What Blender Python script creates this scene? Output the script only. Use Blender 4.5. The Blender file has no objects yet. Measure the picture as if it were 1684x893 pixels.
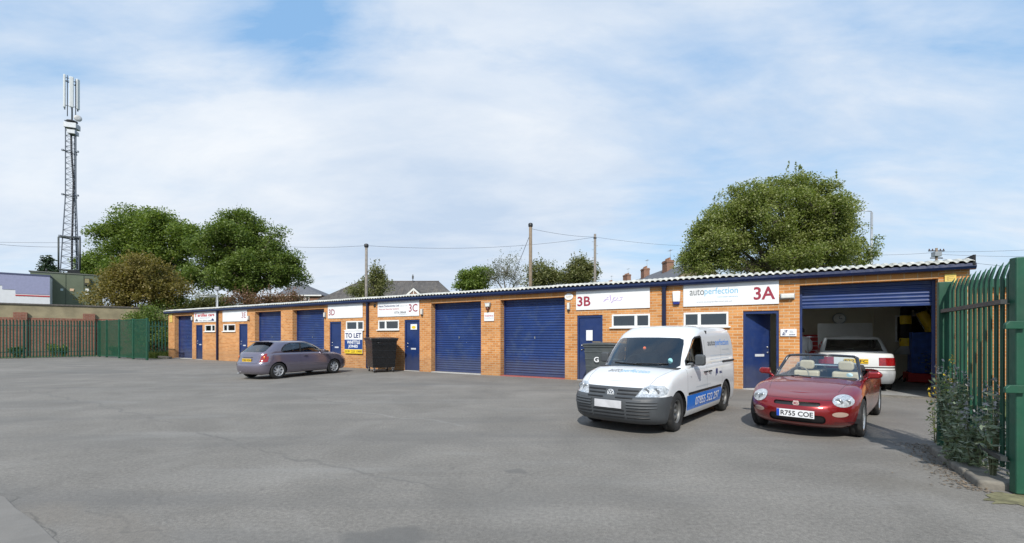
import bpy, bmesh, math, random
import numpy as np
from mathutils import Vector, Matrix
from mathutils.bvhtree import BVHTree
from mathutils.geometry import tessellate_polygon
random.seed(7); RNG = np.random.default_rng(7)
SC = bpy.context.scene; COL = SC.collection
PI = math.pi
CX, HY, F, H = 842.0, 552.5, 750.0, 1.5        # survey of the photograph: centre column, horizon row, focal length, eye height
def ray(px, py, Y): return Vector(((px-CX)/F*Y, Y, H+(HY-py)/F*Y))
def gp(px, py):
    Y = F*H/(py-HY); return Vector(((px-CX)/F*Y, Y, 0))
# ---------------------------------------------------------------- facade frame (x along the wall, y into the building)
KF = 0.03638
def U(px): return 39412*(1/657-1/(px+380))
def ZF(px, py): return H+(HY-py)/(KF*(px+380))
O = Vector(((277-CX)/(KF*657), F/(KF*657), 0))
ANG = -math.atan2(750, 1222)
FM = Matrix.Translation(O) @ Matrix.Rotation(ANG, 4, 'Z')
def L2W(u, y, z=0): return FM @ Vector((u, y, z))
def W2L(v): return FM.inverted() @ v
# ---------------------------------------------------------------- materials
MATS = {}
def srgb(r, g, b):
    f = lambda c: (c/255/12.92) if c/255 <= .04045 else ((c/255+.055)/1.055)**2.4
    return (f(r), f(g), f(b))
class NT:
    def __init__(s, m): s.t = m.node_tree; s.n = s.t.nodes; s.l = s.t.links
    def new(s, typ, **kw):
        n = s.n.new(typ)
        for k, v in kw.items():
            if k.startswith('i_'):
                key = k[2:]; key = int(key) if key.isdigit() else key.replace('_', ' ')
                n.inputs[key].default_value = v
            else: setattr(n, k, v)
        return n
    def ln(s, a, b): s.l.new(a, b)
    def math(s, op, a, b=None, clamp=False):
        n = s.n.new('ShaderNodeMath'); n.operation = op; n.use_clamp = clamp
        for i, v in enumerate((a, b)):
            if v is None: continue
            if hasattr(v, 'links'): s.ln(v, n.inputs[i])
            else: n.inputs[i].default_value = v
        return n.outputs[0]
    def mix(s, fac, a, b, blend='MIX'):
        n = s.n.new('ShaderNodeMix'); n.data_type = 'RGBA'; n.blend_type = blend
        for k, v in ((0, fac), (6, a), (7, b)):
            if hasattr(v, 'links'): s.ln(v, n.inputs[k])
            elif k == 0: n.inputs[k].default_value = v
            else: n.inputs[k].default_value = (*v[:3], 1)
        return n.outputs[2]
    def ramp(s, fac, stops):
        n = s.n.new('ShaderNodeValToRGB'); s.ln(fac, n.inputs[0]); e = n.color_ramp.elements
        while len(e) < len(stops): e.new(.5)
        for i, (p, c) in enumerate(stops):
            e[i].position = p; e[i].color = (c, c, c, 1) if isinstance(c, (int, float)) else (*c[:3], 1)
        return n.outputs[0]
    def noise(s, vec, scale, detail=4, rough=.55, dist=0):
        n = s.new('ShaderNodeTexNoise'); n.inputs['Scale'].default_value = scale; n.inputs['Detail'].default_value = detail
        n.inputs['Roughness'].default_value = rough; n.inputs['Distortion'].default_value = dist
        if vec is not None: s.ln(vec, n.inputs['Vector'])
        return n.outputs['Fac']
def newmat(name):
    m = bpy.data.materials.new(name); m.use_nodes = True; t = NT(m)
    return m, t, t.n['Principled BSDF']
def pm(name, col, rough=.5, metal=0., var=.12, vscale=6., bump=.0, bscale=60., coat=0., spec=.5, dirt=None, dirtf=.0, dscale=3., trans=0., low=None):
    """plain painted / moulded material with slight procedural unevenness"""
    if name in MATS: return MATS[name]
    m, t, b = newmat(name)
    tc = t.new('ShaderNodeTexCoord').outputs['Object']
    n1 = t.noise(tc, vscale, 5)
    f = t.ramp(n1, [(.3, 1-var), (.7, 1+var)])
    c = t.mix(1.0, col, f, 'MULTIPLY')
    if dirt:
        d = t.noise(tc, dscale, 6, .65)
        c = t.mix(t.ramp(d, [(.5, 0.), (.78, dirtf)]), c, dirt)
    if low:
        sp_ = t.new('ShaderNodeSeparateXYZ'); t.ln(tc, sp_.inputs[0]); lz = t.ramp(t.math('ADD', sp_.outputs[2], t.math('MULTIPLY', t.noise(tc, 3.5, 6, .7), -.9)), [(.0, .42), (.35, 0.)]); c = t.mix(lz, c, low)
    t.ln(c, b.inputs['Base Color'])
    b.inputs['Metallic'].default_value = metal
    r = t.ramp(t.noise(tc, vscale*2.3, 4), [(.3, max(rough-.07, .02)), (.7, min(rough+.09, 1))]); t.ln(r, b.inputs['Roughness'])
    b.inputs['Coat Weight'].default_value = coat; b.inputs['Coat Roughness'].default_value = .04
    b.inputs['Specular IOR Level'].default_value = spec
    if trans: b.inputs['Transmission Weight'].default_value = trans
    if bump:
        bn = t.new('ShaderNodeBump'); bn.inputs['Strength'].default_value = bump; bn.inputs['Distance'].default_value = .01
        t.ln(t.noise(tc, bscale, 4), bn.inputs['Height']); t.ln(bn.outputs[0], b.inputs['Normal'])
    MATS[name] = m; return m
def glassmat(name, tint, mixf, rough=.03):
    """thin pane: tinted see-through, mirror-like towards grazing angles"""
    if name in MATS: return MATS[name]
    m, t, b = newmat(name)
    gl = t.new('ShaderNodeBsdfGlossy'); gl.inputs[0].default_value = (.95, .97, 1, 1); gl.inputs[1].default_value = rough
    tr = t.new('ShaderNodeBsdfTransparent'); tr.inputs[0].default_value = (*tint, 1)
    fr = t.new('ShaderNodeFresnel'); fr.inputs[0].default_value = 1.5
    mx = t.new('ShaderNodeMixShader'); t.ln(t.math('ADD', t.math('MULTIPLY', fr.outputs[0], 1.5), mixf, True), mx.inputs[0])
    t.ln(tr.outputs[0], mx.inputs[1]); t.ln(gl.outputs[0], mx.inputs[2])
    t.ln(mx.outputs[0], t.n['Material Output'].inputs[0])
    MATS[name] = m; return m
def carpaint(name, col, metal, rough=.32, flake=.1):
    if name in MATS: return MATS[name]
    m, t, b = newmat(name)
    tc = t.new('ShaderNodeTexCoord').outputs['Object']
    fl = t.noise(tc, 900, 2)
    c = t.mix(1.0, col, t.ramp(fl, [(.3, 1-flake), (.7, 1+flake)]), 'MULTIPLY')
    sep = t.new('ShaderNodeSeparateXYZ'); t.ln(tc, sep.inputs[0])
    low = t.math('MULTIPLY', t.ramp(sep.outputs[2], [(.15, .35), (.5, .0)]), t.noise(tc, 5, 6, .7))
    c = t.mix(low, c, (.16, .14, .12))
    t.ln(c, b.inputs['Base Color']); b.inputs['Metallic'].default_value = metal
    b.inputs['Roughness'].default_value = rough
    b.inputs['Coat Weight'].default_value = .9; t.ln(t.ramp(t.noise(tc, 6, 5), [(.35, .03), (.75, .13)]), b.inputs['Coat Roughness'])
    MATS[name] = m; return m
def brickmat(name, c1, c2, mortar, bw=.25, bh=.083, stain=.0, rough=.85, streak=.25):
    if name in MATS: return MATS[name]
    m, t, b = newmat(name)
    tcn = t.new('ShaderNodeTexCoord'); tc = tcn.outputs['Object']; nor = tcn.outputs['Normal']
    s = t.new('ShaderNodeSeparateXYZ'); t.ln(tc, s.inputs[0]); sn = t.new('ShaderNodeSeparateXYZ'); t.ln(nor, sn.inputs[0])
    side = t.math('GREATER_THAN', t.math('ABSOLUTE', sn.outputs[0]), .6)
    uu = t.math('ADD', t.math('MULTIPLY', s.outputs[0], t.math('SUBTRACT', 1.0, side)), t.math('MULTIPLY', s.outputs[1], side))
    cb = t.new('ShaderNodeCombineXYZ'); t.ln(uu, cb.inputs[0]); t.ln(s.outputs[2], cb.inputs[1])
    br = t.new('ShaderNodeTexBrick'); t.ln(cb.outputs[0], br.inputs['Vector']); br.offset = .5
    br.inputs['Scale'].default_value = 1; br.inputs['Brick Width'].default_value = bw; br.inputs['Row Height'].default_value = bh
    br.inputs['Mortar Size'].default_value = .0085; br.inputs['Mortar Smooth'].default_value = .15
    br.inputs['Color1'].default_value = (*c1, 1); br.inputs['Color2'].default_value = (*c2, 1); br.inputs['Mortar'].default_value = (*mortar, 1)
    n1 = t.noise(cb.outputs[0], 1.1, 6, .6); n2 = t.noise(cb.outputs[0], 45, 3)
    c = t.mix(1.0, br.outputs['Color'], t.ramp(n1, [(.3, .84), (.7, 1.12)]), 'MULTIPLY')
    c = t.mix(1.0, c, t.ramp(n2, [(.3, .86), (.7, 1.12)]), 'MULTIPLY')
    # rising damp / splash staining near the ground, with a ragged edge of its own
    low = t.math('MULTIPLY', t.ramp(t.math('ADD', s.outputs[2], t.math('MULTIPLY', n1, -.7)), [(.0, 1.), (.45, 0.)]), stain)
    c = t.mix(low, c, (.20, .15, .10))
    ms = t.new('ShaderNodeMapping'); ms.inputs['Scale'].default_value = (3.2, .35, 1); t.ln(cb.outputs[0], ms.inputs[0])
    c = t.mix(t.ramp(t.noise(ms.outputs[0], 1.6, 5, .6), [(.55, 0.), (.8, streak)]), c, (.30, .24, .17))
    t.ln(c, b.inputs['Base Color']); b.inputs['Roughness'].default_value = rough; b.inputs['Specular IOR Level'].default_value = .2
    bp = t.new('ShaderNodeBump'); bp.inputs['Strength'].default_value = .6; bp.inputs['Distance'].default_value = .008
    h = t.math('ADD', t.math('MULTIPLY', br.outputs['Fac'], -1.0), t.math('MULTIPLY', n2, .4)); t.ln(h, bp.inputs['Height']); t.ln(bp.outputs[0], b.inputs['Normal'])
    MATS[name] = m; return m
def leafmat(name, cols, transl=.35, rough=.5):
    if name in MATS: return MATS[name]
    m, t, b = newmat(name)
    g = t.new('ShaderNodeNewGeometry'); tc = t.new('ShaderNodeTexCoord').outputs['Object']
    r = g.outputs['Random Per Island']; n = t.noise(tc, .9, 4, .6)
    k = t.math('ADD', t.math('MULTIPLY', r, .55), t.math('MULTIPLY', n, .6), True)
    c = t.ramp(k, [(i/(len(cols)-1)*.7+.12, cc) for i, cc in enumerate(cols)])
    t.ln(c, b.inputs['Base Color']); b.inputs['Roughness'].default_value = rough; b.inputs['Specular IOR Level'].default_value = .35
    tl = t.new('ShaderNodeBsdfTranslucent'); t.ln(t.mix(1.0, c, (1.25, 1.3, .6), 'MULTIPLY'), tl.inputs[0])
    mx = t.new('ShaderNodeMixShader'); mx.inputs[0].default_value = transl
    t.ln(b.outputs[0], mx.inputs[1]); t.ln(tl.outputs[0], mx.inputs[2]); t.ln(mx.outputs[0], t.n['Material Output'].inputs[0])
    MATS[name] = m; return m
# ---------------------------------------------------------------- object helpers
def tag(o, label=None, cat=None, group=None, kind=None):
    if label: o['label'] = label
    if cat: o['category'] = cat
    if group: o['group'] = group
    if kind: o['kind'] = kind
    return o
def empty(name, loc=(0, 0, 0), rz=0, label=None, cat=None, group=None):
    o = bpy.data.objects.new(name, None); COL.objects.link(o); o.location = loc; o.rotation_euler = (0, 0, rz); o.empty_display_size = .2
    return tag(o, label, cat, group)
def copy_tree(o, parent=None):
    c = o.copy(); COL.objects.link(c)
    if parent: c.parent = parent
    for ch in list(o.children): copy_tree(ch, c)
    return c
class MB:
    def __init__(s): s.v = []; s.f = []; s.mi = []; s.sm = []
    def add(s, vs, fs, mi=0, sm=False):
        o = len(s.v); s.v += [tuple(v) for v in vs]
        for f in fs: s.f.append(tuple(i+o for i in f)); s.mi.append(mi); s.sm.append(sm)
        return s
    def box(s, x0, x1, y0, y1, z0, z1, mi=0, M=None):
        vs = [Vector(p) for p in ((x0, y0, z0), (x1, y0, z0), (x1, y1, z0), (x0, y1, z0), (x0, y0, z1), (x1, y0, z1), (x1, y1, z1), (x0, y1, z1))]
        if M is not None: vs = [M @ v for v in vs]
        return s.add(vs, [(0, 3, 2, 1), (4, 5, 6, 7), (0, 1, 5, 4), (1, 2, 6, 5), (2, 3, 7, 6), (3, 0, 4, 7)], mi)
    def quad(s, a, b, c, d, mi=0): return s.add([a, b, c, d], [(0, 1, 2, 3)], mi)
    def tube(s, pts, r, n=8, mi=0, cap=True, sm=True):
        pts = [Vector(p) for p in pts]; rs = r if isinstance(r, (list, tuple)) else [r]*len(pts)
        vs = []; up = None
        for i, p in enumerate(pts):
            d = (pts[min(i+1, len(pts)-1)]-pts[max(i-1, 0)])
            d = d.normalized() if d.length > 1e-9 else Vector((0, 0, 1))
            if up is None: up = d.orthogonal().normalized()
            else:
                up = up-d*up.dot(d); up = up.normalized() if up.length > 1e-6 else d.orthogonal().normalized()
            w = d.cross(up)
            for k in range(n):
                a = 2*PI*(k+.5)/n; vs.append(p+(up*math.cos(a)+w*math.sin(a))*rs[i])
        fs = [(i*n+k, i*n+(k+1) % n, (i+1)*n+(k+1) % n, (i+1)*n+k) for i in range(len(pts)-1) for k in range(n)]
        s.add(vs, fs, mi, sm)
        if cap:
            o = len(s.v)-len(vs); s.f += [tuple(o+k for k in reversed(range(n))), tuple(o+(len(pts)-1)*n+k for k in range(n))]; s.mi += [mi]*2; s.sm += [False]*2
        return s
    def lathe(s, prof, n=24, axis='z', c=(0, 0, 0), mi=0, sm=True, closed=False):
        """prof: list of (r, h) along the axis"""
        vs = []
        for r, h in prof:
            for k in range(n):
                a = 2*PI*k/n; x, y = r*math.cos(a), r*math.sin(a)
                p = (x, y, h) if axis == 'z' else ((x, h, y) if axis == 'y' else (h, x, y))
                vs.append((p[0]+c[0], p[1]+c[1], p[2]+c[2]))
        m = len(prof); fs = []
        for i in range(m if closed else m-1):
            for k in range(n): fs.append((i*n+k, i*n+(k+1) % n, ((i+1) % m)*n+(k+1) % n, ((i+1) % m)*n+k))
        return s.add(vs, fs, mi, sm)
    def prism(s, poly, a, b, axis='y', mi=0):
        """poly in the two other axes (x,z for 'y'; y,z for 'x'; x,y for 'z'), extruded from a to b"""
        def P(p, h): return (p[0], h, p[1]) if axis == 'y' else ((h, p[0], p[1]) if axis == 'x' else (p[0], p[1], h))
        n = len(poly); vs = [P(p, a) for p in poly]+[P(p, b) for p in poly]
        fs = [tuple(range(n)), tuple(range(2*n-1, n-1, -1))]+[(i, i+n, (i+1) % n+n, (i+1) % n) for i in range(n)]
        return s.add(vs, fs, mi)
    def build(s, name, mats, parent=None, bevel=0, seg=2, smooth=None):
        me = bpy.data.meshes.new(name); me.from_pydata(s.v, [], s.f)
        mats = mats if isinstance(mats, (list, tuple)) else [mats]
        for m in mats: me.materials.append(m)
        me.polygons.foreach_set('material_index', s.mi); me.polygons.foreach_set('use_smooth', s.sm if smooth is None else [smooth]*len(s.f))
        bm = bmesh.new(); bm.from_mesh(me); bmesh.ops.recalc_face_normals(bm, faces=bm.faces); bm.to_mesh(me); bm.free()
        o = bpy.data.objects.new(name, me); COL.objects.link(o)
        if parent: o.parent = parent
        if bevel:
            b = o.modifiers.new('b', 'BEVEL'); b.width = bevel; b.segments = seg; b.limit_method = 'ANGLE'; b.angle_limit = .6
        return o
def rr(x0, x1, z0, z1, r, n=5):
    """rounded rectangle polygon, counter-clockwise"""
    out = []
    for cx, cz, a0 in ((x1-r, z0+r, -90), (x1-r, z1-r, 0), (x0+r, z1-r, 90), (x0+r, z0+r, 180)):
        for k in range(n+1):
            a = math.radians(a0+90*k/n); out.append((cx+r*math.cos(a), cz+r*math.sin(a)))
    return out
def ell(cx, cz, rx, rz, n=20, rot=0):
    out = []
    for k in range(n):
        a = 2*PI*k/n; x, z = rx*math.cos(a), rz*math.sin(a)
        out.append((cx+x*math.cos(rot)-z*math.sin(rot), cz+x*math.sin(rot)+z*math.cos(rot)))
    return out
# text as 2D triangles fitted to a box (x0..x1, z0..z1) ; returns verts2d, faces
def text2d(s, bold=0.0, shear=0.0):
    cu = bpy.data.curves.new('t', 'FONT'); cu.body = s; cu.size = 1; cu.offset = bold; cu.shear = shear; cu.resolution_u = 3
    o = bpy.data.objects.new('t', cu); COL.objects.link(o); bpy.context.view_layer.update()
    me = o.to_mesh(); vs = [(v.co.x, v.co.y) for v in me.vertices]; fs = [tuple(p.vertices) for p in me.polygons]
    o.to_mesh_clear(); bpy.data.objects.remove(o); bpy.data.curves.remove(cu)
    xs = [v[0] for v in vs]; ys = [v[1] for v in vs]
    return vs, fs, (min(xs), max(xs), min(ys), max(ys))
def fit(s, x0, x1, z0, z1, bold=0.0, shear=0.0):
    vs, fs, (a, b, c, d) = text2d(s, bold, shear)
    return [(x0+(v[0]-a)/(b-a)*(x1-x0), z0+(v[1]-c)/(d-c)*(z1-z0)) for v in vs], fs
def lettering(s, x0, x1, z0, z1, y, mat, parent, bold=0.0, name='lettering', shear=0.0):
    """flat letters facing -y"""
    vs, fs = fit(s, x0, x1, z0, z1, bold, shear)
    me = bpy.data.meshes.new(name); me.from_pydata([(v[0], y, v[1]) for v in vs], [], fs); me.materials.append(mat)
    o = bpy.data.objects.new(name, me); COL.objects.link(o); o.parent = parent; return o
def fastmesh(name, V, Q, mat, parent=None, smooth=False):
    V = np.asarray(V, np.float32); Q = np.asarray(Q, np.int32); me = bpy.data.meshes.new(name)
    me.vertices.add(len(V)); me.vertices.foreach_set('co', V.ravel())
    k = Q.shape[1]; me.loops.add(Q.size); me.loops.foreach_set('vertex_index', Q.ravel())
    me.polygons.add(len(Q)); me.polygons.foreach_set('loop_start', np.arange(0, Q.size, k, dtype=np.int32))
    me.update(); me.validate(); me.materials.append(mat)
    o = bpy.data.objects.new(name, me); COL.objects.link(o)
    if parent: o.parent = parent
    return o

# ---------------------------------------------------------------- camera, world, sun
cam = bpy.data.cameras.new('camera'); cam.sensor_width = 36; cam.lens = 36*F/1684; cam.shift_y = (HY-446.5)/1684
cam.clip_start = .05; cam.clip_end = 3000
co = bpy.data.objects.new('camera', cam); COL.objects.link(co); co.location = (0, 0, H); co.rotation_euler = (PI/2, 0, 0); SC.camera = co
SUN = Vector((-.18, -.984, 0)).normalized(); EL = math.radians(41)
sl = bpy.data.lights.new('sun', 'SUN'); sl.energy = 3.6; sl.angle = math.radians(.9); sl.color = (1, .955, .88)
so = bpy.data.objects.new('sun', sl); COL.objects.link(so)
sd = Vector((SUN.x*math.cos(EL), SUN.y*math.cos(EL), math.sin(EL))); so.rotation_euler = sd.to_track_quat('Z', 'Y').to_euler(); so.location = (0, -20, 30)
w = bpy.data.worlds.new('World'); SC.world = w; w.use_nodes = True; t = NT(w)
sky = t.new('ShaderNodeTexSky'); sky.sky_type = 'NISHITA'; sky.sun_disc = False; sky.sun_elevation = EL
sky.sun_rotation = math.atan2(SUN.x, SUN.y) % (2*PI); sky.air_density = 1.0; sky.dust_density = 1.0; sky.ozone_density = 1.3
gen = t.new('ShaderNodeTexCoord').outputs['Generated']
s3 = t.new('ShaderNodeSeparateXYZ'); t.ln(gen, s3.inputs[0])
zz = t.math('ADD', t.math('MAXIMUM', s3.outputs[2], 0.0), .22)
cmb = t.new('ShaderNodeCombineXYZ'); t.ln(t.math('DIVIDE', s3.outputs[0], zz), cmb.inputs[0]); t.ln(t.math('DIVIDE', s3.outputs[1], zz), cmb.inputs[1])
def blob(px, py, wid, gain):
    """soft region of the sky around one direction"""
    d = Vector(((px-CX)/F, 1, (HY-py)/F)).normalized()
    n = t.new('ShaderNodeVectorMath', operation='DOT_PRODUCT'); t.ln(gen, n.inputs[0]); n.inputs[1].default_value = d
    a = t.math('ARCCOSINE', t.math('MINIMUM', n.outputs['Value'], .99999))
    return t.math('MULTIPLY', t.math('POWER', 2.718, t.math('MULTIPLY', t.math('POWER', t.math('DIVIDE', a, wid), 2.0), -1.0)), gain)
mp = t.new('ShaderNodeMapping'); mp.inputs['Scale'].default_value = (.55, 1.0, 1); mp.inputs['Rotation'].default_value = (0, 0, .5); mp.inputs['Location'].default_value = (3.1, 1.7, 0)
t.ln(cmb.outputs[0], mp.inputs[0])
n_big = t.noise(mp.outputs[0], .9, 9, .58, .35); n_fine = t.noise(mp.outputs[0], 2.6, 8, .6, .5)
dens = t.math('ADD', t.math('MULTIPLY', n_big, .66), t.math('MULTIPLY', n_fine, .34))
cov = dens
for args in ((560, 180, .42, .13), (300, 330, .30, .06), (760, 300, .30, .10), (1350, 230, .40, .075), (1500, 380, .3, .08), (30, 300, .3, .03), (470, 0, .16, -.22), (60, 40, .22, -.10), (1684, 0, .30, -.18), (1130, 290, .14, -.10), (1050, 120, .25, .04), (870, 330, .12, .05)):
    cov = t.math('ADD', cov, blob(*args))
cloud = t.ramp(cov, [(.41, .0), (.49, .42), (.57, .82), (.70, .98)])
# thin high haze everywhere; brighter near the horizon
veil = t.math('ADD', .74, t.math('MULTIPLY', t.ramp(s3.outputs[2], [(.0, 1.), (.35, .0)]), .28))
alpha = t.math('MAXIMUM', veil, t.math('MULTIPLY', cloud, .97))
n_sh = t.math('ADD', t.math('MULTIPLY', t.noise(mp.outputs[0], 1.3, 9, .62, .3), .9), t.math('MULTIPLY', t.noise(mp.outputs[0], 4.5, 8, .6, .6), .30))
sh = t.ramp(t.math('ADD', n_sh, t.math('ADD', t.math('ADD', blob(610, 250, .22, .17), blob(740, 360, .20, .14)), t.math('ADD', blob(440, 90, .22, -.2), blob(280, 290, .22, .07)))), [(.36, 0.), (.86, 1.)])
ccol = t.mix(sh, (8.9, 9.1, 9.3), (5.2, 6.3, 7.85))
skym = t.mix(1.0, sky.outputs[0], (1.3, 1.4, 1.4), 'MULTIPLY')
skym = t.mix(veil, skym, t.mix(t.ramp(s3.outputs[2], [(.0, 0.), (.5, 1.)]), (5.3, 7.1, 8.8), (2.9, 5.3, 8.6)))
allc = t.mix(cloud, skym, ccol)
bg = t.n['Background']; t.ln(allc, bg.inputs[0]); bg.inputs[1].default_value = .088
SC.view_settings.view_transform = 'Standard'; SC.view_settings.look = 'None'; SC.view_settings.exposure = .33; SC.view_settings.gamma = 1
SC.cycles.use_denoising = True; SC.cycles.max_bounces = 8; SC.cycles.transparent_max_bounces = 12

# ---------------------------------------------------------------- shared materials
BRICK = brickmat('orange_brick', (.46, .18, .050), (.61, .285, .10), (.58, .43, .27), stain=.28)
REDBRICK = brickmat('old_red_brick', (.20, .075, .05), (.26, .11, .075), (.26, .2, .16), bw=.3, bh=.11, stain=.4, streak=.5)
BLUE = pm('blue_door_paint', (.010, .028, .115), .38, var=.16, vscale=2.5, bump=.05, dirt=(.05, .07, .13), dirtf=.35, dscale=4, low=(.07, .07, .08))
BLUES = pm('blue_shutter_paint', (.014, .038, .145), .36, var=.16, vscale=1.1, bump=.04, dirt=(.06, .09, .16), dirtf=.65, dscale=2.6, low=(.08, .08, .09))
NAVY = pm('navy_gutter_plastic', (.004, .009, .038), .35, var=.2)
UPVC = pm('white_window_plastic', (.74, .75, .74), .35, var=.05, dirt=(.45, .42, .36), dirtf=.3)
SIGNW = pm('white_sign_board', (.74, .75, .76), .4, var=.04, vscale=2, dirt=(.46, .45, .40), dirtf=.4, dscale=1.5)
CREAM = pm('cream_block_paint', (.52, .48, .38), .8, var=.06, vscale=2, bump=.2, bscale=30)
CONC = pm('grey_concrete', (.17, .155, .13), .95, var=.3, vscale=8, bump=.5, bscale=40)
WHEATH = pm('weathered_roof_sheet', (.52, .515, .47), .8, var=.25, vscale=5, bump=.3, dirt=(.18, .18, .13), dirtf=.75, dscale=3.5)
FELT = pm('black_felt_strip', (.015, .015, .018), .9)
STEEL = pm('brushed_steel', (.5, .5, .5), .35, metal=1)
GALV = pm('galvanised_steel', (.36, .38, .40), .5, metal=.6, var=.15)
BLACKP = pm('black_plastic', (.012, .012, .013), .45)
DARKP = pm('dark_grey_plastic', (.055, .06, .065), .5, bump=.1, bscale=200)
RED = pm('dark_red_print', (.28, .02, .045), .5, var=.04)
GREEN = pm('green_fence_paint', (.008, .070, .038), .52, var=.2, vscale=4, bump=.1, dirt=(.05, .09, .06), dirtf=.4, dscale=5)
GREEND = pm('weathered_green_paint', (.008, .060, .040), .5, var=.25, vscale=4, dirt=(.05, .07, .05), dirtf=.4, dscale=3)
WINGL = glassmat('dark_window_glass', (.32, .37, .38), .05)
CARGL = glassmat('tinted_car_glass', (.50, .57, .57), .045)
CLEARGL = glassmat('clear_car_glass', (.80, .86, .86), .05)
TYRE = pm('black_tyre_rubber', (.014, .014, .014), .8, var=.3, vscale=20, bump=.3, bscale=90, dirt=(.08, .075, .07), dirtf=.5, dscale=6)
ALLOY = pm('silver_wheel_paint', (.55, .56, .57), .3, metal=.8, var=.06, dirt=(.12, .1, .09), dirtf=.4, dscale=12)
CHROME = pm('chrome', (.75, .76, .78), .12, metal=1, var=.03)
PLATEW = pm('white_number_plate', (.72, .73, .74), .35, var=.02); PLATEY = pm('yellow_number_plate', (.72, .46, .015), .35, var=.02)
INTD = pm('dark_car_trim', (.03, .03, .032), .8, var=.2)
LENS = pm('headlamp_reflector', (.60, .61, .61), .22, metal=.55, var=.4, vscale=30, coat=1)
REDL = pm('red_lamp_lens', (.24, .006, .008), .15, var=.3, vscale=20, coat=1)
ORL = pm('orange_lamp_lens', (.75, .2, .02), .15, var=.2, coat=1)
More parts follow.
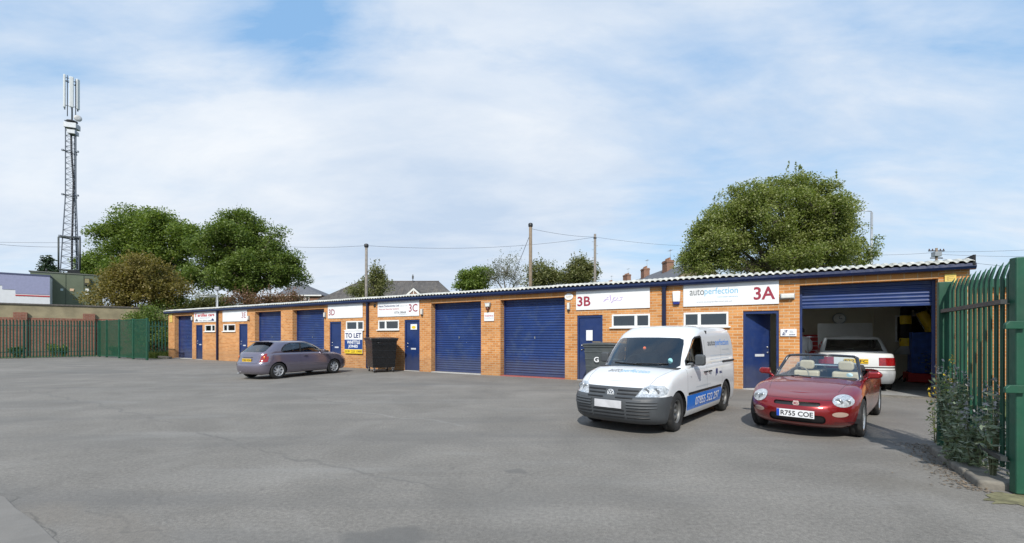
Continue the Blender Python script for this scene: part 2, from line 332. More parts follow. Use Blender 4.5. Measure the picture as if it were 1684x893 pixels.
# ================================================================ GROUND
def asphalt():
    m, t, b = newmat('worn_asphalt'); tc = t.new('ShaderNodeTexCoord').outputs['Object']
    big = t.noise(tc, .11, 7, .6, .4); mid = t.noise(tc, .7, 7, .65, .6); fine = t.noise(tc, 26, 4, .7); grit = t.noise(tc, 120, 2, .7)
    c = t.ramp(big, [(.3, (.180, .169, .152)), (.7, (.230, .214, .191))])
    c = t.mix(1.0, c, t.ramp(mid, [(.28, .80), (.72, 1.14)]), 'MULTIPLY')
    c = t.mix(1.0, c, t.ramp(fine, [(.3, .74), (.7, 1.24)]), 'MULTIPLY')
    c = t.mix(1.0, c, t.ramp(grit, [(.3, .70), (.72, 1.32)]), 'MULTIPLY')
    # long worn wheel tracks / paving seams
    mp = t.new('ShaderNodeMapping'); mp.inputs['Rotation'].default_value = (0, 0, -.62); mp.inputs['Scale'].default_value = (.10, .75, 1); t.ln(tc, mp.inputs[0])
    st = t.noise(mp.outputs[0], 1.1, 7, .62, .3)
    c = t.mix(t.ramp(st, [(.50, 0.), (.68, .50)]), c, (.125, .122, .118))
    mp2 = t.new('ShaderNodeMapping'); mp2.inputs['Rotation'].default_value = (0, 0, .35); mp2.inputs['Scale'].default_value = (.14, .8, 1); t.ln(tc, mp2.inputs[0])
    c = t.mix(t.ramp(t.noise(mp2.outputs[0], 1.7, 7, .6, .4), [(.55, 0.), (.72, .30)]), c, (.30, .295, .28))
    # oil and damp spots
    sp = t.noise(tc, 1.9, 6, .7, 1.0); c = t.mix(t.ramp(sp, [(.62, 0.), (.72, .45)]), c, (.095, .092, .088))
    # stains and old repairs that each have a place of their own
    wob = t.new('ShaderNodeTexNoise'); wob.inputs['Scale'].default_value = 1.6; wob.inputs['Detail'].default_value = 6; t.ln(tc, wob.inputs['Vector'])
    sc_ = t.new('ShaderNodeVectorMath', operation='MULTIPLY_ADD'); t.ln(wob.outputs['Color'], sc_.inputs[0]); sc_.inputs[1].default_value = (.55, .55, 0); t.ln(tc, sc_.inputs[2])
    spos = t.new('ShaderNodeVectorMath', operation='SUBTRACT'); t.ln(sc_.outputs[0], spos.inputs[0]); spos.inputs[1].default_value = (.275, .275, 0)
    def stain(px, py, rx, ry, rot, amt, col, edge=.25):
        nonlocal c
        g0 = gp(px, py); m_ = t.new('ShaderNodeMapping'); m_.vector_type = 'TEXTURE'; m_.inputs['Location'].default_value = (g0.x, g0.y, 0); m_.inputs['Rotation'].default_value = (0, 0, rot); m_.inputs['Scale'].default_value = (rx, ry, 1); t.ln(spos.outputs[0], m_.inputs[0])
        ln_ = t.new('ShaderNodeVectorMath', operation='LENGTH'); t.ln(m_.outputs[0], ln_.inputs[0]); k_ = t.ramp(ln_.outputs['Value'], [(1-edge, amt), (1.0, 0.)]); c = t.mix(t.math('MULTIPLY', k_, t.ramp(fine, [(.3, .6), (.6, 1.)])), c, col)
    for a_ in ((150, 611, 2.8, 1.1, -.3, .55, (.14, .137, .13)), (98, 598.5, 1.2, .3, -.2, .5, (.11, .107, .10)), (122, 603, .8, .25, -.2, .5, (.11, .107, .10)), (630, 884, .42, .16, .1, .55, (.10, .10, .098)), (850, 775, .22, .09, -.2, .5, (.09, .09, .088)),
               (1380, 745, 1.1, .5, .2, .35, (.12, .115, .105), .6), (1490, 690, .9, 1.3, -.4, .42, (.11, .105, .098), .7), (1060, 735, 1.0, .35, .1, .3, (.12, .118, .11), .6), (760, 628, 1.6, .5, -.5, .35, (.12, .115, .108), .6), (440, 780, 1.5, .5, .3, .22, (.30, .29, .27), .7), (900, 850, .9, .3, -.2, .2, (.29, .28, .26), .7), (1500, 800, .8, .4, -.5, .3, (.13, .115, .09), .7), (80, 845, .6, .25, -.4, .4, (.20, .175, .145), .5), (200, 870, .7, .25, -.5, .35, (.205, .18, .15), .6)): stain(*a_)
    def seam(p_, q_, w_, amt, col):
        nonlocal c
        A_, B_ = gp(*p_), gp(*q_); D_ = B_-A_; rot = math.atan2(D_.y, D_.x); L2 = D_.length; M_ = (A_+B_)/2
        m_ = t.new('ShaderNodeMapping'); m_.vector_type = 'TEXTURE'; m_.inputs['Location'].default_value = M_; m_.inputs['Rotation'].default_value = (0, 0, rot); m_.inputs['Scale'].default_value = (L2/2, w_, 1); t.ln(spos.outputs[0], m_.inputs[0])
        s_ = t.new('ShaderNodeSeparateXYZ'); t.ln(m_.outputs[0], s_.inputs[0]); k1 = t.ramp(t.math('ABSOLUTE', s_.outputs[1]), [(.15, amt), (1., 0.)]); k2_ = t.ramp(t.math('ABSOLUTE', s_.outputs[0]), [(.9, 1.), (1., 0.)])
        c = t.mix(t.math('MULTIPLY', t.math('MULTIPLY', k1, k2_), t.ramp(mid, [(.42, .15), (.55, 1.)])), c, col)
    for a_ in (((40, 640), (240, 684), .05, .5, (.12, .118, .112)), ((240, 684), (420, 738), .045, .6, (.11, .106, .10)), ((420, 738), (760, 812), .035, .55, (.11, .106, .10)), ((150, 838), (300, 893), .018, .6, (.10, .096, .09)), ((-20, 800), (100, 897), .016, .75, (.08, .078, .072)), ((560, 675), (780, 700), .05, .4, (.30, .29, .27)), ((700, 660), (1000, 730), .03, .3, (.13, .125, .118))): seam(*a_)
    # sparse cracks
    dv = t.new('ShaderNodeVectorMath', operation='ADD'); t.ln(tc, dv.inputs[0])
    nv = t.new('ShaderNodeTexNoise'); nv.inputs['Scale'].default_value = .8; nv.inputs['Detail'].default_value = 6; t.ln(tc, nv.inputs['Vector']); t.ln(nv.outputs['Color'], dv.inputs[1])
    vo = t.new('ShaderNodeTexVoronoi', feature='DISTANCE_TO_EDGE'); vo.inputs['Scale'].default_value = .13; t.ln(dv.outputs[0], vo.inputs['Vector'])
    ck = t.math('MULTIPLY', t.ramp(vo.outputs['Distance'], [(.0, 1.), (.0016, .0)]), t.ramp(t.noise(tc, .35, 4), [(.5, 0.), (.65, .45)]))
    c = t.mix(ck, c, (.055, .053, .05))
    lg_ = t.noise(tc, .28, 6, .62, .8); c = t.mix(t.ramp(lg_, [(.50, 0.), (.66, .42)]), c, (.15, .145, .135)); c = t.mix(t.ramp(lg_, [(.30, .35), (.44, 0.)]), c, (.27, .26, .24))
    # pale chips
    v2 = t.new('ShaderNodeTexVoronoi'); v2.inputs['Scale'].default_value = 3.5; t.ln(tc, v2.inputs['Vector'])
    c = t.mix(t.math('MULTIPLY', t.ramp(v2.outputs['Distance'], [(.018, 1.), (.03, 0.)]), t.ramp(t.noise(tc, .6, 3), [(.5, 0.), (.6, .7)])), c, (.42, .41, .37))
    t.ln(c, b.inputs['Base Color']); b.inputs['Roughness'].default_value = .88; b.inputs['Specular IOR Level'].default_value = .3
    bp = t.new('ShaderNodeBump'); bp.inputs['Strength'].default_value = .55; bp.inputs['Distance'].default_value = .012
    h = t.math('ADD', t.math('MULTIPLY', grit, .5), t.math('ADD', fine, t.math('MULTIPLY', ck, -1.0))); t.ln(h, bp.inputs['Height']); t.ln(bp.outputs[0], b.inputs['Normal'])
    return m
ASPH = asphalt()
GRASS = pm('rough_grass', (.055, .085, .022), .95, var=.45, vscale=1.2, bump=.6, bscale=30, dirt=(.16, .13, .06), dirtf=.6, dscale=1.5)
g = MB().quad((-500, -200, -.02), (500, -200, -.02), (500, 900, -.02), (-500, 900, -.02)).build('ground', GRASS); tag(g, kind='structure')
yard = [(-34.6, 30.5), (-30.4, 34.2), (-23.1, 29.7), (-22.9, 31.0), (11.0, 10.9), (6.4, 5.2), (4.9, 3.9), (5.4, -30), (-60, -30), (-60, 8)]
yb = MB(); yb.add([(x, y, 0.0) for x, y in yard], [tuple(range(len(yard)))]); yo = yb.build('yard', ASPH); tag(yo, kind='structure')
# side ground beyond the right fence
sg = MB().add([(6.4, 5.2, -.004), (11.0, 10.9, -.004), (24, 30, -.004), (60, 30, -.004), (60, -30, -.004), (5.4, -30, -.004), (4.9, 3.9, -.004)], [tuple(range(7))]).build('verge', GRASS); tag(sg, kind='structure')
# ragged resurfaced patches lying on the yard
PATCH = pm('dark_repair_asphalt', (.165, .160, .152), .9, var=.2, vscale=7, bump=.5, bscale=70)
PATCH2 = pm('smooth_grey_paving', (.185, .174, .158), .85, var=.12, vscale=3, bump=.25, bscale=60)
def blobpoly(c, rx, ry, rot, n=26, jag=.16, seed=1):
    r = random.Random(seed); out = []
    for k in range(n):
        a = 2*PI*k/n; q = 1+r.uniform(-jag, jag); x, y = rx*q*math.cos(a), ry*q*math.sin(a)
        out.append((c[0]+x*math.cos(rot)-y*math.sin(rot), c[1]+x*math.sin(rot)+y*math.cos(rot)))
    return out
k2 = [gp(-80, 790), gp(8, 818), gp(25, 836), gp(58, 858), gp(98, 896), gp(40, 960), gp(-160, 960)]
tag(MB().add([(v.x, v.y, .004) for v in k2], [tuple(range(len(k2)))]).build('paving', PATCH2), kind='structure')
# ================================================================ THE WORKSHOP TERRACE
bld = empty('workshop_terrace', O, ANG, 'long low orange brick terrace of workshop units with blue roller shutters and doors', 'building')
WT = 3.08      # top of the brickwork
LEN = U(1595)
# openings: (kind, px0, px1, py_top, py_bottom or None)
shut = [(287, 316, 519), (419, 462, 513), (481, 533, 509), (709, 791, 497), (823, 929, 486), (1315, 1543, 458)]
doors = [(322, 333, 535), (393, 407, 533), (542, 561, 529), (665, 690, 525), (949, 991, 517), (1222, 1281, 510)]
wins = [(337, 354, 534, 546), (367, 387, 532, 546), (569, 598, 528, 544), (622, 656, 526, 543), (1006, 1069, 515, 540), (1124, 1198, 511, 537)]
ops = []
for a, b_, y in shut: m_ = (a+b_)/2; ops.append([U(a), U(b_), 0, 2.85])
for a, b_, y in doors: ops.append([U(a), U(b_), 0, 2.20])
for a, b_, y0, y1 in wins:
    m_ = (a+b_)/2; ops.append([U(a), U(b_), 1.77, 2.20])
ops.sort()
wb = MB(); TH = .33; x = 0.0
for a, b_, z0, z1 in ops:
    wb.box(x, a, 0, TH, -.1, WT)
    if z0 > 0: wb.box(a, b_, 0, TH, -.1, z0)
    wb.box(a, b_, 0, TH, z1, WT); x = b_
wb.box(x, LEN, 0, TH, -.1, WT)
DEP = 12.0
wb.box(0, .3, TH, DEP, -.1, WT); wb.box(LEN-.3, LEN, TH, 1.3, -.1, WT); wb.box(LEN-.3, LEN, 7.5, DEP, -.1, WT); wb.box(.3, LEN-.3, DEP-.3, DEP, -.1, WT)
wb.build('wall', BRICK, bld)
# lintel course just proud of the wall over each shutter
lbs = []
for a, b_, y in shut: lb = MB(); lb.box(U(a)-.0, U(b_)+.0, -.004, 0, 2.862, 3.0); lbs.append(lb)
LINT = brickmat('brick_lintel_course', (.44, .19, .06), (.50, .24, .085), (.46, .32, .20), bw=.25, bh=.24)
for lb in lbs: lb.build('lintel', LINT, bld)
# interiors behind openings (blocks light)
ib = MB(); u0 = U(1100); GR = U(1543)
ib.box(.3, u0, TH+.6, TH+.62, 0, WT)          # dark sheet standing in for the shade inside the closed units
ib.build('interior_shade_sheet', pm('dark_interior', (.03, .03, .03), .9), bld)
rb = MB()
rb.box(u0, u0+.1, TH, DEP-.3, 0, WT); rb.box(u0+.1, LEN-.4, DEP-3.5, DEP-3.4, 0, WT); rb.box(LEN-.36, LEN-.302, TH, 1.3, 0, WT)
# inner office wall on the right part of the unit
pI = W2L(gp(1500, 624)); uo = W2L(ray(1435, 600, 1)*1.0)
def on_depth(px, yin):
    """local u of the facade-parallel plane at depth yin seen in column px"""
    d = Vector(((px-CX)/F, 1, 0)); a = W2L(Vector((0, 0, 0))); b2 = W2L(d); k = (yin-a.y)/(b2.y-a.y); return a.x+(b2.x-a.x)*k
YO = pI.y; uo = on_depth(1437, YO)
rb.box(uo, LEN+2.6, YO, YO+.1, 0, WT-.1)
rb.build('inner_wall', CREAM, bld)
MB().box(u0+.1, LEN-.30, TH, DEP-3.5, .0, .012).box(LEN-.30, LEN+2.6, 1.3, YO, .0, .012).build('floor_slab', pm('workshop_floor', (.30, .30, .29), .6, var=.25, vscale=2, dirt=(.06, .06, .06), dirtf=.6, dscale=1.5), bld)
RLM = (u0+1.8, u0+3.3, 3.2, 6.2)  # extent of the roof opening added to let light into the workshop
cb_ = MB(); cm_ = pm('pale_ceiling', (.60, .59, .55), .9)
for a_, b2_, c_, d_ in ((u0+.1, RLM[0], TH, DEP-3.5), (RLM[1], LEN-.402, TH, DEP-3.5), (RLM[0], RLM[1], TH, RLM[2]), (RLM[0], RLM[1], RLM[3], DEP-3.5)): cb_.box(a_, b2_, c_, d_, WT-.05, WT-.03)
cb_.box(LEN-.4, LEN+2.6, 1.3, YO, 2.72, 2.75); cb_.build('ceiling', cm_, bld)
wg = MB(); wg.box(LEN, LEN+2.9, 1.0, 1.3, -.1, 2.66); wg.box(LEN+2.6, LEN+2.9, 1.3, YO+.4, -.1, 2.66); wg.build('side_wing', BRICK, bld)
MB().box(LEN+.06, LEN+3.1, .86, YO+.6, 2.662, 2.86).build('side_wing_roof', pm('green_fascia', (.02, .09, .06), .5), bld)
MB().box(LEN-.005, LEN+2.6, 1.3, YO+.3, 2.75, 2.77).build('side_wing_deck', CREAM, bld)
# roof: profiled sheet with a short steep drip edge, then nearly flat
def sheet(name, x0, x1, prof, mat, par):
    P = .165; n = int(round((x1-x0)/.0275)); vs = []; m = len(prof); b = MB()
    for i in range(n+1):
        xx = x0+(x1-x0)*i/n; wv = .5-.5*math.cos(2*PI*xx/P); wv = min(1, wv*1.6)*.045+.004*math.sin(xx*1.7)+.003*math.sin(xx*5.1)
        for (yy, z) in prof: vs.append((xx, yy, z+wv))
    fs = [(i*m+j, (i+1)*m+j, (i+1)*m+j+1, i*m+j+1) for i in range(n) for j in range(m-1)]
    b.add(vs, fs); o = b.build(name, mat, par); s_ = o.modifiers.new('s', 'SOLIDIFY'); s_.thickness = .01; s_.offset = 1; return o
def roof():
    y0, z0 = .30, 3.26; zz = lambda y: z0+(y-y0)/(DEP+.2-y0)*.04; front = [(-.215, 3.155), (-.20, 3.165), (.02, 3.235), (.30, 3.26)]; full = front+[(DEP+.2, 3.30)]
    ro = sheet('roof', -.25, RLM[0], full, WHEATH, bld); sheet('roof', RLM[1], LEN+.03, full, WHEATH, bld)
    sheet('roof', RLM[0], RLM[1], front+[(RLM[2], zz(RLM[2]))], WHEATH, bld); sheet('roof', RLM[0], RLM[1], [(RLM[3], zz(RLM[3])), (DEP+.2, 3.30)], WHEATH, bld)
    m, t, b = newmat('milky_added_rooflight'); n = len(t.n); tl = t.new('ShaderNodeBsdfTranslucent'); tl.inputs[0].default_value = (.85, .86, .82, 1); df = t.new('ShaderNodeBsdfDiffuse'); df.inputs[0].default_value = (.6, .6, .56, 1)
    mx = t.new('ShaderNodeMixShader'); mx.inputs[0].default_value = .25; t.ln(tl.outputs[0], mx.inputs[1]); t.ln(df.outputs[0], mx.inputs[2]); t.ln(mx.outputs[0], t.n['Material Output'].inputs[0])
    MB().add([(RLM[0], RLM[2], zz(RLM[2])+.02), (RLM[1], RLM[2], zz(RLM[2])+.02), (RLM[1], RLM[3], zz(RLM[3])+.02), (RLM[0], RLM[3], zz(RLM[3])+.02)], [(0, 1, 2, 3)]).build('added_rooflight', m, bld)  # unseen translucent panel, added to brighten the workshop interior
roof()
fb = MB(); fb.box(-.18, LEN+.0, -.03, .30, WT+.002, 3.155); fb.build('fascia', NAVY, bld)
gb = MB()
gb.prism([(-.05, 3.15), (-.18, 3.15), (-.19, 3.08), (-.16, 3.025), (-.10, 3.005), (-.05, 3.01)], -.28, LEN+.07, 'x')
gb.build('gutter', pm('navy_gutter_face', (.005, .014, .060), .3, var=.15), bld)
MB().box(LEN+.005, LEN+.05, -.2, DEP+.2, 3.10, 3.33).build('verge_board', FELT, bld)
for px in (359, 606, 1093):
    u = U(px); d = MB(); d.box(u-.055, u+.055, -.115, -.004, .03, 3.03)
    d.box(u-.075, u+.075, -.125, -.002, 2.95, 3.03); d.box(u-.07, u+.07, -.12, -.002, 1.5, 1.56)
    d.build('downpipe', NAVY, bld, bevel=.02)
# shutters
def shutter(u0_, u1_, zb, zt, y):
    b = MB(); pitch = .092; n = max(2, int((zt-zb)/pitch)); prof = []
    for i in range(n):
        z = zt-(i+1)*pitch
        if z < zb-.02: break
        for k in range(6):
            a = k/6; prof.append((z+pitch*(1-a), -.021*math.sin(PI*min(a/.80, 1))))
    prof.append((zb, 0)); prof.sort()
    vs = []; 
    for z, d in prof: vs += [(u0_, y+d, z), (u1_, y+d, z)]
    fs = [(2*i, 2*i+1, 2*i+3, 2*i+2) for i in range(len(prof)-1)]
    b.add(vs, fs, 0, False); o = b.build('roller_shutter', BLUES, bld)
    for g0, g1 in ((u0_, u0_+.06), (u1_-.06, u1_)): gm = MB(); gm.box(g0, g1, y-.045, y+.03, 0.015, zt, 0); gm.build('guide_rail', BLUE, o)
    bb = MB(); bb.box(u0_+.062, u1_-.062, y-.03, y+.02, zb-.0, zb+.07); bb.build('bottom_rail', BLUES, o, bevel=.006)
    return o
SILL = pm('pale_threshold', (.45, .44, .42), .8, var=.1); SILLR = pm('red_threshold', (.35, .10, .09), .8, var=.15)
for i, (a, b_, y) in enumerate(shut):
    zb = .03
    if i == 5: zb = ZF(1430, 504)
    s_ = shutter(U(a)+.002, U(b_)-.002, zb, 2.858, .29)
    MB().box(U(a)+.002, U(b_)-.002, -.02, TH-.003, .0, .022).build('threshold', SILLR if i == 4 else (CONC if i == 5 else SILL), bld)
    if i < 5:
        c = (U(a)+U(b_))/2; MB().box(c-.02, c+.02, .255, .262, 1.40, 1.48).build('lock', STEEL, s_)
# doors
def door(i, a, b_):
    u0_, u1_ = U(a)+.002, U(b_)-.002; w_ = u1_-u0_
    fr = MB(); fr.box(u0_, u0_+.06, .03, .15, .02, 2.198); fr.box(u1_-.06, u1_, .03, .15, .02, 2.198); fr.box(u0_+.06, u1_-.06, .03, .15, 2.12, 2.198)
    if i == 5:
        piv = Matrix.Translation((u0_+.062, .10, 0)) @ Matrix.Rotation(math.radians(38), 4, 'Z')
    else: piv = Matrix.Translation((u0_+.062, .06, 0))
    W_ = w_-.124
    d = MB(); d.box(0, W_, 0, .045, .03, 2.118, M=piv); do = d.build('door', BLUE, bld, bevel=.004)
    fr.build('door_frame', BLUE, do)
    lp = .20 if i not in (4,) else .7
    l = MB(); cx = W_*(.55 if i != 4 else .72); z_ = .95
    l.box(cx-.14, cx+.14, -.012, -.001, z_-.035, z_+.035, M=piv); l.build('letter_plate', pm('pale_letter_plate', (.5, .52, .55), .4), do, bevel=.004)
    h = MB(); hx = .09 if i != 5 else W_-.1
    h.lathe([(0, -.03), (.025, -.03), (.028, 0)], 12, 'y', (hx, 0, 1.18)); h.lathe([(0, -.04), (.02, -.04), (.022, 0)], 12, 'y', (hx, 0, 1.03))
    h.v = [tuple(piv @ Vector(v)) for v in h.v]; h.build('handle', STEEL, do)
    MB().box(u0_, u1_, -.015, TH-.003, 0, .02).build('threshold', SILL, bld)
    return do, piv, W_
dd = [door(i, a, b_) for i, (a, b_, y) in enumerate(doors)]
# windows
def window(i, a, b_):
    u0_, u1_ = U(a)+.002, U(b_)-.002; w_ = u1_-u0_; z0, z1 = 1.772, 2.198; T = .055
    split = .36 if i in (1, 3, 5) else .64; um = u0_+w_*split
    f = MB(); f.box(u0_, u1_, -.01, .08, z1-T, z1); f.box(u0_, u1_, -.01, .08, z0, z0+T); f.box(u0_, u0_+T, -.01, .08, z0+T, z1-T); f.box(u1_-T, u1_, -.01, .08, z0+T, z1-T)
    f.box(um-T*.8, um+T*.8, -.01, .08, z0+T, z1-T)
    fo = f.build('window', UPVC, bld, bevel=.008)
    MB().box(u0_-.06, u1_+.06, -.07, -.012, z0-.035, z0+.01).build('sill', UPVC, fo, bevel=.008)
    for (p, q) in ((u0_+T, um-T*.8), (um+T*.8, u1_-T)): MB().box(p, q, .03, .036, z0+T, z1-T).build('pane', WINGL, fo)
    bl = MB(); bl.box(u0_, u1_, .42, .44, z0-.3, z1+.3); bl.build('room_gloom_sheet', pm('room_gloom', (.07, .08, .08), .9), fo)  # dark sheet behind the panes, its colour stands for the room's gloom
    if i >= 4:
        for (p, q, z, cc, nm) in ((.12, .24, .12, (.35, .5, .45), 'taped_note'), (.30, .42, .08, (.5, .55, .3), 'taped_note')):
            MB().box(u0_+w_*p, u0_+w_*q, .044, .048, z0+T+.01, z0+T+z+.06).build(nm, pm('note_%d' % int(p*100), cc, .8), fo)
for i, (a, b_, y0, y1) in enumerate(wins): window(i, a, b_)
# ================================================================ SIGNS ON THE FACADE
def board(name, px0, px1, z0, z1, label, cat='sign', y=-.03, th=.022, mat=None, group=None):
    u0_, u1_ = U(px0), U(px1); c = (u0_+u1_)/2; w_ = u1_-u0_
    m = MB(); m.box(-w_/2, w_/2, 0, th, z0, z1); o = m.build(name, mat or SIGNW, bevel=.003)
    o.location = L2W(c, y-.004, 0); o.rotation_euler = (0, 0, ANG); tag(o, label, cat, group); return o, w_, z0, z1
GT = dict(group='white name boards over the unit doors')
def fr_txt(o, w_, s, fx0, fx1, z0, z1, mat, bold=0., shear=0): return lettering(s, -w_/2+w_*fx0, -w_/2+w_*fx1, z0, z1, -.0035, mat, o, bold, shear=shear)
GREYT = pm('grey_print', (.10, .11, .12), .6, var=.02); CYT = pm('cyan_print', (.14, .42, .62), .6, var=.02); NAVT = pm('navy_print', (.02, .03, .12), .6, var=.02); PALT = pm('pale_grey_print', (.32, .36, .40), .6, var=.02)
PINKT = pm('pink_print', (.62, .34, .52), .6, var=.02); BLKT = pm('black_print', (.015, .015, .018), .6, var=.02); REDT = pm('red_print', (.45, .03, .04), .6, var=.02)
B0, B1 = 2.375, 3.03
o, w_, z0, z1 = board('unit_sign', 1124, 1281, B0, B1, 'white board with grey and cyan lettering and red 3A above the open door', **GT)
fr_txt(o, w_, 'auto', .075, .235, 2.70, 2.87, GREYT); fr_txt(o, w_, 'perfection', .24, .595, 2.66, 2.90, CYT); fr_txt(o, w_, 'automotive refinishers', .38, .595, 2.615, 2.645, CYT)
fr_txt(o, w_, 'www.autoperfection.co.uk', .15, .54, 2.465, 2.525, PALT); fr_txt(o, w_, '3A', .755, .965, 2.50, 2.86, RED, .022)
o, w_, z0, z1 = board('unit_sign', 948, 1069, B0, B1, 'white board with a pink word and red 3B above the grey bin', **GT)
fr_txt(o, w_, '3B', .02, .21, 2.50, 2.83, RED, .022)
fr_txt(o, w_, 'Aps', .385, .655, 2.57, 2.83, pm('lilac_print', (.50, .40, .62), .6), .03, .35); lettering('Aps', -w_/2+w_*.375, -w_/2+w_*.645, 2.585, 2.845, -.005, pm('white_print', (.8, .78, .8), .6), o, .0, shear=.35)
o, w_, z0, z1 = board('unit_sign', 622, 690, B0-.02, B1-.02, 'white board with navy and red lines of text and red 3C', **GT)
fr_txt(o, w_, '3C', .765, .965, 2.53, 2.86, RED, .008); fr_txt(o, w_, 'Alarm Technologies Ltd', .02, .53, 2.76, 2.87, NAVT, .02); fr_txt(o, w_, 'Fire and Security Systems', .04, .53, 2.64, 2.72, REDT, .01)
fr_txt(o, w_, '07736 588668', .42, .70, 2.48, 2.57, GREYT, .01); fr_txt(o, w_, 'installation and maintenance', .55, .74, 2.79, 2.815, GREYT); fr_txt(o, w_, 'www.alarmtech.co.uk', .52, .74, 2.43, 2.455, GREYT)
o, w_, z0, z1 = board('unit_sign', 540, 597, B0-.02, B1-.02, 'mostly blank white board with 3D at its left end', **GT)
fr_txt(o, w_, '3D', .03, .21, 2.50, 2.80, RED, .01)
o, w_, z0, z1 = board('unit_sign', 367, 407, B0-.02, B1-.03, 'mostly blank white board with thin 3E at its right end', **GT)
fr_txt(o, w_, '3E', .79, .96, 2.55, 2.86, RED, .0)
o, w_, z0, z1 = board('unit_sign', 320, 356, B0+.0, B1-.03, 'white board with a red title and two small vehicle drawings', **GT)
fr_txt(o, w_, 'T artillas cars', .03, .93, 2.72, 2.92, REDT, .03); fr_txt(o, w_, 'SERVICING', .28, .72, 2.60, 2.66, PALT); fr_txt(o, w_, 'TEL 07812 588', .25, .78, 2.42, 2.50, GREYT)
for cx, cm in ((.13, GREYT), (.86, NAVT)):
    cxx = -w_/2+w_*cx; mm = MB(); mm.add([(cxx+a*.17, -.0035, 2.50+b2*.09) for a, b2 in ((-1, -.7), (1, -.7), (1, .1), (.6, .25), (.35, .9), (-.4, .9), (-.7, .2), (-1, .1))], [tuple(range(8))]); mm.build('drawing', cm, o)
# to let board
zt0, zt1 = ZF(583, 580), ZF(583, 546)
o, w_, z0, z1 = board('letting_board', 569, 598, .68, 1.725, 'white blue and yellow TO LET board fixed under the window left of the black bin', y=-.075)
hh = z1-z0
MB().box(-w_/2, w_/2, -.003, -.0005, z0+hh*.19, z0+hh*.62).build('blue_panel', pm('letting_blue', (.01, .045, .20), .5), o)
MB().box(-w_/2, w_/2, -.003, -.0005, z0, z0+hh*.18).build('yellow_panel', pm('letting_yellow', (.75, .52, .02), .5), o)
def lt(s, a, b_, c, d, m, bold=.02): lettering(s, -w_/2+w_*a, -w_/2+w_*b_, z0+hh*c, z0+hh*d, -.006, m, o, bold)
lt('TO LET', .05, .95, .70, .92, NAVT, .025); lt('WHITTLE', .14, .88, .43, .58, SIGNW, .03); lt('JONES', .22, .76, .23, .39, SIGNW, .03); lt('0191 221 1999', .04, .96, .04, .14, BLKT, .01)
# small plates
o, w_, z0, z1 = board('wall_plaque', 1283.5, 1310, ZF(1297, 553), ZF(1297, 541), 'small white plaque with black S emblem on the pier right of the open door')
h_ = z1-z0; MB().add([(-w_/2+w_*a, -.003, z0+h_*b2) for a, b2 in ((.10, .15), (.30, .15), (.45, .85), (.25, .85))], [(0, 1, 2, 3)]).build('emblem', NAVT, o)
lettering('S', -w_/2+w_*.19, -w_/2+w_*.37, z0+h_*.25, z0+h_*.78, -.005, SIGNW, o, .02); fr_txt(o, w_, 'BODYSHOP', .55, .92, z0+h_*.14, z0+h_*.30, NAVT, .03); fr_txt(o, w_, 'SSL', .58, .82, z0+h_*.5, z0+h_*.78, PALT)
o, w_, z0, z1 = board('warning_sign', 797, 813, ZF(805, 528), ZF(805, 514), 'small white and red warning notice on the pier between the two middle shutters')
fr_txt(o, w_, 'WARNING', .06, .94, z0+.17, z0+.225, REDT, .02); fr_txt(o, w_, 'CCTV IN OPERATION', .08, .92, z0+.09, z0+.13, PALT)
o, w_, z0, z1 = board('warning_sign', 1172, 1196, ZF(1185, 595), ZF(1185, 543), 'tall white notice board on the wall behind the rear of the white van')
MB().box(-w_/2+.04, w_/2-.04, -.003, -.0005, z0+.04, z1-.04).build('paper_sheet', pm('faded_paper', (.62, .66, .70), .6), o)
o, w_, z0, z1 = board('paper_notice', 963.5, 974, ZF(968, 560), ZF(968, 543), 'white A4 notice taped on the blue door behind the grey bin', y=.025, th=.006)
MB().box(-w_/2+.05, w_/2-.05, -.003, -.0005, z0+.06, z1-.05).build('paper_sheet', pm('notice_paper', (.8, .8, .8), .6), o)
o, w_, z0, z1 = board('door_notice', 674.5, 685.0, ZF(680, 542), ZF(680, 533), 'white notice with a yellow symbol on the blue door right of the black bin', y=.03, th=.004)
MB().prism(ell(0, (z0+z1)/2-.02, w_*.33, (z1-z0)*.28, 14), -.003, -.0005, 'y').build('yellow_symbol', pm('notice_yellow', (.75, .5, .02), .6), o)
for (a, b_, y0, y1, lab) in ((279.5, 284, 530, 517, 'small yellow placard on the left corner of the terrace'), (1553, 1572, 466, 451, 'yellow placard at the top right corner of the terrace above the fence')):
    o, w_, z0, z1 = board('yellow_placard', a, b_, ZF(a, y0), ZF(a, y1), lab, mat=pm('yellow_card', (.68, .50, .12), .6)); fr_txt(o, w_, 'E', .2, .8, z0+.06, z1-.06, pm('tan_print', (.5, .36, .1), .6))
# oval plate
o = MB(); o.prism(ell(0, 0, .16, .115, 28), 0, .03, 'y'); o = o.build('oval_plate', SIGNW, bevel=.008); o.location = L2W(U(936), -.034, ZF(936, 488)); o.rotation_euler = (0, 0, ANG); tag(o, 'cream oval maker plate on the pier left of the 3B board', 'sign')
lettering('ALARM', -.10, .10, -.03, .03, -.003, pm('tan_print', (.5, .36, .1), .6), o, .0)
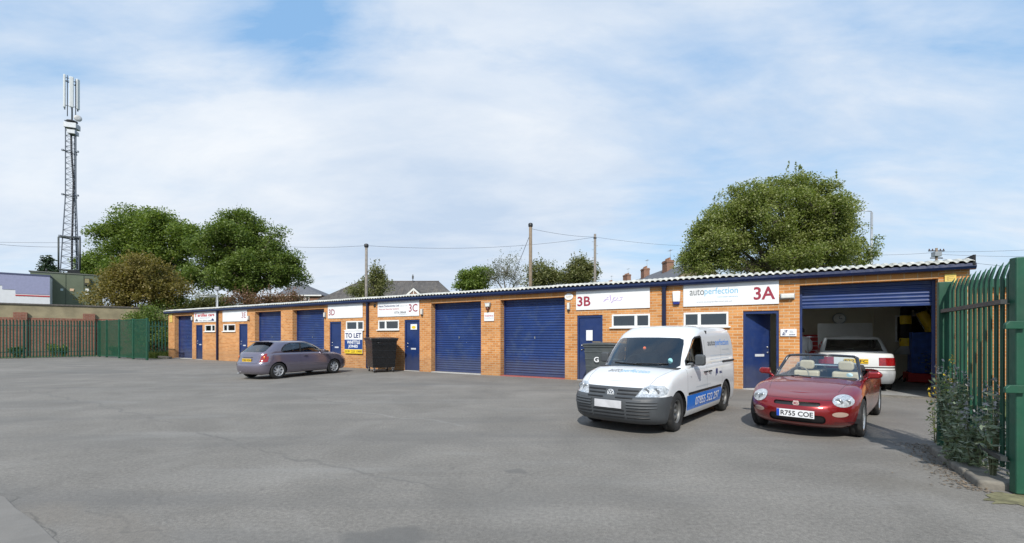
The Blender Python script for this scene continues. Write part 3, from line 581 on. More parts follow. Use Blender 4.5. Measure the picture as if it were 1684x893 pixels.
# wall lights
LAMPW = pm('frosted_lamp_cover', (.62, .62, .58), .35, var=.1)
def wlight(px, py, vert, lab):
    r = empty('wall_light', L2W(U(px), 0, ZF(px, py)), ANG, lab, 'wall light', 'bulkhead lights along the terrace')
    if vert:
        m = MB(); m.box(-.05, .05, -.05, -.002, -.13, .13); m.build('back_plate', GALV, r, bevel=.01)
        m = MB(); m.box(-.04, .04, -.115, -.051, -.11, .115); m.build('lamp_cover', LAMPW, r, bevel=.022, seg=3)
        m = MB(); m.lathe([(0, -.17), (.03, -.165), (.04, -.135), (.02, -.12)], 12, 'z', (0, -.06, 0)); m.build('sensor', BLACKP, r)
    else:
        m = MB(); m.box(-.17, .17, -.05, -.002, -.075, .075); m.build('back_plate', GALV, r, bevel=.01)
        m = MB(); m.box(-.155, .155, -.13, -.051, -.06, .06); m.build('lamp_cover', LAMPW, r, bevel=.03, seg=3)
wlight(1295, 487.5, False, 'wide bulkhead light beside the 3A board, lying crosswise')
wlight(936, 504, True, 'upright bulkhead light under the oval plate, left of the 3B board')
wlight(695, 513, True, 'upright bulkhead light right of the 3C board')
wlight(535.5, 518, True, 'upright bulkhead light left of the 3D board')
wlight(410, 523, True, 'upright bulkhead light right of the 3E board')
wlight(317.5, 524, True, 'upright bulkhead light left of the far end sign with red title')
# alarm box and camera
r = empty('alarm_box', L2W(U(1113), 0, ZF(1113, 490)), ANG, 'white alarm sounder with navy base on the brick left of the 3A board', 'alarm')
MB().prism([(-.10, -.12), (.10, -.12), (.115, .2), (-.115, .2)], -.09, -.002, 'y').build('cover', UPVC, r, bevel=.02); MB().prism([(-.085, -.2), (.085, -.2), (.10, -.122), (-.10, -.122)], -.085, -.002, 'y').build('strobe', pm('navy_strobe', (.02, .03, .2), .2), r, bevel=.012)
r = empty('security_lamp', L2W(U(804), 0, ZF(804, 503)), ANG, 'grey floodlight with sensor on the pier between the two middle shutters', 'security light')
MB().prism([(-.10, -.05), (.10, -.05), (.13, .12), (-.13, .12)], -.12, -.03, 'y').build('housing', GALV, r, bevel=.02); MB().prism([(-.08, -.03), (.08, -.03), (.10, .09), (-.10, .09)], -.126, -.121, 'y').build('lens', LAMPW, r)
MB().lathe([(0, -.19), (.05, -.17), (.06, -.12), (.04, -.07)], 14, 'z', (0, -.09, 0)).build('sensor', pm('brown_sensor', (.12, .03, .02), .3), r); MB().box(-.03, .03, -.03, -.002, -.06, .08).build('bracket', GALV, r)
r = empty('wall_vent', L2W(U(616.5), 0, ZF(616.5, 503)), ANG, 'small round black vent left of the 3C board', 'vent')
MB().lathe([(0, -.03), (.06, -.03), (.08, -.002)], 16, 'y').build('cowl', BLACKP, r)
# ================================================================ VEHICLES
def lerp_pts(pts, x):
    """smooth-ish piecewise interpolation of (x, value), ascending x"""
    if not isinstance(pts, (list, tuple)): return pts
    if x <= pts[0][0]: return pts[0][1]
    for (x0, v0), (x1, v1) in zip(pts, pts[1:]):
        if x <= x1:
            t = (x-x0)/(x1-x0); return v0+(v1-v0)*t
    return pts[-1][1]
def sm_pts(pts, x, w=.07):
    if not isinstance(pts, (list, tuple)): return pts
    return sum(lerp_pts(pts, x+d*w)*k for d, k in ((-1, .2), (-.5, .2), (0, .2), (.5, .2), (1, .2)))
NFR, NSD = 18, 44
def quarter(cl, w, n, N):
    """quarter superellipse from (cl,0) to (0,w), resampled by arc length"""
    P = []
    for i in range(241):
        a = i/240*PI/2; P.append((cl*abs(math.cos(a))**(2/n), w*abs(math.sin(a))**(2/n)))
    L = [0]
    for p, q in zip(P, P[1:]): L.append(L[-1]+math.hypot(q[0]-p[0], q[1]-p[1]))
    out = []; j = 0
    for k in range(N+1):
        s = L[-1]*k/N
        while j < len(L)-2 and L[j+1] < s: j += 1
        t = (s-L[j])/max(L[j+1]-L[j], 1e-9); out.append((P[j][0]+(P[j+1][0]-P[j][0])*t, P[j][1]+(P[j+1][1]-P[j][1])*t))
    return out
def loop(xf, xr, w, z, cf=.5, cr=.35, nf=3.2, nr=3.6, wt=None):
    """half plan outline, centre front to centre rear. z: number or [(x,z)]"""
    f = [(xf-cf+a, y) for a, y in quarter(cf, w, nf, NFR)]
    r = [(xr+cr-a, y) for a, y in quarter(cr, w, nr, NFR)][::-1]
    xa, xb = f[-1][0], r[0][0]
    s = [(xa+(xb-xa)*k/NSD, w) for k in range(1, NSD)]
    out = []
    for x, y in f+s+r:
        yy = y*(lerp_pts(wt, x) if wt else 1); out.append(Vector((x, yy, sm_pts(z, x))))
    return out
def stack(loops, subs=3, crown=.0, capn=5, capz=None, sharp=()):
    """list of loops bottom to top -> bmesh shell mirrored, capped on top"""
    rows = []
    n = len(loops)
    for i in range(n-1):
        p0 = loops[max(i-1, 0)]; p1 = loops[i]; p2 = loops[i+1]; p3 = loops[min(i+2, n-1)]
        if i in sharp: p0 = p1
        if i+1 in sharp: p3 = p2
        for k in range(subs):
            t = k/subs; row = []
            for a, b_, c, d in zip(p0, p1, p2, p3):
                row.append(.5*((2*b_)+(c-a)*t+(2*a-5*b_+4*c-d)*t*t+(3*b_-a-3*c+d)*t**3))
            rows.append(row)
    rows.append(loops[-1])
    if capn:
        top = loops[-1]
        for k in range(1, capn+1):
            q = 1-k/capn; row = []
            for p in top:
                cz = sm_pts(capz, p.x) if capz else p.z+crown
                row.append(Vector((p.x, p.y*q, p.z+(cz-p.z)*(1-q*q))))
            rows.append(row)
    bm = bmesh.new(); m = len(rows[0]); grid = []
    for row in rows:
        L = [bm.verts.new((p.x, p.y, p.z)) for p in row]; R = [bm.verts.new((p.x, -p.y, p.z)) for p in row]; grid.append((L, R))
    for a, b_ in zip(grid, grid[1:]):
        for side in (0, 1):
            for i in range(m-1):
                q = (a[side][i], a[side][i+1], b_[side][i+1], b_[side][i])
                try: bm.faces.new(q if side == 0 else q[::-1])
                except ValueError: pass
    bmesh.ops.remove_doubles(bm, verts=bm.verts, dist=.0006)
    bmesh.ops.dissolve_degenerate(bm, dist=.0003, edges=bm.edges)
    bmesh.ops.recalc_face_normals(bm, faces=bm.faces)
    # outward check
    s = sum(f.calc_center_median().dot(f.normal)*f.calc_area() for f in bm.faces)
    if s < 0: bmesh.ops.reverse_faces(bm, faces=bm.faces)
    for f in bm.faces: f.smooth = True
    return bm
AX = {'y': (0, 2), 'x': (1, 2), 'z': (0, 1)}
def cut(bm, poly, axis, flt):
    """cut a convex outline through the shell seen along an axis; returns the faces inside it"""
    i, j = AX[axis]; bm.normal_update()
    ar = sum(poly[k][0]*poly[(k+1) % len(poly)][1]-poly[(k+1) % len(poly)][0]*poly[k][1] for k in range(len(poly)))
    if ar < 0: poly = poly[::-1]
    xs = [p[0] for p in poly]; zs = [p[1] for p in poly]; x0, x1, z0, z1 = min(xs)-.01, max(xs)+.01, min(zs)-.01, max(zs)+.01
    cand = []
    for f in bm.faces:
        a = [v.co[i] for v in f.verts]; c = [v.co[j] for v in f.verts]
        if max(a) < x0 or min(a) > x1 or max(c) < z0 or min(c) > z1: continue
        if flt(f.calc_center_median(), f.normal): cand.append(f)
    for k in range(len(poly)):
        p, q = poly[k], poly[(k+1) % len(poly)]
        d = Vector((q[0]-p[0], q[1]-p[1]))
        if d.length < 1e-6: continue
        no = Vector((0, 0, 0)); no[i] = d[1]; no[j] = -d[0]; no.normalize(); c = Vector((0, 0, 0)); c[i] = p[0]; c[j] = p[1]
        cs = set(cand); es = {e for f in cs for e in f.edges}; vs = {v for f in cs for v in f.verts}
        r = bmesh.ops.bisect_plane(bm, geom=list(cs)+list(es)+list(vs), plane_co=c, plane_no=no, dist=1e-5)
        cand = [g for g in r['geom'] if isinstance(g, bmesh.types.BMFace) and g.is_valid]
        cs = set(cand)
    out = []
    for f in cand:
        c = f.calc_center_median(); ok = True
        for k in range(len(poly)):
            p, q = poly[k], poly[(k+1) % len(poly)]
            if (q[0]-p[0])*(c[j]-p[1])-(q[1]-p[1])*(c[i]-p[0]) < -1e-7: ok = False; break
        if ok: out.append(f)
    return out
def extract(bm, faces, name, mat, parent, off=0., thick=0., keep=False):
    """make a part out of some faces of the shell"""
    if not faces: print('EMPTY', name); return None
    vm = {}; me = bpy.data.meshes.new(name); vs = []; fs = []
    for f in faces:
        idx = []
        for v in f.verts:
            if v not in vm: vm[v] = len(vs); vs.append(v.co+v.normal*off)
            idx.append(vm[v])
        fs.append(idx)
    me.from_pydata([tuple(v) for v in vs], [], fs); me.materials.append(mat); me.polygons.foreach_set('use_smooth', [True]*len(fs)); me.update()
    o = bpy.data.objects.new(name, me); COL.objects.link(o); o.parent = parent
    if thick:
        s = o.modifiers.new('s', 'SOLIDIFY'); s.thickness = thick; s.offset = -1
    if not keep: bmesh.ops.delete(bm, geom=faces, context='FACES')
    return o
def paint(faces, idx):
    for f in faces: f.material_index = idx
def finish(bm, name, mats, parent):
    me = bpy.data.meshes.new(name); bm.to_mesh(me)
    for m in mats: me.materials.append(m)
    o = bpy.data.objects.new(name, me); COL.objects.link(o); o.parent = parent; return o
def bvh_of(bm): return BVHTree.FromBMesh(bm)
def decal(bvh, vs, fs, to3, d, mat, name, parent, off=.004):
    """lay flat lettering on the shell along direction d"""
    out = []
    for v in vs:
        p = to3(v); hit = bvh.ray_cast(p-d*2.0, d)
        out.append(tuple(hit[0]+hit[1]*off*(1 if hit[1].dot(d) < 0 else -1)) if hit[0] else tuple(p))
    me = bpy.data.meshes.new(name); me.from_pydata(out, [], fs); me.materials.append(mat); o = bpy.data.objects.new(name, me); COL.objects.link(o); o.parent = parent; return o
L_ = lambda c, n: c.y > .35 and n.y > .25
R_ = lambda c, n: c.y < -.35 and n.y < -.25
def strip(x0, z0, x1, z1, t=.007):
    d = Vector((x1-x0, z1-z0)).normalized(); n = Vector((-d.y, d.x))*t/2
    return [(x0+n.x, z0+n.y), (x1+n.x, z1+n.y), (x1-n.x, z1-n.y), (x0-n.x, z0-n.y)]
def wheel(parent, x, y, r, style, rim=None, rr_=.62, wid=.185, steer=0):
    """one road wheel; y sign gives the side"""
    s = 1 if y > 0 else -1; w = empty('wheel', (x, y, r)); w.parent = parent; w.rotation_euler = (0, 0, steer)
    ri = r*rr_; hw = wid/2
    prof = [(ri, -hw*.9), (ri+.02, -hw), (r-.035, -hw), (r-.008, -hw*.82), (r, -hw*.5), (r, -hw*.15), (r-.006, -hw*.12), (r-.006, hw*.12), (r, hw*.15), (r, hw*.5), (r-.008, hw*.82), (r-.035, hw), (ri+.02, hw), (ri, hw*.9)]
    m = MB(); m.lathe(prof, 40, 'y'); m.build('tyre', TYRE, w)
    R = MB(); F_ = hw*.80*s
    R.lathe([(ri+.002, -F_), (ri-.002, F_*1.08), (ri-.012, F_*1.08), (ri-.022, F_*.6), (ri-.03, F_*.1), (ri-.035, -F_)], 40, 'y')
    if style == 'steel':
        R.lathe([(ri-.026, F_*.35), (ri*.80, F_*.30), (ri*.62, F_*.75), (ri*.45, F_*.8), (ri*.40, F_*.35), (ri*.18, F_*.35), (ri*.16, F_*.9), (0, F_*.95)], 40, 'y')
        R.build('rim', rim, w); h = MB()
        for k in range(20):
            a = 2*PI*k/20; h.prism(ell(ri*.795*math.cos(a), ri*.795*math.sin(a), .016, .012, 8, a), F_*.55, F_*.42, 'y')
        h.build('vent_hole', BLACKP, w)
    else:
        n = {'swirl': 7, 'multi': 8}[style]
        R.lathe([(ri*.30, F_*.9), (ri*.24, F_*1.05), (ri*.10, F_*1.0), (0, F_*1.0)], 24, 'y')
        for k in range(n):
            a = 2*PI*k/n; tw = .42 if style == 'swirl' else 0
            for (dw, dd) in ([(0, .0)] if style == 'swirl' else [(-.09, 0), (.09, 0)]):
                pts = []
                for q in range(5):
                    f = q/4; rad = ri*(.2+.76*f); aa = a+dd+tw*f*s+dw*(1-.0*f); ww = ri*(.13 if style == 'swirl' else .045)*(1+.5*f if style == 'swirl' else 1)
                    pts.append((rad, aa, ww, F_*(.98-.12*f)))
                vs = []; fs = []
                for rad, aa, ww, yy in pts:
                    dx, dz = -math.sin(aa), math.cos(aa); cx, cz = rad*math.cos(aa), rad*math.sin(aa)
                    vs += [(cx-dx*ww, yy, cz-dz*ww), (cx+dx*ww, yy, cz+dz*ww), (cx+dx*ww, yy-.02*s, cz+dz*ww), (cx-dx*ww, yy-.02*s, cz-dz*ww)]
                for q in range(4):
                    for e in range(4): fs.append((q*4+e, q*4+(e+1) % 4, q*4+4+(e+1) % 4, q*4+4+e))
                R.add(vs, fs, 0, False)
        R.build('rim', rim, w)
        d = MB(); d.lathe([(ri-.03, F_*.15), (ri*.3, F_*.15), (0, F_*.15)], 32, 'y'); d.build('brake_disc', pm('dark_brake', (.03, .03, .03), .6, metal=.4), w)
    return w
def arch(bm, parent, xw, r, z, halfw, deep=.32, lip=None):
    pl = [(xw+r*math.cos(a), z+r*math.sin(a)) for a in [math.radians(d) for d in range(0, 181, 9)]]+[(xw-r*1.02, -.2), (xw+r*1.02, -.2)]
    for flt in (lambda c, n: c.y > .4, lambda c, n: c.y < -.4):
        fs = cut(bm, pl, 'y', flt); bmesh.ops.delete(bm, geom=fs, context='FACES')
def wells(parent, axles, r, z, halfw, deep=.34, zb=.18):
    m = MB()
    for xw in axles:
        for s in (1, -1):
            n = 16; A = [math.radians(-8+196*k/n) for k in range(n+1)]
            vs = []
            for a in A: vs += [(xw+(r+.002)*math.cos(a), s*(halfw-.02), z+(r+.002)*math.sin(a)), (xw+(r+.002)*math.cos(a), s*(halfw-deep), z+(r+.002)*math.sin(a))]
            fs = [(2*k, 2*k+1, 2*k+3, 2*k+2) for k in range(n)]+[tuple(2*k+1 for k in range(n+1))]
            m.add(vs, fs)
    m.build('wheel_arch_liner', BLACKP, parent)
def seat(mat, parent, x, y, z, w=.5, h=.62, head=True, hm=None):
    s = MB(); s.prism([(0, 0), (.12, 0), (.04, h), (-.10, h+.01), (-.10, h-.03)], -w/2, w/2, 'y'); s.prism([(.08, 0), (.52, .03), (.52, .15), (.10, .13)], -w/2, w/2, 'y')
    s.v = [(v[0]+x, v[1]+y, v[2]+z) for v in s.v]; o = s.build('seat', mat, parent, bevel=.045, seg=3)
    if head:
        q = MB(); q.prism(rr(-.13, .13, h+.03, h+.21, .06), -.11, .01, 'x'); q.v = [(v[0]+x, v[1]+y, v[2]+z) for v in q.v]; q.build('headrest', hm or mat, o, bevel=.03, seg=3)
    return o
def steering(parent, x, y, z, mat=None):
    m = MB(); c = [Vector((x-.07*math.sin(a)*0-.09*math.cos(a), y+.18*math.sin(a), z+.16*math.cos(a))) for a in [2*PI*k/20 for k in range(21)]]
    m.tube(c, .013, 6, cap=False); m.tube([(x+.02, y-.16, z), (x, y, z), (x+.02, y+.16, z)], .014, 6); m.tube([(x+.01, y, z), (x+.18, y, z-.1)], .03, 8); m.build('steering_wheel', mat or BLACKP, parent)
def plate(parent, x, y, z, w, h, face, txt, mat, yaw=0, blue=False, tilt=0, blank=False):
    """number plate, face=+1 looks forward (+x)"""
    b = MB(); b.box(-.006, .006, -w/2, w/2, -h/2, h/2); o = b.build('number_plate', mat, parent, bevel=.003); o.location = (x, y, z); o.rotation_euler = (0, tilt, yaw+(0 if face > 0 else PI))
    if txt:
        x0, x1 = (-w/2+(.06 if blue else .015)), w/2-.015
        vs, fs = fit(txt, x0, x1, -h*.33, h*.33, .018); me = bpy.data.meshes.new('characters'); me.from_pydata([(.0085, v[0], v[1]) for v in vs], [], fs); me.materials.append(BLKT)
        c = bpy.data.objects.new('characters', me); COL.objects.link(c); c.parent = o
    if blue: q = MB(); q.box(.0065, .0075, -w/2+.002, -w/2+.042, -h/2+.002, h/2-.002); q.build('blue_band', pm('plate_blue', (.01, .06, .42), .4), o)
    return o
def arr(*p): return list(p)

# ---------------------------------------------------------------- white panel van
def make_van():
    root = empty('panel_van', (0, 0, 0), 0, 'white panel van with grey bumper, blue side stripe and a phone number on its side', 'van')
    zs = .93
    WP = carpaint('white_van_paint', (.66, .67, .68), 0, .4, .03)
    tap = [(-2.2, .99), (-1.0, 1.), (.9, 1.), (1.5, .985), (2.3, .95)]
    lo = [loop(2.06, -2.10, .84, .19, .45, .3, 2.8, 3.6, tap), loop(2.17, -2.16, .875, .27, .48, .3, 2.8, 3.6, tap), loop(2.21, -2.18, .895, .42, .50, .3, 2.8, 3.6, tap),
          loop(2.20, -2.18, .90, .58, .50, .3, 2.8, 3.6, tap), loop(2.12, -2.17, .90, [(-2.2, .80), (1.0, .78), (2.1, .65)], .50, .3, 2.7, 3.6, tap),
          loop(2.05, -2.16, .895, [(-2.2, 1.0), (.7, .97), (1.4, .875), (2.1, .735)], .52, .3, 2.6, 3.6, tap),
          loop(1.97, -2.15, .865, [(-2.2, 1.08), (.6, 1.05), (1.25, .985), (1.7, .885), (2.0, .785)], .52, .3, 2.5, 3.6, tap),
          loop(1.90, -2.14, .80, [(-2.2, 1.10), (.6, 1.065), (1.25, 1.02), (1.7, .92), (2.0, .815)], .52, .3, 2.5, 3.6, tap)]
    bm = stack(lo, 3, capn=6, capz=[(-2.2, 1.10), (.6, 1.08), (1.25, 1.055), (1.6, .965), (1.9, .835)])
    up = [loop(1.30, -2.15, .868, [(-2.2, 1.05), (.7, 1.05), (1.0, .99), (1.3, 1.0)], .56, .22, 2.9, 4, None), loop(1.19, -2.15, .868, [(-2.2, 1.10), (1.2, 1.07)], .56, .22, 2.9, 4),
          loop(.95, -2.14, .852, 1.32, .56, .22, 3.0, 4), loop(.66, -2.10, .815, 1.58, .55, .24, 3.0, 4), loop(.49, -2.06, .78, 1.69, .54, .26, 2.9, 4), loop(.30, -2.00, .70, 1.775, .5, .28, 2.7, 3.6), loop(.16, -1.94, .60, 1.80, .45, .3, 2.6, 3.4)]
    bu = stack(up, 4, capn=5, capz=[(-2.2, 1.815), (-.6, 1.845), (.3, 1.80)])
    bw, bub = bvh_of(bm), bvh_of(bu)
    # --- openings in the lower body
    r = .36
    for xw in (1.34, -1.34): arch(bm, root, xw, r, .335, .9)
    # cabin deck away
    fs = cut(bm, [(1.12, -.72), (1.12, .72), (-2.0, .72), (-2.0, -.72)], 'z', lambda c, n: n.z > .6); bmesh.ops.delete(bm, geom=fs, context='FACES')
    # headlamps
    for s in (1, -1):
        f_ = (lambda c, n: c.x > 1.4 and c.y > .2) if s > 0 else (lambda c, n: c.x > 1.4 and c.y < -.2)
        hl = [(s*.46, .625), (s*.80, .635), (s*.865, .67), (s*.87, .74), (s*.82, .80), (s*.62, .81), (s*.54, .775)]
        fs = cut(bm, hl, 'x', f_)
        o = extract(bm, fs, 'headlight', LENS, root, .004)
        for cy, rad in ((.60, .055), (.74, .060)):
            q = MB(); q.lathe([(rad, 0), (rad*.9, .012), (rad*.5, .004), (0, .002)], 18, 'x'); hh = bw.ray_cast(Vector((3, s*cy, .722)), Vector((-1, 0, 0)))
            q.v = [(v[0]+hh[0].x+.0, v[1]+s*cy, v[2]+.722) for v in q.v]; q.build('lamp_bowl', pm('lamp_bowl', (.30, .32, .34), .2, metal=.6, coat=1), o)
    # grille + bumper : everything low at the front turns grey plastic
    gr = cut(bm, [(-.53, .60), (.53, .60), (.47, .66), (.52, .82), (-.52, .82), (-.47, .66)][0:0] or [(-.42, .575), (.42, .575), (.54, .765), (-.54, .765)], 'x', lambda c, n: c.x > 1.6)
    extract(bm, gr, 'grille_surround', DARKP, root, .002)
    for s in (1, -1):
        cut(bm, [(1.66, .05), (2.4, .05), (2.4, .63), (1.66, .63)], 'y', lambda c, n: c.x > 1.2 and c.y*s >= -.01)
    bf = [f for f in bm.faces if f.calc_center_median().x > 1.60 and f.calc_center_median().z < .63]
    bp = extract(bm, bf, 'front_bumper', DARKP, root, .006)
    def fribs(y0, y1, z, t, mat, name, par, off=.012, n=14):
        m = MB(); pts = []
        for k in range(n+1):
            y = y0+(y1-y0)*k/n; h = bw.ray_cast(Vector((3, y, z)), Vector((-1, 0, 0)))
            if h[0]: pts.append(h[0]+Vector((off-.006, 0, 0)))
        vs = []
        for p in pts: vs += [p+Vector((-.004, 0, -t)), p+Vector((.012, 0, -t*.4)), p+Vector((.012, 0, t*.4)), p+Vector((-.004, 0, t))]
        fs = [(4*k+e, 4*k+e+1, 4*k+5+e, 4*k+4+e) for k in range(len(pts)-1) for e in range(3)]
        m.add(vs, fs, 0, True); return m.build(name, mat, par)
    for z in (.605, .66, .715): 
        for a, b_ in ((-.43, -.12), (.12, .43)): fribs(a-(z-.605)*.5*(1 if a < -.2 else 0), b_+(z-.605)*.5*(1 if b_ > .2 else 0), z, .017, BLACKP, 'grille_slot', root, .008)
    for z in (.30, .355, .41):
        fribs(-.70, -.34, z, .012, BLACKP, 'air_slot', bp, .012); fribs(-.30, .30, z, .014, BLACKP, 'air_slot', bp, .012); fribs(.34, .70, z, .012, BLACKP, 'air_slot', bp, .012)
    for z in (.465, .51, .555):
        for a, b_ in ((-.80, -.34), (.34, .80)): fribs(a, b_, z, .016, DARKP, 'bumper_rib', bp, .02)
    # round badge with two stacked letters
    h = bw.ray_cast(Vector((3, 0, .665)), Vector((-1, 0, 0)))[0]
    bd = MB(); bd.lathe([(.066, 0), (.066, .02), (.056, .022), (.055, .012), (0, .012)], 28, 'x'); bd.v = [(v[0]+h.x-.002, v[1], v[2]+.665) for v in bd.v]; bd = bd.build('badge', pm('badge_back', (.10, .13, .18), .3), root)
    q = MB()
    def stroke(p0, p1, t=.009):
        d = Vector((p1[0]-p0[0], p1[1]-p0[1])).normalized(); n = Vector((-d.y, d.x))*t
        q.add([(h.x+.024, a, b_+.665) for a, b_ in ((p0[0]+n.x, p0[1]+n.y), (p0[0]-n.x, p0[1]-n.y), (p1[0]-n.x, p1[1]-n.y), (p1[0]+n.x, p1[1]+n.y))], [(0, 1, 2, 3)])
    stroke((-.022, .047), (0, .008)); stroke((.022, .047), (0, .008)); stroke((-.046, .022), (-.020, -.044)); stroke((-.020, -.044), (0, .002)); stroke((0, .002), (.020, -.044)); stroke((.020, -.044), (.046, .022))
    q.lathe([(.066, h.x+.020), (.066, h.x+.026), (.055, h.x+.026), (.055, h.x+.018)], 28, 'x', (0, 0, .665)); q.build('emblem', pm('bright_emblem', (.72, .74, .76), .35, metal=.2, var=.03), bd)
    hp = bw.ray_cast(Vector((3, 0, .515)), Vector((-1, 0, 0)))[0]; plate(root, hp.x+.02, 0, .50, .52, .125, 1, None, pm('blank_plate', (.50, .50, .52), .4, var=.14, vscale=5))
    # blue stripe, sill, black moulding
    for s in (1, -1):
        sd = (lambda c, n: c.y > .6) if s > 0 else (lambda c, n: c.y < -.6)
        st = cut(bm, [(.955, .33), (.965, .56), (-.98, .56), (-1.02, .50), (-.95, .30), (.93, .30)], 'y', sd); 
        extract(bm, st, 'side_stripe', pm('blue_stripe', (.015, .16, .60), .3, var=.10, vscale=1.2, coat=.6), root, .0015)
        mo = cut(bm, [(.90, .572), (.90, .612), (-.97, .612), (-.97, .572)], 'y', sd); extract(bm, mo, 'side_moulding', BLACKP, root, .010)
        for p in (strip(.93, .62, .93, 1.04), strip(-.10, .62, -.10, 1.04), strip(-1.05, .62, -1.05, .95), strip(-.40, 1.00, -1.05, 1.0, .05) if False else strip(-.96, .55, -.96, .3)): paint(cut(bm, p, 'y', sd), 1)
        vs, fs = fit('07855 522 297', 0, 1, 0, 1, .012, .12)
        if s > 0: decal(bw, vs, fs, lambda v: Vector((.58-v[0]*1.38, .8, .355+v[1]*.15)), Vector((0, -1, 0)), SIGNW, 'phone_number', root, .014)
        else: decal(bw, vs, fs, lambda v: Vector((-.72+v[0]*1.22, -.8, .36+v[1]*.13)), Vector((0, 1, 0)), SIGNW, 'phone_number', root, .009)
    # hood lines
    for s in (1, -1): paint(cut(bm, [(1.95, s*.60), (1.95, s*.607), (1.22, s*.762), (1.22, s*.755)], 'z', lambda c, n: n.z > .3 and c.x > 1), 1)
    # lettering on the bonnet, reads from the front
    for txt, a, b_, mt in (('auto', -.40, -.14, GREYT), ('perfection', -.13, .42, CYT)):
        vs, fs = fit(txt, a, b_, 0, .12 if txt == 'auto' else .155, -.005, .1)
        off0 = .0 if txt == 'perfection' else .035
        decal(bw, vs, fs, lambda v: Vector((1.60-(v[1]+off0)*1.3, v[0], 1.2)), Vector((0, 0, -1)), mt, 'lettering', root, .003)
    body = finish(bm, 'body', [WP, BLACKP], root)
    # --- upper shell
    ws = cut(bu, [(-.62, 1.035), (.62, 1.035), (.72, 1.045), (.775, 1.09), (.71, 1.46), (.68, 1.545), (.60, 1.575), (.2, 1.585), (-.2, 1.585), (-.60, 1.575), (-.68, 1.545), (-.71, 1.46), (-.775, 1.09), (-.72, 1.045)], 'x', lambda c, n: c.x > .2 and n.x > .16)
    extract(bu, ws, 'windscreen', CARGL, root, -.002)
    for s in (1, -1):
        sd = (lambda c, n: c.y > .5 and n.y > .3) if s > 0 else (lambda c, n: c.y < -.5 and n.y < -.3)
        sw = cut(bu, [(.88, 1.085), (.85, 1.17), (.42, 1.55), (.32, 1.60), (.06, 1.625), (.02, 1.60), (.0, 1.12), (.02, 1.085)], 'y', sd); fr_ = extract(bu, sw, 'side_window', BLACKP, root, -.002, keep=True)
        bmesh.ops.delete(bu, geom=sw, context='FACES'); bpy.data.objects.remove(fr_)
        # rebuild glass + black seal from a second pass on a fresh copy is not needed: glass fills it
        gl = MB()
        def sp(x, z, o=0):
            hh = bub.ray_cast(Vector((x, s*2, z)), Vector((0, -s, 0))); return hh[0]+Vector((0, -s*(.004+o), 0))
        outer = [(.88, 1.085), (.85, 1.17), (.42, 1.55), (.32, 1.60), (.06, 1.625), (.02, 1.60), (.0, 1.12), (.02, 1.085)]
        cxm, czm = .38, 1.27; inner = [(cxm+(x-cxm)*.90, czm+(z-czm)*.90) for x, z in outer]
        vs = [sp(*p) for p in outer]+[sp(*p, .003) for p in inner]; n = len(outer)
        gl.add(vs, [(k, (k+1) % n, n+(k+1) % n, n+k) for k in range(n)]); gs = gl.build('window_seal', BLACKP, root)
        g2 = MB(); g2.add([sp(*p, .004) for p in inner], [tuple(range(n))]); g2.build('side_window', CARGL, gs)
        di = MB(); a, b_ = inner[0], (.60, 1.40); di.tube([sp(.60, 1.10, -.002), sp(.60, 1.385, -.002)], .012, 4); di.build('divider', BLACKP, gs)
        # sliding door rail
        rl = MB(); P = [sp(x, 1.075, -.012) for x in (-1.15, -1.5, -1.9, -2.0)]; rl.tube(P, .022, 4, sm=False); rl.build('door_rail', BLACKP, root)
        for p in (strip(-.10, 1.04, -.10, 1.54, .007), strip(-1.08, 1.04, -1.08, 1.54, .006)): paint(cut(bu, p, 'y', sd), 1)
    # lettering on the van side (left side seen) and on the right side
    for s in (1, -1):
        T3 = (lambda v: Vector((v[0], 0, v[1]))); dirn = Vector((0, -s, 0)); 
        def lay(bv, txt, xa, xb, za, zb, mt, bold=0., sh=0.):
            vs, fs = fit(txt, 0, 1, 0, 1, bold, sh)
            decal(bv, vs, fs, (lambda v: Vector((xa+(xb-xa)*(v[0] if s > 0 else 1-v[0]), s*.8, za+(zb-za)*v[1]))), dirn, mt, 'lettering', root, .003)
        lay(bub, 'auto', -.30, -.77, 1.42, 1.52, GREYT, .02); lay(bub, 'perfection', -.79, -1.72, 1.38, 1.55, pm('blue_print', (.08, .24, .60), .5), .015); lay(bub, 'automotive refinishers', -1.2, -1.72, 1.315, 1.345, PALT)
        for k, tx in enumerate(('alloy wheel refurbishment and repair', 'smart repairs and full resprays', 'accident damage insurance work')): lay(bub, tx, -.42, -1.75+.12*k, 1.20-.07*k, 1.235-.07*k, pm('pale_blue_print', (.42, .52, .64), .6))
        lay(bw, 'www.autoperfection.co.uk', .52, -.30, .66, .70, PALT); lay(bw, 'S', -.62, -.76, .78, .96, NAVT, .1); lay(bw, 'SSL', -.86, -1.05, .84, .89, NAVT, .04); lay(bw, 'TDI', .80, .74, .87, .895, GREYT)
        dh = MB()
        for xx in (.02, -.24):
            hh = bw.ray_cast(Vector((xx, s*2, .93)), Vector((0, -s, 0)))[0]; dh.tube([hh+Vector((.07, s*.006, 0)), hh+Vector((.03, s*.03, .004)), hh+Vector((-.05, s*.03, .0)), hh+Vector((-.08, s*.006, 0))], .016, 6)
        dh.build('door_handle', BLACKP, body)
        mr = empty('door_mirror', (.64, s*.90, 1.20)); mr.parent = root
        m = MB(); m.prism(rr(-.08, .11, -.10, .10, .05), -.08, .03, 'x'); m.v = [(v[0]*.9+.02*abs(v[1]), s*(v[1]+.10), v[2]-.02) for v in m.v]; m.build('housing', DARKP, mr, bevel=.03, seg=3)
        m = MB(); m.box(-.03, .06, -.08*s if s > 0 else .0, .0 if s > 0 else .08, -.14, -.07); m.build('arm', DARKP, mr, bevel=.02)
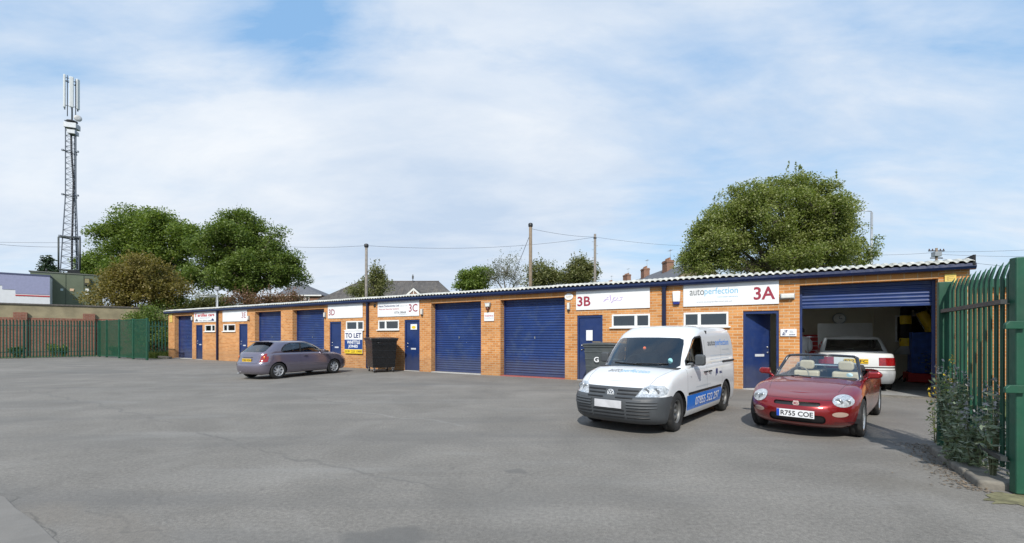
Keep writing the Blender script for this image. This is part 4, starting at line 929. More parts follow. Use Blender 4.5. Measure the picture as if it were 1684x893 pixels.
        tl = MB(); tl.prism([(s*.70, .85), (s*.79, .85), (s*.77, 1.25), (s*.70, 1.25)], -2.175, -2.10, 'x'); tl.build('tail_light', REDL, root, bevel=.01)
    up_ = finish(bu, 'upper_body', [WP, BLACKP], root)
    # interior
    wells(root, (1.34, -1.34), r, .335, .89)
    m = MB(); m.box(-1.95, 1.9, -.55, .55, .17, .45); m.box(-.95, .95, -.84, .84, .19, .30); m.build('underbody', BLACKP, root)
    m = MB(); m.box(-.34, -.30, -.80, .80, .5, 1.72); m.box(-1.9, 1.0, -.8, .8, .48, .5); m.build('bulkhead', INTD, root)
    m = MB(); m.prism([(1.18, 1.05), (.70, 1.06), (.62, .98), (.66, .70), (1.18, .70)], -.80, .80, 'y'); m.build('dashboard', INTD, root, bevel=.02)
    for y in (.38, -.38): seat(pm('grey_seat_cloth', (.10, .105, .11), .9, var=.2), root, -.10, y, .62, hm=None)
    steering(root, .55, -.38, 1.08)
    for (y, z, w_, h_, c, nm) in ((.60, 1.17, .09, .10, (.30, .60, .62), 'tax_sticker'), (.02, 1.38, .06, .07, (.6, .16, .10), 'hanging_tag')):
        hh = bub.ray_cast(Vector((3, y, z)), Vector((-1, 0, 0)))[0]; q = MB(); q.prism(ell(y, z, w_/2, h_/2, 12), hh.x-.01, hh.x-.006 + .006, 'x'); q.build(nm, pm(nm, c, .6), root)
    m = MB(); m.tube([bub.ray_cast(Vector((3, y, 1.10+.03*abs(y))), Vector((-1, 0, 0)))[0]+Vector((.012, 0, 0)) for y in (-.5, -.3, -.1, .1)], .010, 5); m.tube([bub.ray_cast(Vector((3, y, 1.10+.02*abs(y))), Vector((-1, 0, 0)))[0]+Vector((.014, 0, .01)) for y in (.0, .2, .4, .6)], .010, 5); m.build('wiper', BLACKP, root)
    SR = pm('grey_steel_wheel', (.16, .16, .155), .45, metal=.5, var=.2, dirt=(.08, .06, .05), dirtf=.6, dscale=10)
    for x in (1.34, -1.34):
        for s in (1, -1): wheel(root, x, s*.775, .335, 'steel', SR, .60, .20, steer=(.06 if x > 0 else 0))
    root.scale = (.97, .87, zs)
    return root
# ---------------------------------------------------------------- dark red convertible
def make_roadster():
    root = empty('convertible_car', (0, 0, 0), 0, 'dark red two-seat convertible with its roof down and cream seats, number plate R755 COE', 'car')
    P = carpaint('dark_red_paint', (.24, .004, .007), .45, .27, .2)
    tap = [(-2.0, .95), (-1.2, 1.), (.6, .97), (1.2, .985), (1.6, .95), (1.95, .93)]
    A = dict(cf=.62, cr=.45, nf=2.3, nr=2.6, wt=tap)
    lo = [loop(1.78, -1.82, .74, .17, **A), loop(1.90, -1.90, .80, .24, **A), loop(1.955, -1.94, .825, .38, **A), loop(1.94, -1.96, .835, [(-2, .56), (0, .50), (1.2, .54), (1.9, .50)], **A),
          loop(1.86, -1.94, .825, [(-2, .74), (-1.2, .76), (0, .70), (.8, .70), (1.3, .66), (1.9, .58)], **A), loop(1.74, -1.88, .78, [(-2, .84), (-1.2, .88), (0, .80), (.7, .79), (1.2, .74), (1.7, .64)], **A),
          loop(1.62, -1.82, .70, [(-2, .87), (-1.2, .915), (0, .84), (.7, .825), (1.2, .775), (1.6, .67)], **A)]
    bm = stack(lo, 4, capn=7, capz=[(-1.9, .87), (-1.2, .92), (0, .86), (.7, .862), (1.1, .815), (1.4, .745), (1.62, .672)])
    bv = bvh_of(bm); axf, axr = 1.19, -1.19; r = .345
    for xw in (axf, axr): arch(bm, root, xw, r, .30, .83)
    fs = cut(bm, [(.66, -.52), (.70, 0), (.66, .52), (.5, .66), (-.75, .67), (-.95, .60), (-.95, -.60), (-.75, -.67), (.5, -.66)], 'z', lambda c, n: n.z > .35); bmesh.ops.delete(bm, geom=fs, context='FACES')
    for s in (1, -1):
        f_ = (lambda c, n: c.x > 1.2 and c.y > .2) if s > 0 else (lambda c, n: c.x > 1.2 and c.y < -.2)
        fs = cut(bm, ell(s*.600, .592, .130, .084, 22, -s*.12), 'x', f_); paint([], 1)
        hl = extract(bm, fs, 'headlight', LENS, root, .006)
        for cy, cz, rad in ((.55, .585, .055), (.655, .580, .045)):
            hh = bv.ray_cast(Vector((3, s*cy, cz)), Vector((-1, 0, 0)))[0]; q = MB(); q.lathe([(rad, 0), (rad*.9, .014), (rad*.5, .006), (0, .004)], 18, 'x'); q.v = [(v[0]+hh.x, v[1]+s*cy, v[2]+cz) for v in q.v]; q.build('lamp_bowl', MATS['lamp_bowl'], hl)
        fs = cut(bm, ell(s*.575, .40, .095, .038, 18, 0), 'x', f_); extract(bm, fs, 'fog_light', pm('fog_lens', (.55, .40, .33), .2, metal=.3, coat=1), root, .004)
        # door and bonnet gaps
        sd = (lambda c, n: c.y > .5 and n.y > .1) if s > 0 else (lambda c, n: c.y < -.5 and n.y < -.1)
        for p in (strip(.52, .26, .60, .80, .008), strip(-.55, .30, -.50, .82, .008), strip(.53, .26, -.50, .24, .008)): paint(cut(bm, p, 'y', sd), 1)
        paint(cut(bm, [(1.50, s*.50), (1.50, s*.506), (.68, s*.646), (.68, s*.64)], 'z', lambda c, n: n.z > .3 and c.x > .6), 1)
        paint(cut(bm, [(.585, s*.8), (.95, s*.8), (.95, s*.8), (.585, s*.8)], 'y', sd) if False else [], 1)
    fs = cut(bm, rr(-.33, .33, .505, .563, .028, 4), 'x', lambda c, n: c.x > 1.5); extract(bm, fs, 'upper_grille', BLACKP, root, -.02)
    fs = cut(bm, rr(-.40, .40, .245, .375, .06, 5), 'x', lambda c, n: c.x > 1.5); extract(bm, fs, 'lower_intake', BLACKP, root, -.02)
    paint(cut(bm, rr(-.78, -.50, .27, .278, .003, 1), 'x', lambda c, n: c.x > 1.3), 1); paint(cut(bm, rr(.50, .78, .27, .278, .003, 1), 'x', lambda c, n: c.x > 1.3), 1)
    paint(cut(bm, [(-.50, .6), (-.50, .6), (.5, .6)][0:0] or rr(-.52, .52, .598, .603, .002, 1), 'x', lambda c, n: c.x > 1.5), 1)
    h = bv.ray_cast(Vector((3, 0, .535)), Vector((-1, 0, 0)))[0]
    b = MB(); b.prism([(-.035, .505), (.035, .505), (.048, .53), (.035, .575), (-.035, .575), (-.048, .53)], h.x-.01, h.x+.012, 'x'); b = b.build('badge', pm('badge_pink', (.62, .48, .44), .3, metal=.3), root, bevel=.004)
    vs, fs2 = fit('MG', -.028, .028, .52, .56, .01); me = bpy.data.meshes.new('characters'); me.from_pydata([(h.x+.0135, v[0], v[1]) for v in vs], [], fs2); me.materials.append(RED); c = bpy.data.objects.new('characters', me); COL.objects.link(c); c.parent = b
    hp = bv.ray_cast(Vector((3, 0, .40)), Vector((-1, 0, 0)))[0]; plate(root, hp.x+.012, 0, .385, .53, .115, 1, 'R755 COE', PLATEW, blue=True)
    finish(bm, 'body', [P, BLACKP], root)
    wells(root, (axf, axr), r, .30, .82, .30)
    m = MB(); m.box(-1.7, 1.6, -.5, .5, .15, .42); m.box(-.8, .8, -.74, .74, .17, .25); m.build('underbody', BLACKP, root)
    # tub
    m = MB()
    m.box(-.95, .66, -.68, .68, .26, .28); m.box(-.97, -.95, -.64, .64, .28, .90); m.box(-.93, .64, .66, .68, .28, .80); m.box(-.93, .64, -.68, -.66, .28, .80); m.box(-.8, .55, -.09, .09, .28, .55); m.build('cockpit_trim', INTD, root)
    m = MB(); m.prism([(.72, .86), (.45, .85), (.38, .80), (.40, .62), (.70, .60)], -.64, .64, 'y'); m.build('dashboard', INTD, root, bevel=.03)
    CR = pm('cream_leather', (.50, .43, .30), .55, var=.08)
    for y in (.34, -.34): seat(CR, root, -.42, y, .34, .46, .54, True)
    steering(root, .25, -.34, .83, pm('beige_leather', (.36, .31, .24), .5))
    m = MB(); m.prism([(-.98, .86), (-.62, .90), (-.60, .97), (-.80, 1.02), (-1.02, .93)], -.60, .60, 'y'); m.build('folded_roof', pm('black_canvas', (.02, .02, .024), .9, var=.3, bump=.4, bscale=50), root, bevel=.04, seg=3)
    m = MB()
    m.tube([(-.60, -.56, .86), (-.58, -.54, 1.02), (-.58, -.42, 1.05), (-.58, -.34, .99), (-.58, .34, .99), (-.58, .42, 1.05), (-.58, .54, 1.02), (-.60, .56, .86)], .016, 8); m.build('wind_deflector_frame', pm('pale_frame', (.42, .47, .52), .3, metal=.6), root)
    m = MB(); m.box(-.59, -.585, -.40, .40, .86, .985); m.build('wind_deflector', glassmat('smoked_mesh', (.30, .34, .38), .35), root)
    # windscreen: curved
    def wp(t_, k): # t_ across -1..1 , k 0..1 up
        y = t_*(.70-.13*k); x = .80-.30*t_*t_-.50*k; z = .83-.03*t_*t_+.40*k; return Vector((x, y, z))
    N = 16; g_ = MB(); vs = [wp(-1+2*i/N, k) for k in (0.0, .5, 1.0) for i in range(N+1)]; fs = [(j*(N+1)+i, j*(N+1)+i+1, (j+1)*(N+1)+i+1, (j+1)*(N+1)+i) for j in (0, 1) for i in range(N)]
    g_.add(vs, fs, 0, True); g_.build('windscreen', CLEARGL, root)
    fr = MB(); fr.tube([wp(-1, 0)+Vector((-.02, 0, -.04)), wp(-1, .5), wp(-1, .93), wp(-.93, 1)]+[wp(-1+2*i/N, 1) for i in range(1, N)]+[wp(.93, 1), wp(1, .93), wp(1, .5), wp(1, 0)+Vector((-.02, 0, -.04))], [.030]*3+[.024]*(N+1)+[.030]*3, 8)
    fr.build('windscreen_frame', pm('black_frame_paint', (.02, .022, .03), .25, coat=.6), root)
    bs = MB(); bs.tube([wp(-1+2*i/N, 0)+Vector((.012, 0, -.004)) for i in range(N+1)], .016, 6); bs.build('scuttle_seal', BLACKP, root)
    wi = MB(); wi.tube([wp(.05, 0)+Vector((.04, 0, .012)), wp(.5, .06)+Vector((.015, 0, .01)), wp(.88, .02)+Vector((.02, 0, .01))], .009, 5); wi.tube([wp(-.75, .0)+Vector((.03, 0, .012)), wp(-.4, .09)+Vector((.015, 0, .01)), wp(-.02, .04)+Vector((.02, 0, .01))], .009, 5); wi.build('wiper', BLACKP, root)
    mr = MB(); mr.prism(rr(-.10, .10, -.03, .03, .02), -.01, .02, 'x'); c0 = wp(0, .88); mr.v = [(v[0]+c0.x-.06, v[1], v[2]+c0.z) for v in mr.v]; mr.build('rear_view_mirror', BLACKP, root)
    q = MB(); c0 = wp(.78, .22); q.prism(ell(0, 0, .05, .035, 14), .008, .012, 'x'); q.v = [(v[0]+c0.x-.03, v[1]+c0.y, v[2]+c0.z) for v in q.v]; q.build('tax_sticker', pm('tax_blue', (.5, .68, .75), .6), root)
    for s in (1, -1):
        m = MB(); m.prism([(-.02, -.05), (.16, -.045), (.20, .02), (.15, .075), (-.01, .07)], -.07, .05, 'x'); m.v = [(v[0]+.46+.25*-abs(v[1])*.5, s*(v[1]+.80), v[2]+.90) for v in m.v]; m = m.build('door_mirror', P, root, bevel=.03, seg=3)
        q = MB(); q.tube([(.46, s*.72, .81), (.44, s*.80, .865)], .025, 6); q.build('mirror_stalk', P, m)
        q = MB(); q.add([(.36, s*.70, .83), (.30, s*.66, 1.02), (-.05, s*.655, .98), (-.30, s*.67, .84)], [(0, 1, 2, 3)]) if False else q.prism([(.40, .80), (.30, .98), (.22, .83)], s*.695, s*.70, 'y'); q.build('quarter_light', CARGL, root)
        q = MB(); q.tube([(-.25, s*.815, .66), (-.33, s*.822, .66), (-.40, s*.815, .66)], .012, 6); q.build('door_handle', P, root)
        q = MB(); q.prism([(s*.60, .60), (s*.76, .60), (s*.76, .74), (s*.60, .74)], -1.93, -1.80, 'x'); q.build('tail_light', REDL, root, bevel=.02)
        for x in (axf, axr): wheel(root, x, s*.725, .30, 'multi', ALLOY, .70, .19)
    root.scale = (1.07, .90, .95)
    return root
# ---------------------------------------------------------------- three door hatchback, seen from behind
def make_hatch():
    root = empty('hatchback_car', (0, 0, 0), 0, 'mauve grey three-door hatchback seen from behind with red tail lights, parked before the far shutters', 'car')
    P = carpaint('mauve_grey_paint', (.21, .19, .24), .6, .24, .14)
    tap = [(-2.1, .95), (-1.3, 1.), (.9, 1.), (1.5, .97), (2.05, .93)]
    A = dict(cf=.60, cr=.42, nf=2.5, nr=2.9, wt=tap)
    lo = [loop(1.95, -1.95, .77, .20, **A), loop(2.03, -2.02, .81, .28, **A), loop(2.06, -2.05, .835, .42, **A), loop(2.04, -2.04, .845, .58, **A),
          loop(1.98, -1.97, .84, [(-2.05, .70), (0, .68), (1.2, .68), (2, .62)], **A), loop(1.88, -1.93, .82, [(-2.05, .90), (.4, .86), (1.2, .82), (1.9, .70)], **A), loop(1.78, -1.90, .775, [(-2.05, .96), (.4, .93), (1.2, .87), (1.8, .74)], **A), loop(1.68, -1.86, .70, [(-2.05, .975), (.4, .955), (1.2, .895), (1.7, .765)], **A)]
    bm = stack(lo, 3, capn=6, capz=[(-2, .98), (.7, .99), (1.2, .93), (1.7, .775)]); bv = bvh_of(bm)
    U2 = dict(cf=.62, cr=.40, nf=2.4, nr=2.8)
    up = [loop(1.02, -1.92, .785, .93, **U2), loop(.90, -1.86, .775, 1.00, **U2), loop(.62, -1.66, .725, 1.16, **U2), loop(.36, -1.50, .665, 1.29, **U2), loop(.22, -1.42, .61, 1.345, **U2), loop(.05, -1.30, .50, 1.375, **U2)]
    bu = stack(up, 4, capn=5, capz=[(-1.6, 1.385), (-.6, 1.41), (.3, 1.39)]); bub = bvh_of(bu)
    axf, axr = 1.125, -1.345; r = .335
    for xw in (axf, axr): arch(bm, root, xw, r, .30, .84)
    fs = cut(bm, [(.85, -.66), (.85, .66), (-1.75, .66), (-1.75, -.66)], 'z', lambda c, n: n.z > .6); bmesh.ops.delete(bm, geom=fs, context='FACES')
    for s in (1, -1):
        f_ = (lambda c, n: c.x < -1.4 and c.y > .2) if s > 0 else (lambda c, n: c.x < -1.4 and c.y < -.2)
        tl = cut(bm, [(s*.60, .64), (s*.78, .63), (s*.835, .67), (s*.84, .86), (s*.80, .93), (s*.70, .935), (s*.61, .82)], 'x', lambda c, n: c.x < -1.72 and c.y*s > .2); t0 = extract(bm, tl, 'tail_light', REDL, root, .006)
        hh = bv.ray_cast(Vector((-3, s*.70, .80)), Vector((1, 0, 0)))[0]; q = MB(); q.lathe([(.055, 0), (.05, -.014), (0, -.016)], 16, 'x'); q.v = [(v[0]+hh.x, v[1]+s*.70, v[2]+.80) for v in q.v]; q.build('indicator_lens', ORL, t0)
        f2 = (lambda c, n: c.x > 1.4 and c.y > .2) if s > 0 else (lambda c, n: c.x > 1.4 and c.y < -.2)
        extract(bm, cut(bm, ell(s*.60, .66, .16, .075, 18, 0), 'x', f2), 'headlight', LENS, root, .004)
        sd = (lambda c, n: c.y > .5 and n.y > .15) if s > 0 else (lambda c, n: c.y < -.5 and n.y < -.15)
        for p in (strip(.78, .26, .80, .90, .008), strip(-.42, .28, -.48, .92, .008), strip(.78, .26, -.42, .27, .008), strip(-1.62, .52, -1.95, .50, .008)): paint(cut(bm, p, 'y', sd), 1)
        mo = cut(bm, [(.88, .455), (.88, .50), (-.90, .49), (-.90, .45)], 'y', sd); extract(bm, mo, 'side_moulding', P, root, .012)
        def sp(x, z, o=0):
            hh = bub.ray_cast(Vector((x, -s*0+s*2, z)), Vector((0, -s, 0))); return hh[0]+Vector((0, -s*o, 0))
        sdu = (lambda c, n: c.y > .4 and n.y > .3) if s > 0 else (lambda c, n: c.y < -.4 and n.y < -.3)
        w1 = [(.74, .965), (.70, 1.0), (.30, 1.235), (.15, 1.285), (-.30, 1.305), (-.34, 1.28), (-.40, .97), (-.38, .955)]
        w2 = [(-.47, .97), (-.41, 1.28), (-.46, 1.30), (-.75, 1.295), (-.95, 1.24), (-1.12, 1.12), (-1.17, 1.03), (-1.12, .975)]
        frm = cut(bu, [(.86, .945), (.80, .99), (.32, 1.262), (.15, 1.312), (-.35, 1.325), (-.78, 1.318), (-1.0, 1.258), (-1.17, 1.13), (-1.22, 1.02), (-1.15, .952)], 'y', sdu)
        fo = extract(bu, frm, 'window_seal', BLACKP, root, -.001, keep=True); bmesh.ops.delete(bu, geom=frm, context='FACES')
        # punch the panes out of the seal
        fb_ = bmesh.new(); fb_.from_mesh(fo.data); fb_.normal_update()
        for wl in (w1, w2):
            pf = cut(fb_, wl, 'y', lambda c, n: True); extract(fb_, pf, 'side_window', CARGL, root, -.003 if True else 0)
        fb_.to_mesh(fo.data); fb_.free()
        m = MB(); m.prism(rr(-.02, .17, -.065, .065, .04), -.06, .05, 'x'); m.v = [(v[0]+.56, s*(v[1]+.78), v[2]+.98) for v in m.v]; m.build('door_mirror', P, root, bevel=.03, seg=3)
        dh = MB(); hh = bv.ray_cast(Vector((-.22, s*2, .80)), Vector((0, -s, 0)))[0]; dh.tube([hh+Vector((.08, s*.0, 0)), hh+Vector((.03, s*.018, 0)), hh+Vector((-.06, s*.018, 0)), hh+Vector((-.09, 0, 0))], .013, 6); dh.build('door_handle', BLACKP, root)
    rw = [(-.60, .985), (.60, .985), (.64, 1.02), (.57, 1.27), (.50, 1.315), (-.50, 1.315), (-.57, 1.27), (-.64, 1.02)]
    extract(bu, cut(bu, rw, 'x', lambda c, n: c.x < -1.2 and n.x < -.2), 'rear_window', CARGL, root, -.003)
    extract(bu, cut(bu, [(-.62, .98), (.62, .98), (.66, 1.02), (.56, 1.28), (.48, 1.31), (-.48, 1.31), (-.56, 1.28), (-.66, 1.02)], 'x', lambda c, n: c.x > .2 and n.x > .2), 'windscreen', CARGL, root, -.003)
    m = MB(); m.prism([(-.58, 0), (.58, 0), (.52, .03), (-.52, .03)], -.08, .10, 'x'); m.v = [(v[0]-1.46, v[1], v[2]+1.345) for v in m.v]; m.build('spoiler', P, root, bevel=.012)
    # hatch outline, bumper line
    rs = lambda c, n: c.x < -1.5
    paint(cut(bm, [(-.80, .585), (.80, .585), (.80, .593), (-.80, .593)], 'x', rs), 1)
    for s in (1, -1): paint(cut(bm, [(s*.53, .59), (s*.538, .59), (s*.578, .93), (s*.57, .93)], 'x', rs), 1)
    hp = bv.ray_cast(Vector((-3, 0, .68)), Vector((1, 0, 0)))[0]; plate(root, hp.x-.012, 0, .70, .50, .11, -1, 'T208 WDN', PLATEY)
    hp = bv.ray_cast(Vector((-3, 0, .80)), Vector((1, 0, 0)))[0]; m = MB(); m.box(hp.x-.03, hp.x, -.25, .25, .79, .82); m.build('boot_handle', P, root, bevel=.008)
    m = MB(); m.tube([(-1.8, .45, .22), (-2.04, .45, .21)], .025, 10); m.build('exhaust_pipe', STEEL, root)
    finish(bm, 'body', [P, BLACKP], root); finish(bu, 'cabin', [P, BLACKP], root)
    wells(root, (axf, axr), r, .30, .83, .32)
    m = MB(); m.box(-1.8, 1.75, -.5, .5, .17, .45); m.box(-.85, .85, -.78, .78, .19, .3); m.build('underbody', BLACKP, root)
    m = MB(); m.box(-1.7, .8, -.74, .74, .50, .52); m.prism([(.95, .98), (.55, .97), (.50, .70), (.95, .7)], -.70, .70, 'y'); m.prism([(-1.75, .93), (-1.1, .95), (-1.1, .97), (-1.75, .96)], -.62, .62, 'y'); m.build('cabin_trim', INTD, root)
    SM = pm('grey_seat_cloth', (.10, .105, .11), .9, var=.2)
    for y in (.36, -.36): seat(SM, root, -.15, y, .56, .48, .56); seat(SM, root, -1.0, y, .56, .5, .46)
    steering(root, .36, -.36, .98)
    CP = pm('silver_hubcap', (.52, .53, .54), .4, metal=.4, var=.08, dirt=(.2, .18, .16), dirtf=.4, dscale=12)
    for s in (1, -1):
        for x in (axf, axr): wheel(root, x, s*.74, .30, 'swirl', CP, .66, .18)
    root.scale = (1.03, .90, .955)
    return root
# ---------------------------------------------------------------- white saloon with its bonnet up
def make_saloon():
    root = empty('saloon_car', (0, 0, 0), 0, 'white older saloon with its bonnet raised, inside the open workshop behind the red car', 'car')
    P = carpaint('white_saloon_paint', (.60, .61, .60), 0, .35, .03)
    tap = [(-2.3, .95), (-1.6, 1.), (1.6, 1.), (2.3, .94)]
    A = dict(cf=.35, cr=.32, nf=3.6, nr=3.6, wt=tap)
    lo = [loop(2.2, -2.2, .80, .22, **A), loop(2.26, -2.26, .84, .30, **A), loop(2.28, -2.30, .86, .45, **A), loop(2.27, -2.26, .865, .55, **A), loop(2.24, -2.24, .86, .75, **A), loop(2.2, -2.2, .83, [(-2.3, .93), (-1.3, .93), (.8, .92), (2.2, .84)], **A), loop(2.15, -2.15, .77, [(-2.3, .965), (.8, .955), (2.2, .87)], **A)]
    bm = stack(lo, 3, capn=4, capz=[(-2.2, .985), (.8, .975), (2.2, .89)]); bv = bvh_of(bm)
    U2 = dict(cf=.35, cr=.32, nf=3.2, nr=3.2)
    up = [loop(1.05, -1.62, .78, .95, **U2), loop(.75, -1.42, .73, 1.14, **U2), loop(.45, -1.20, .665, 1.32, **U2), loop(.36, -1.12, .62, 1.36, **U2), loop(.2, -1.0, .52, 1.39, **U2)]
    bu = stack(up, 4, capn=4, capz=[(-1.2, 1.40), (.3, 1.41)])
    axf, axr = 1.35, -1.32
    for xw in (axf, axr): arch(bm, root, xw, .34, .31, .86)
    fs = cut(bm, [(.95, -.68), (.95, .68), (-1.4, .68), (-1.4, -.68)], 'z', lambda c, n: n.z > .6); bmesh.ops.delete(bm, geom=fs, context='FACES')
    fs = cut(bm, [(2.05, -.70), (2.05, .70), (1.15, .74), (1.15, -.74)], 'z', lambda c, n: n.z > .6); bmesh.ops.delete(bm, geom=fs, context='FACES')
    for s in (1, -1):
        f_ = (lambda c, n: c.x < -1.9 and c.y > .2) if s > 0 else (lambda c, n: c.x < -1.9 and c.y < -.2)
        extract(bm, cut(bm, [(s*.48, .66), (s*.87, .66), (s*.87, .86), (s*.48, .86)], 'x', f_), 'tail_light', REDL, root, .006)
        sdu = (lambda c, n: c.y > .4 and n.y > .3) if s > 0 else (lambda c, n: c.y < -.4 and n.y < -.3)
        for wl in ([(.72, 1.0), (.40, 1.29), (-.20, 1.30), (-.22, 1.0)], [(-.28, 1.0), (-.26, 1.30), (-.86, 1.29), (-1.12, 1.02)]): extract(bu, cut(bu, wl, 'y', sdu), 'side_window', CARGL, root, -.003)
        for x in (axf, axr): wheel(root, x, s*.75, .31, 'swirl', ALLOY, .6, .18)
    extract(bu, cut(bu, [(-.66, 1.0), (.66, 1.0), (.58, 1.31), (-.58, 1.31)], 'x', lambda c, n: c.x < -1.0 and n.x < -.2), 'rear_window', CARGL, root, -.003)
    extract(bu, cut(bu, [(-.66, 1.0), (.66, 1.0), (.58, 1.31), (-.58, 1.31)], 'x', lambda c, n: c.x > .2 and n.x > .2), 'windscreen', CARGL, root, -.003)
    paint(cut(bm, [(-.85, .60), (.85, .60), (.85, .63), (-.85, .63)], 'x', lambda c, n: c.x < -1.9), 1); paint(cut(bm, [(-.85, .54), (.85, .54), (.85, .555), (-.85, .555)], 'x', lambda c, n: c.x < -1.9), 1)
    low = [f for f in bm.faces if f.calc_center_median().z < .54 and f.calc_center_median().x < -1.9]; extract(bm, low, 'rear_bumper', pm('grey_bumper', (.30, .31, .32), .45), root, .01)
    plate(root, -2.265, 0, .765, .52, .115, -1, 'F22 SFC', PLATEY)
    finish(bm, 'body', [P, BLACKP], root); finish(bu, 'cabin', [P, BLACKP], root)
    bn = MB(); bn.box(0, .92, -.74, .74, -.015, .015); bo = bn.build('bonnet', P, root, bevel=.01); bo.location = (1.12, 0, .99); bo.rotation_euler = (0, math.radians(-62), 0)
    m = MB(); m.box(1.2, 2.0, -.6, .6, .5, .72); m.build('engine', INTD, root)
    wells(root, (axf, axr), .34, .31, .85, .32)
    m = MB(); m.box(-2.0, 1.9, -.5, .5, .17, .45); m.box(-1.3, .9, -.8, .8, .48, .50); m.build('underbody', BLACKP, root)
    for y in (.36, -.36): seat(INTD, root, -.1, y, .56, .5, .52)
    m = MB(); m.prism([(-1.10, .55), (-.9, .55), (-1.12, 1.06), (-1.22, 1.06)], -.62, .62, 'y'); m.build('rear_seat', INTD, root, bevel=.03)
    root.scale = (1, 1.02, 1.07)
    return root
def place(root, near_wheel, ang, local):
    """put the local ground point of the root on a world ground point"""
    root.rotation_euler = (0, 0, ang); M = Matrix.Rotation(ang, 4, 'Z'); p = M @ Vector((local[0]*root.scale.x, local[1]*root.scale.y, 0)); root.location = (near_wheel.x-p.x, near_wheel.y-p.y, 0)
van = make_van()
a = gp(1112, 710); b_ = gp(1192, 675); an = math.atan2(a.y-b_.y, a.x-b_.x); place(van, (a+b_)/2, an, (0, .86))
mgf = make_roadster()
a = gp(1420, 717.5); b_ = gp(1445, 682.5); an = math.atan2(a.y-b_.y, a.x-b_.x); place(mgf, (a+b_)/2, an, (0, .80))
hb = make_hatch()
place(hb, gp(458.4, 623), math.radians(66), (-1.345, -.82))
sal = make_saloon(); place(sal, gp(1462, 641), math.atan2(.852, .524)-.01, (-1.32, -.80))
# ================================================================ BINS
def bin4(name, loc, rz, w, d, h, mat, lab, ribs=4, wheels=CHROME, top=None):
    r = empty(name, loc, rz, lab, 'bin')
    z0 = .20
    m = MB(); t_ = .06
    def ring(z, k): return [(-w/2*k, -d/2*k, z), (w/2*k, -d/2*k, z), (w/2*k, d/2*k, z), (-w/2*k, d/2*k, z)]
    V = []; n = 10
    for i in range(n+1): V += ring(z0+(h-.12-z0)*i/n, .86+.12*i/n)
    fs = [(4*i+e, 4*i+(e+1) % 4, 4*i+4+(e+1) % 4, 4*i+4+e) for i in range(n) for e in range(4)]+[(3, 2, 1, 0)]
    m.add(V, fs); m.build('container', mat, r, bevel=.02)
    m = MB()
    for i in range(ribs):
        z = z0+.12+(h-.4-z0)*i/max(ribs-1, 1); k = .86+.12*(z-z0)/(h-.12-z0)
        m.box(-w/2*k-.008, w/2*k+.008, -d/2*k-.012, -d/2*k+.01, z, z+.035); m.box(w/2*k-.01, w/2*k+.012, -d/2*k, d/2*k, z, z+.035); m.box(-w/2*k-.012, -w/2*k+.01, -d/2*k, d/2*k, z, z+.035)
    m.build('rib', mat, r, bevel=.008)
    m = MB(); m.box(-w/2-.02, w/2+.02, -d/2-.02, d/2+.02, h-.12, h-.05); m.build('rim', mat, r, bevel=.015)
    m = MB(); m.prism([(-w/2-.04, h-.055), (w/2+.04, h-.055), (w/2+.02, h-.01), (0, h+.03), (-w/2-.02, h-.01)], -d/2-.05, d/2+.05, 'y'); m.build('lid', top or mat, r, bevel=.02)
    m = MB()
    for s in (1, -1): m.tube([(s*(w/2+.01), -d*.3, h-.2), (s*(w/2+.09), -d*.3, h-.2), (s*(w/2+.09), -d*.12, h-.2)], .018, 6)
    m.build('handle', BLACKP, r)
    for sx in (1, -1):
        for sy in (1, -1):
            cx, cy = sx*w*.36, sy*d*.36; c = MB(); c.lathe([(0, -.022), (.082, -.022), (.09, -.012), (.09, .012), (.082, .022), (0, .022)], 20, 'y', (cx, cy, .09)); co_ = c.build('castor', BLACKP, r)
            q = MB(); q.lathe([(0, -.028), (.045, -.026), (.045, .026), (0, .028)], 16, 'y', (cx, cy, .09)); q.box(cx-.03, cx+.03, cy-.04, cy-.03, .08, .20); q.box(cx-.03, cx+.03, cy+.03, cy+.04, .08, .20); q.box(cx-.05, cx+.05, cy-.05, cy+.05, .185, .2); q.build('fork', wheels, co_)
    return r
BINB = pm('black_bin_plastic', (.006, .006, .007), .28, var=.25, dirt=(.03, .028, .025), dirtf=.25, dscale=4)
BING = pm('grey_bin_plastic', (.055, .065, .068), .5, var=.15, dirt=(.12, .11, .09), dirtf=.3)
c = gp(626, 613); bin4('wheeled_bin', (c.x-.17, c.y+.62, 0), ANG-.50, 1.30, 1.05, 1.42, BINB, 'large black four-wheeled waste bin standing by the wall under the downpipe')
pb_ = L2W(U(1007), -.72, 0)
r = bin4('wheeled_bin', (pb_.x, pb_.y, 0), ANG+.06, 1.10, .80, 1.27, BING, 'dark grey four-wheeled waste bin partly hidden behind the white van')
vs, fs = fit('G', -.20, -.05, .70, .86, .02); me = bpy.data.meshes.new('lettering'); me.from_pydata([(v[0], -.445, v[1]) for v in vs], [], fs); me.materials.append(SIGNW); o = bpy.data.objects.new('lettering', me); COL.objects.link(o); o.parent = r
MB().box(-.30, -.05, -.30, -.15, 1.31, 1.318).build('sticker', pm('yellow_sticker', (.6, .45, .03), .6), r)
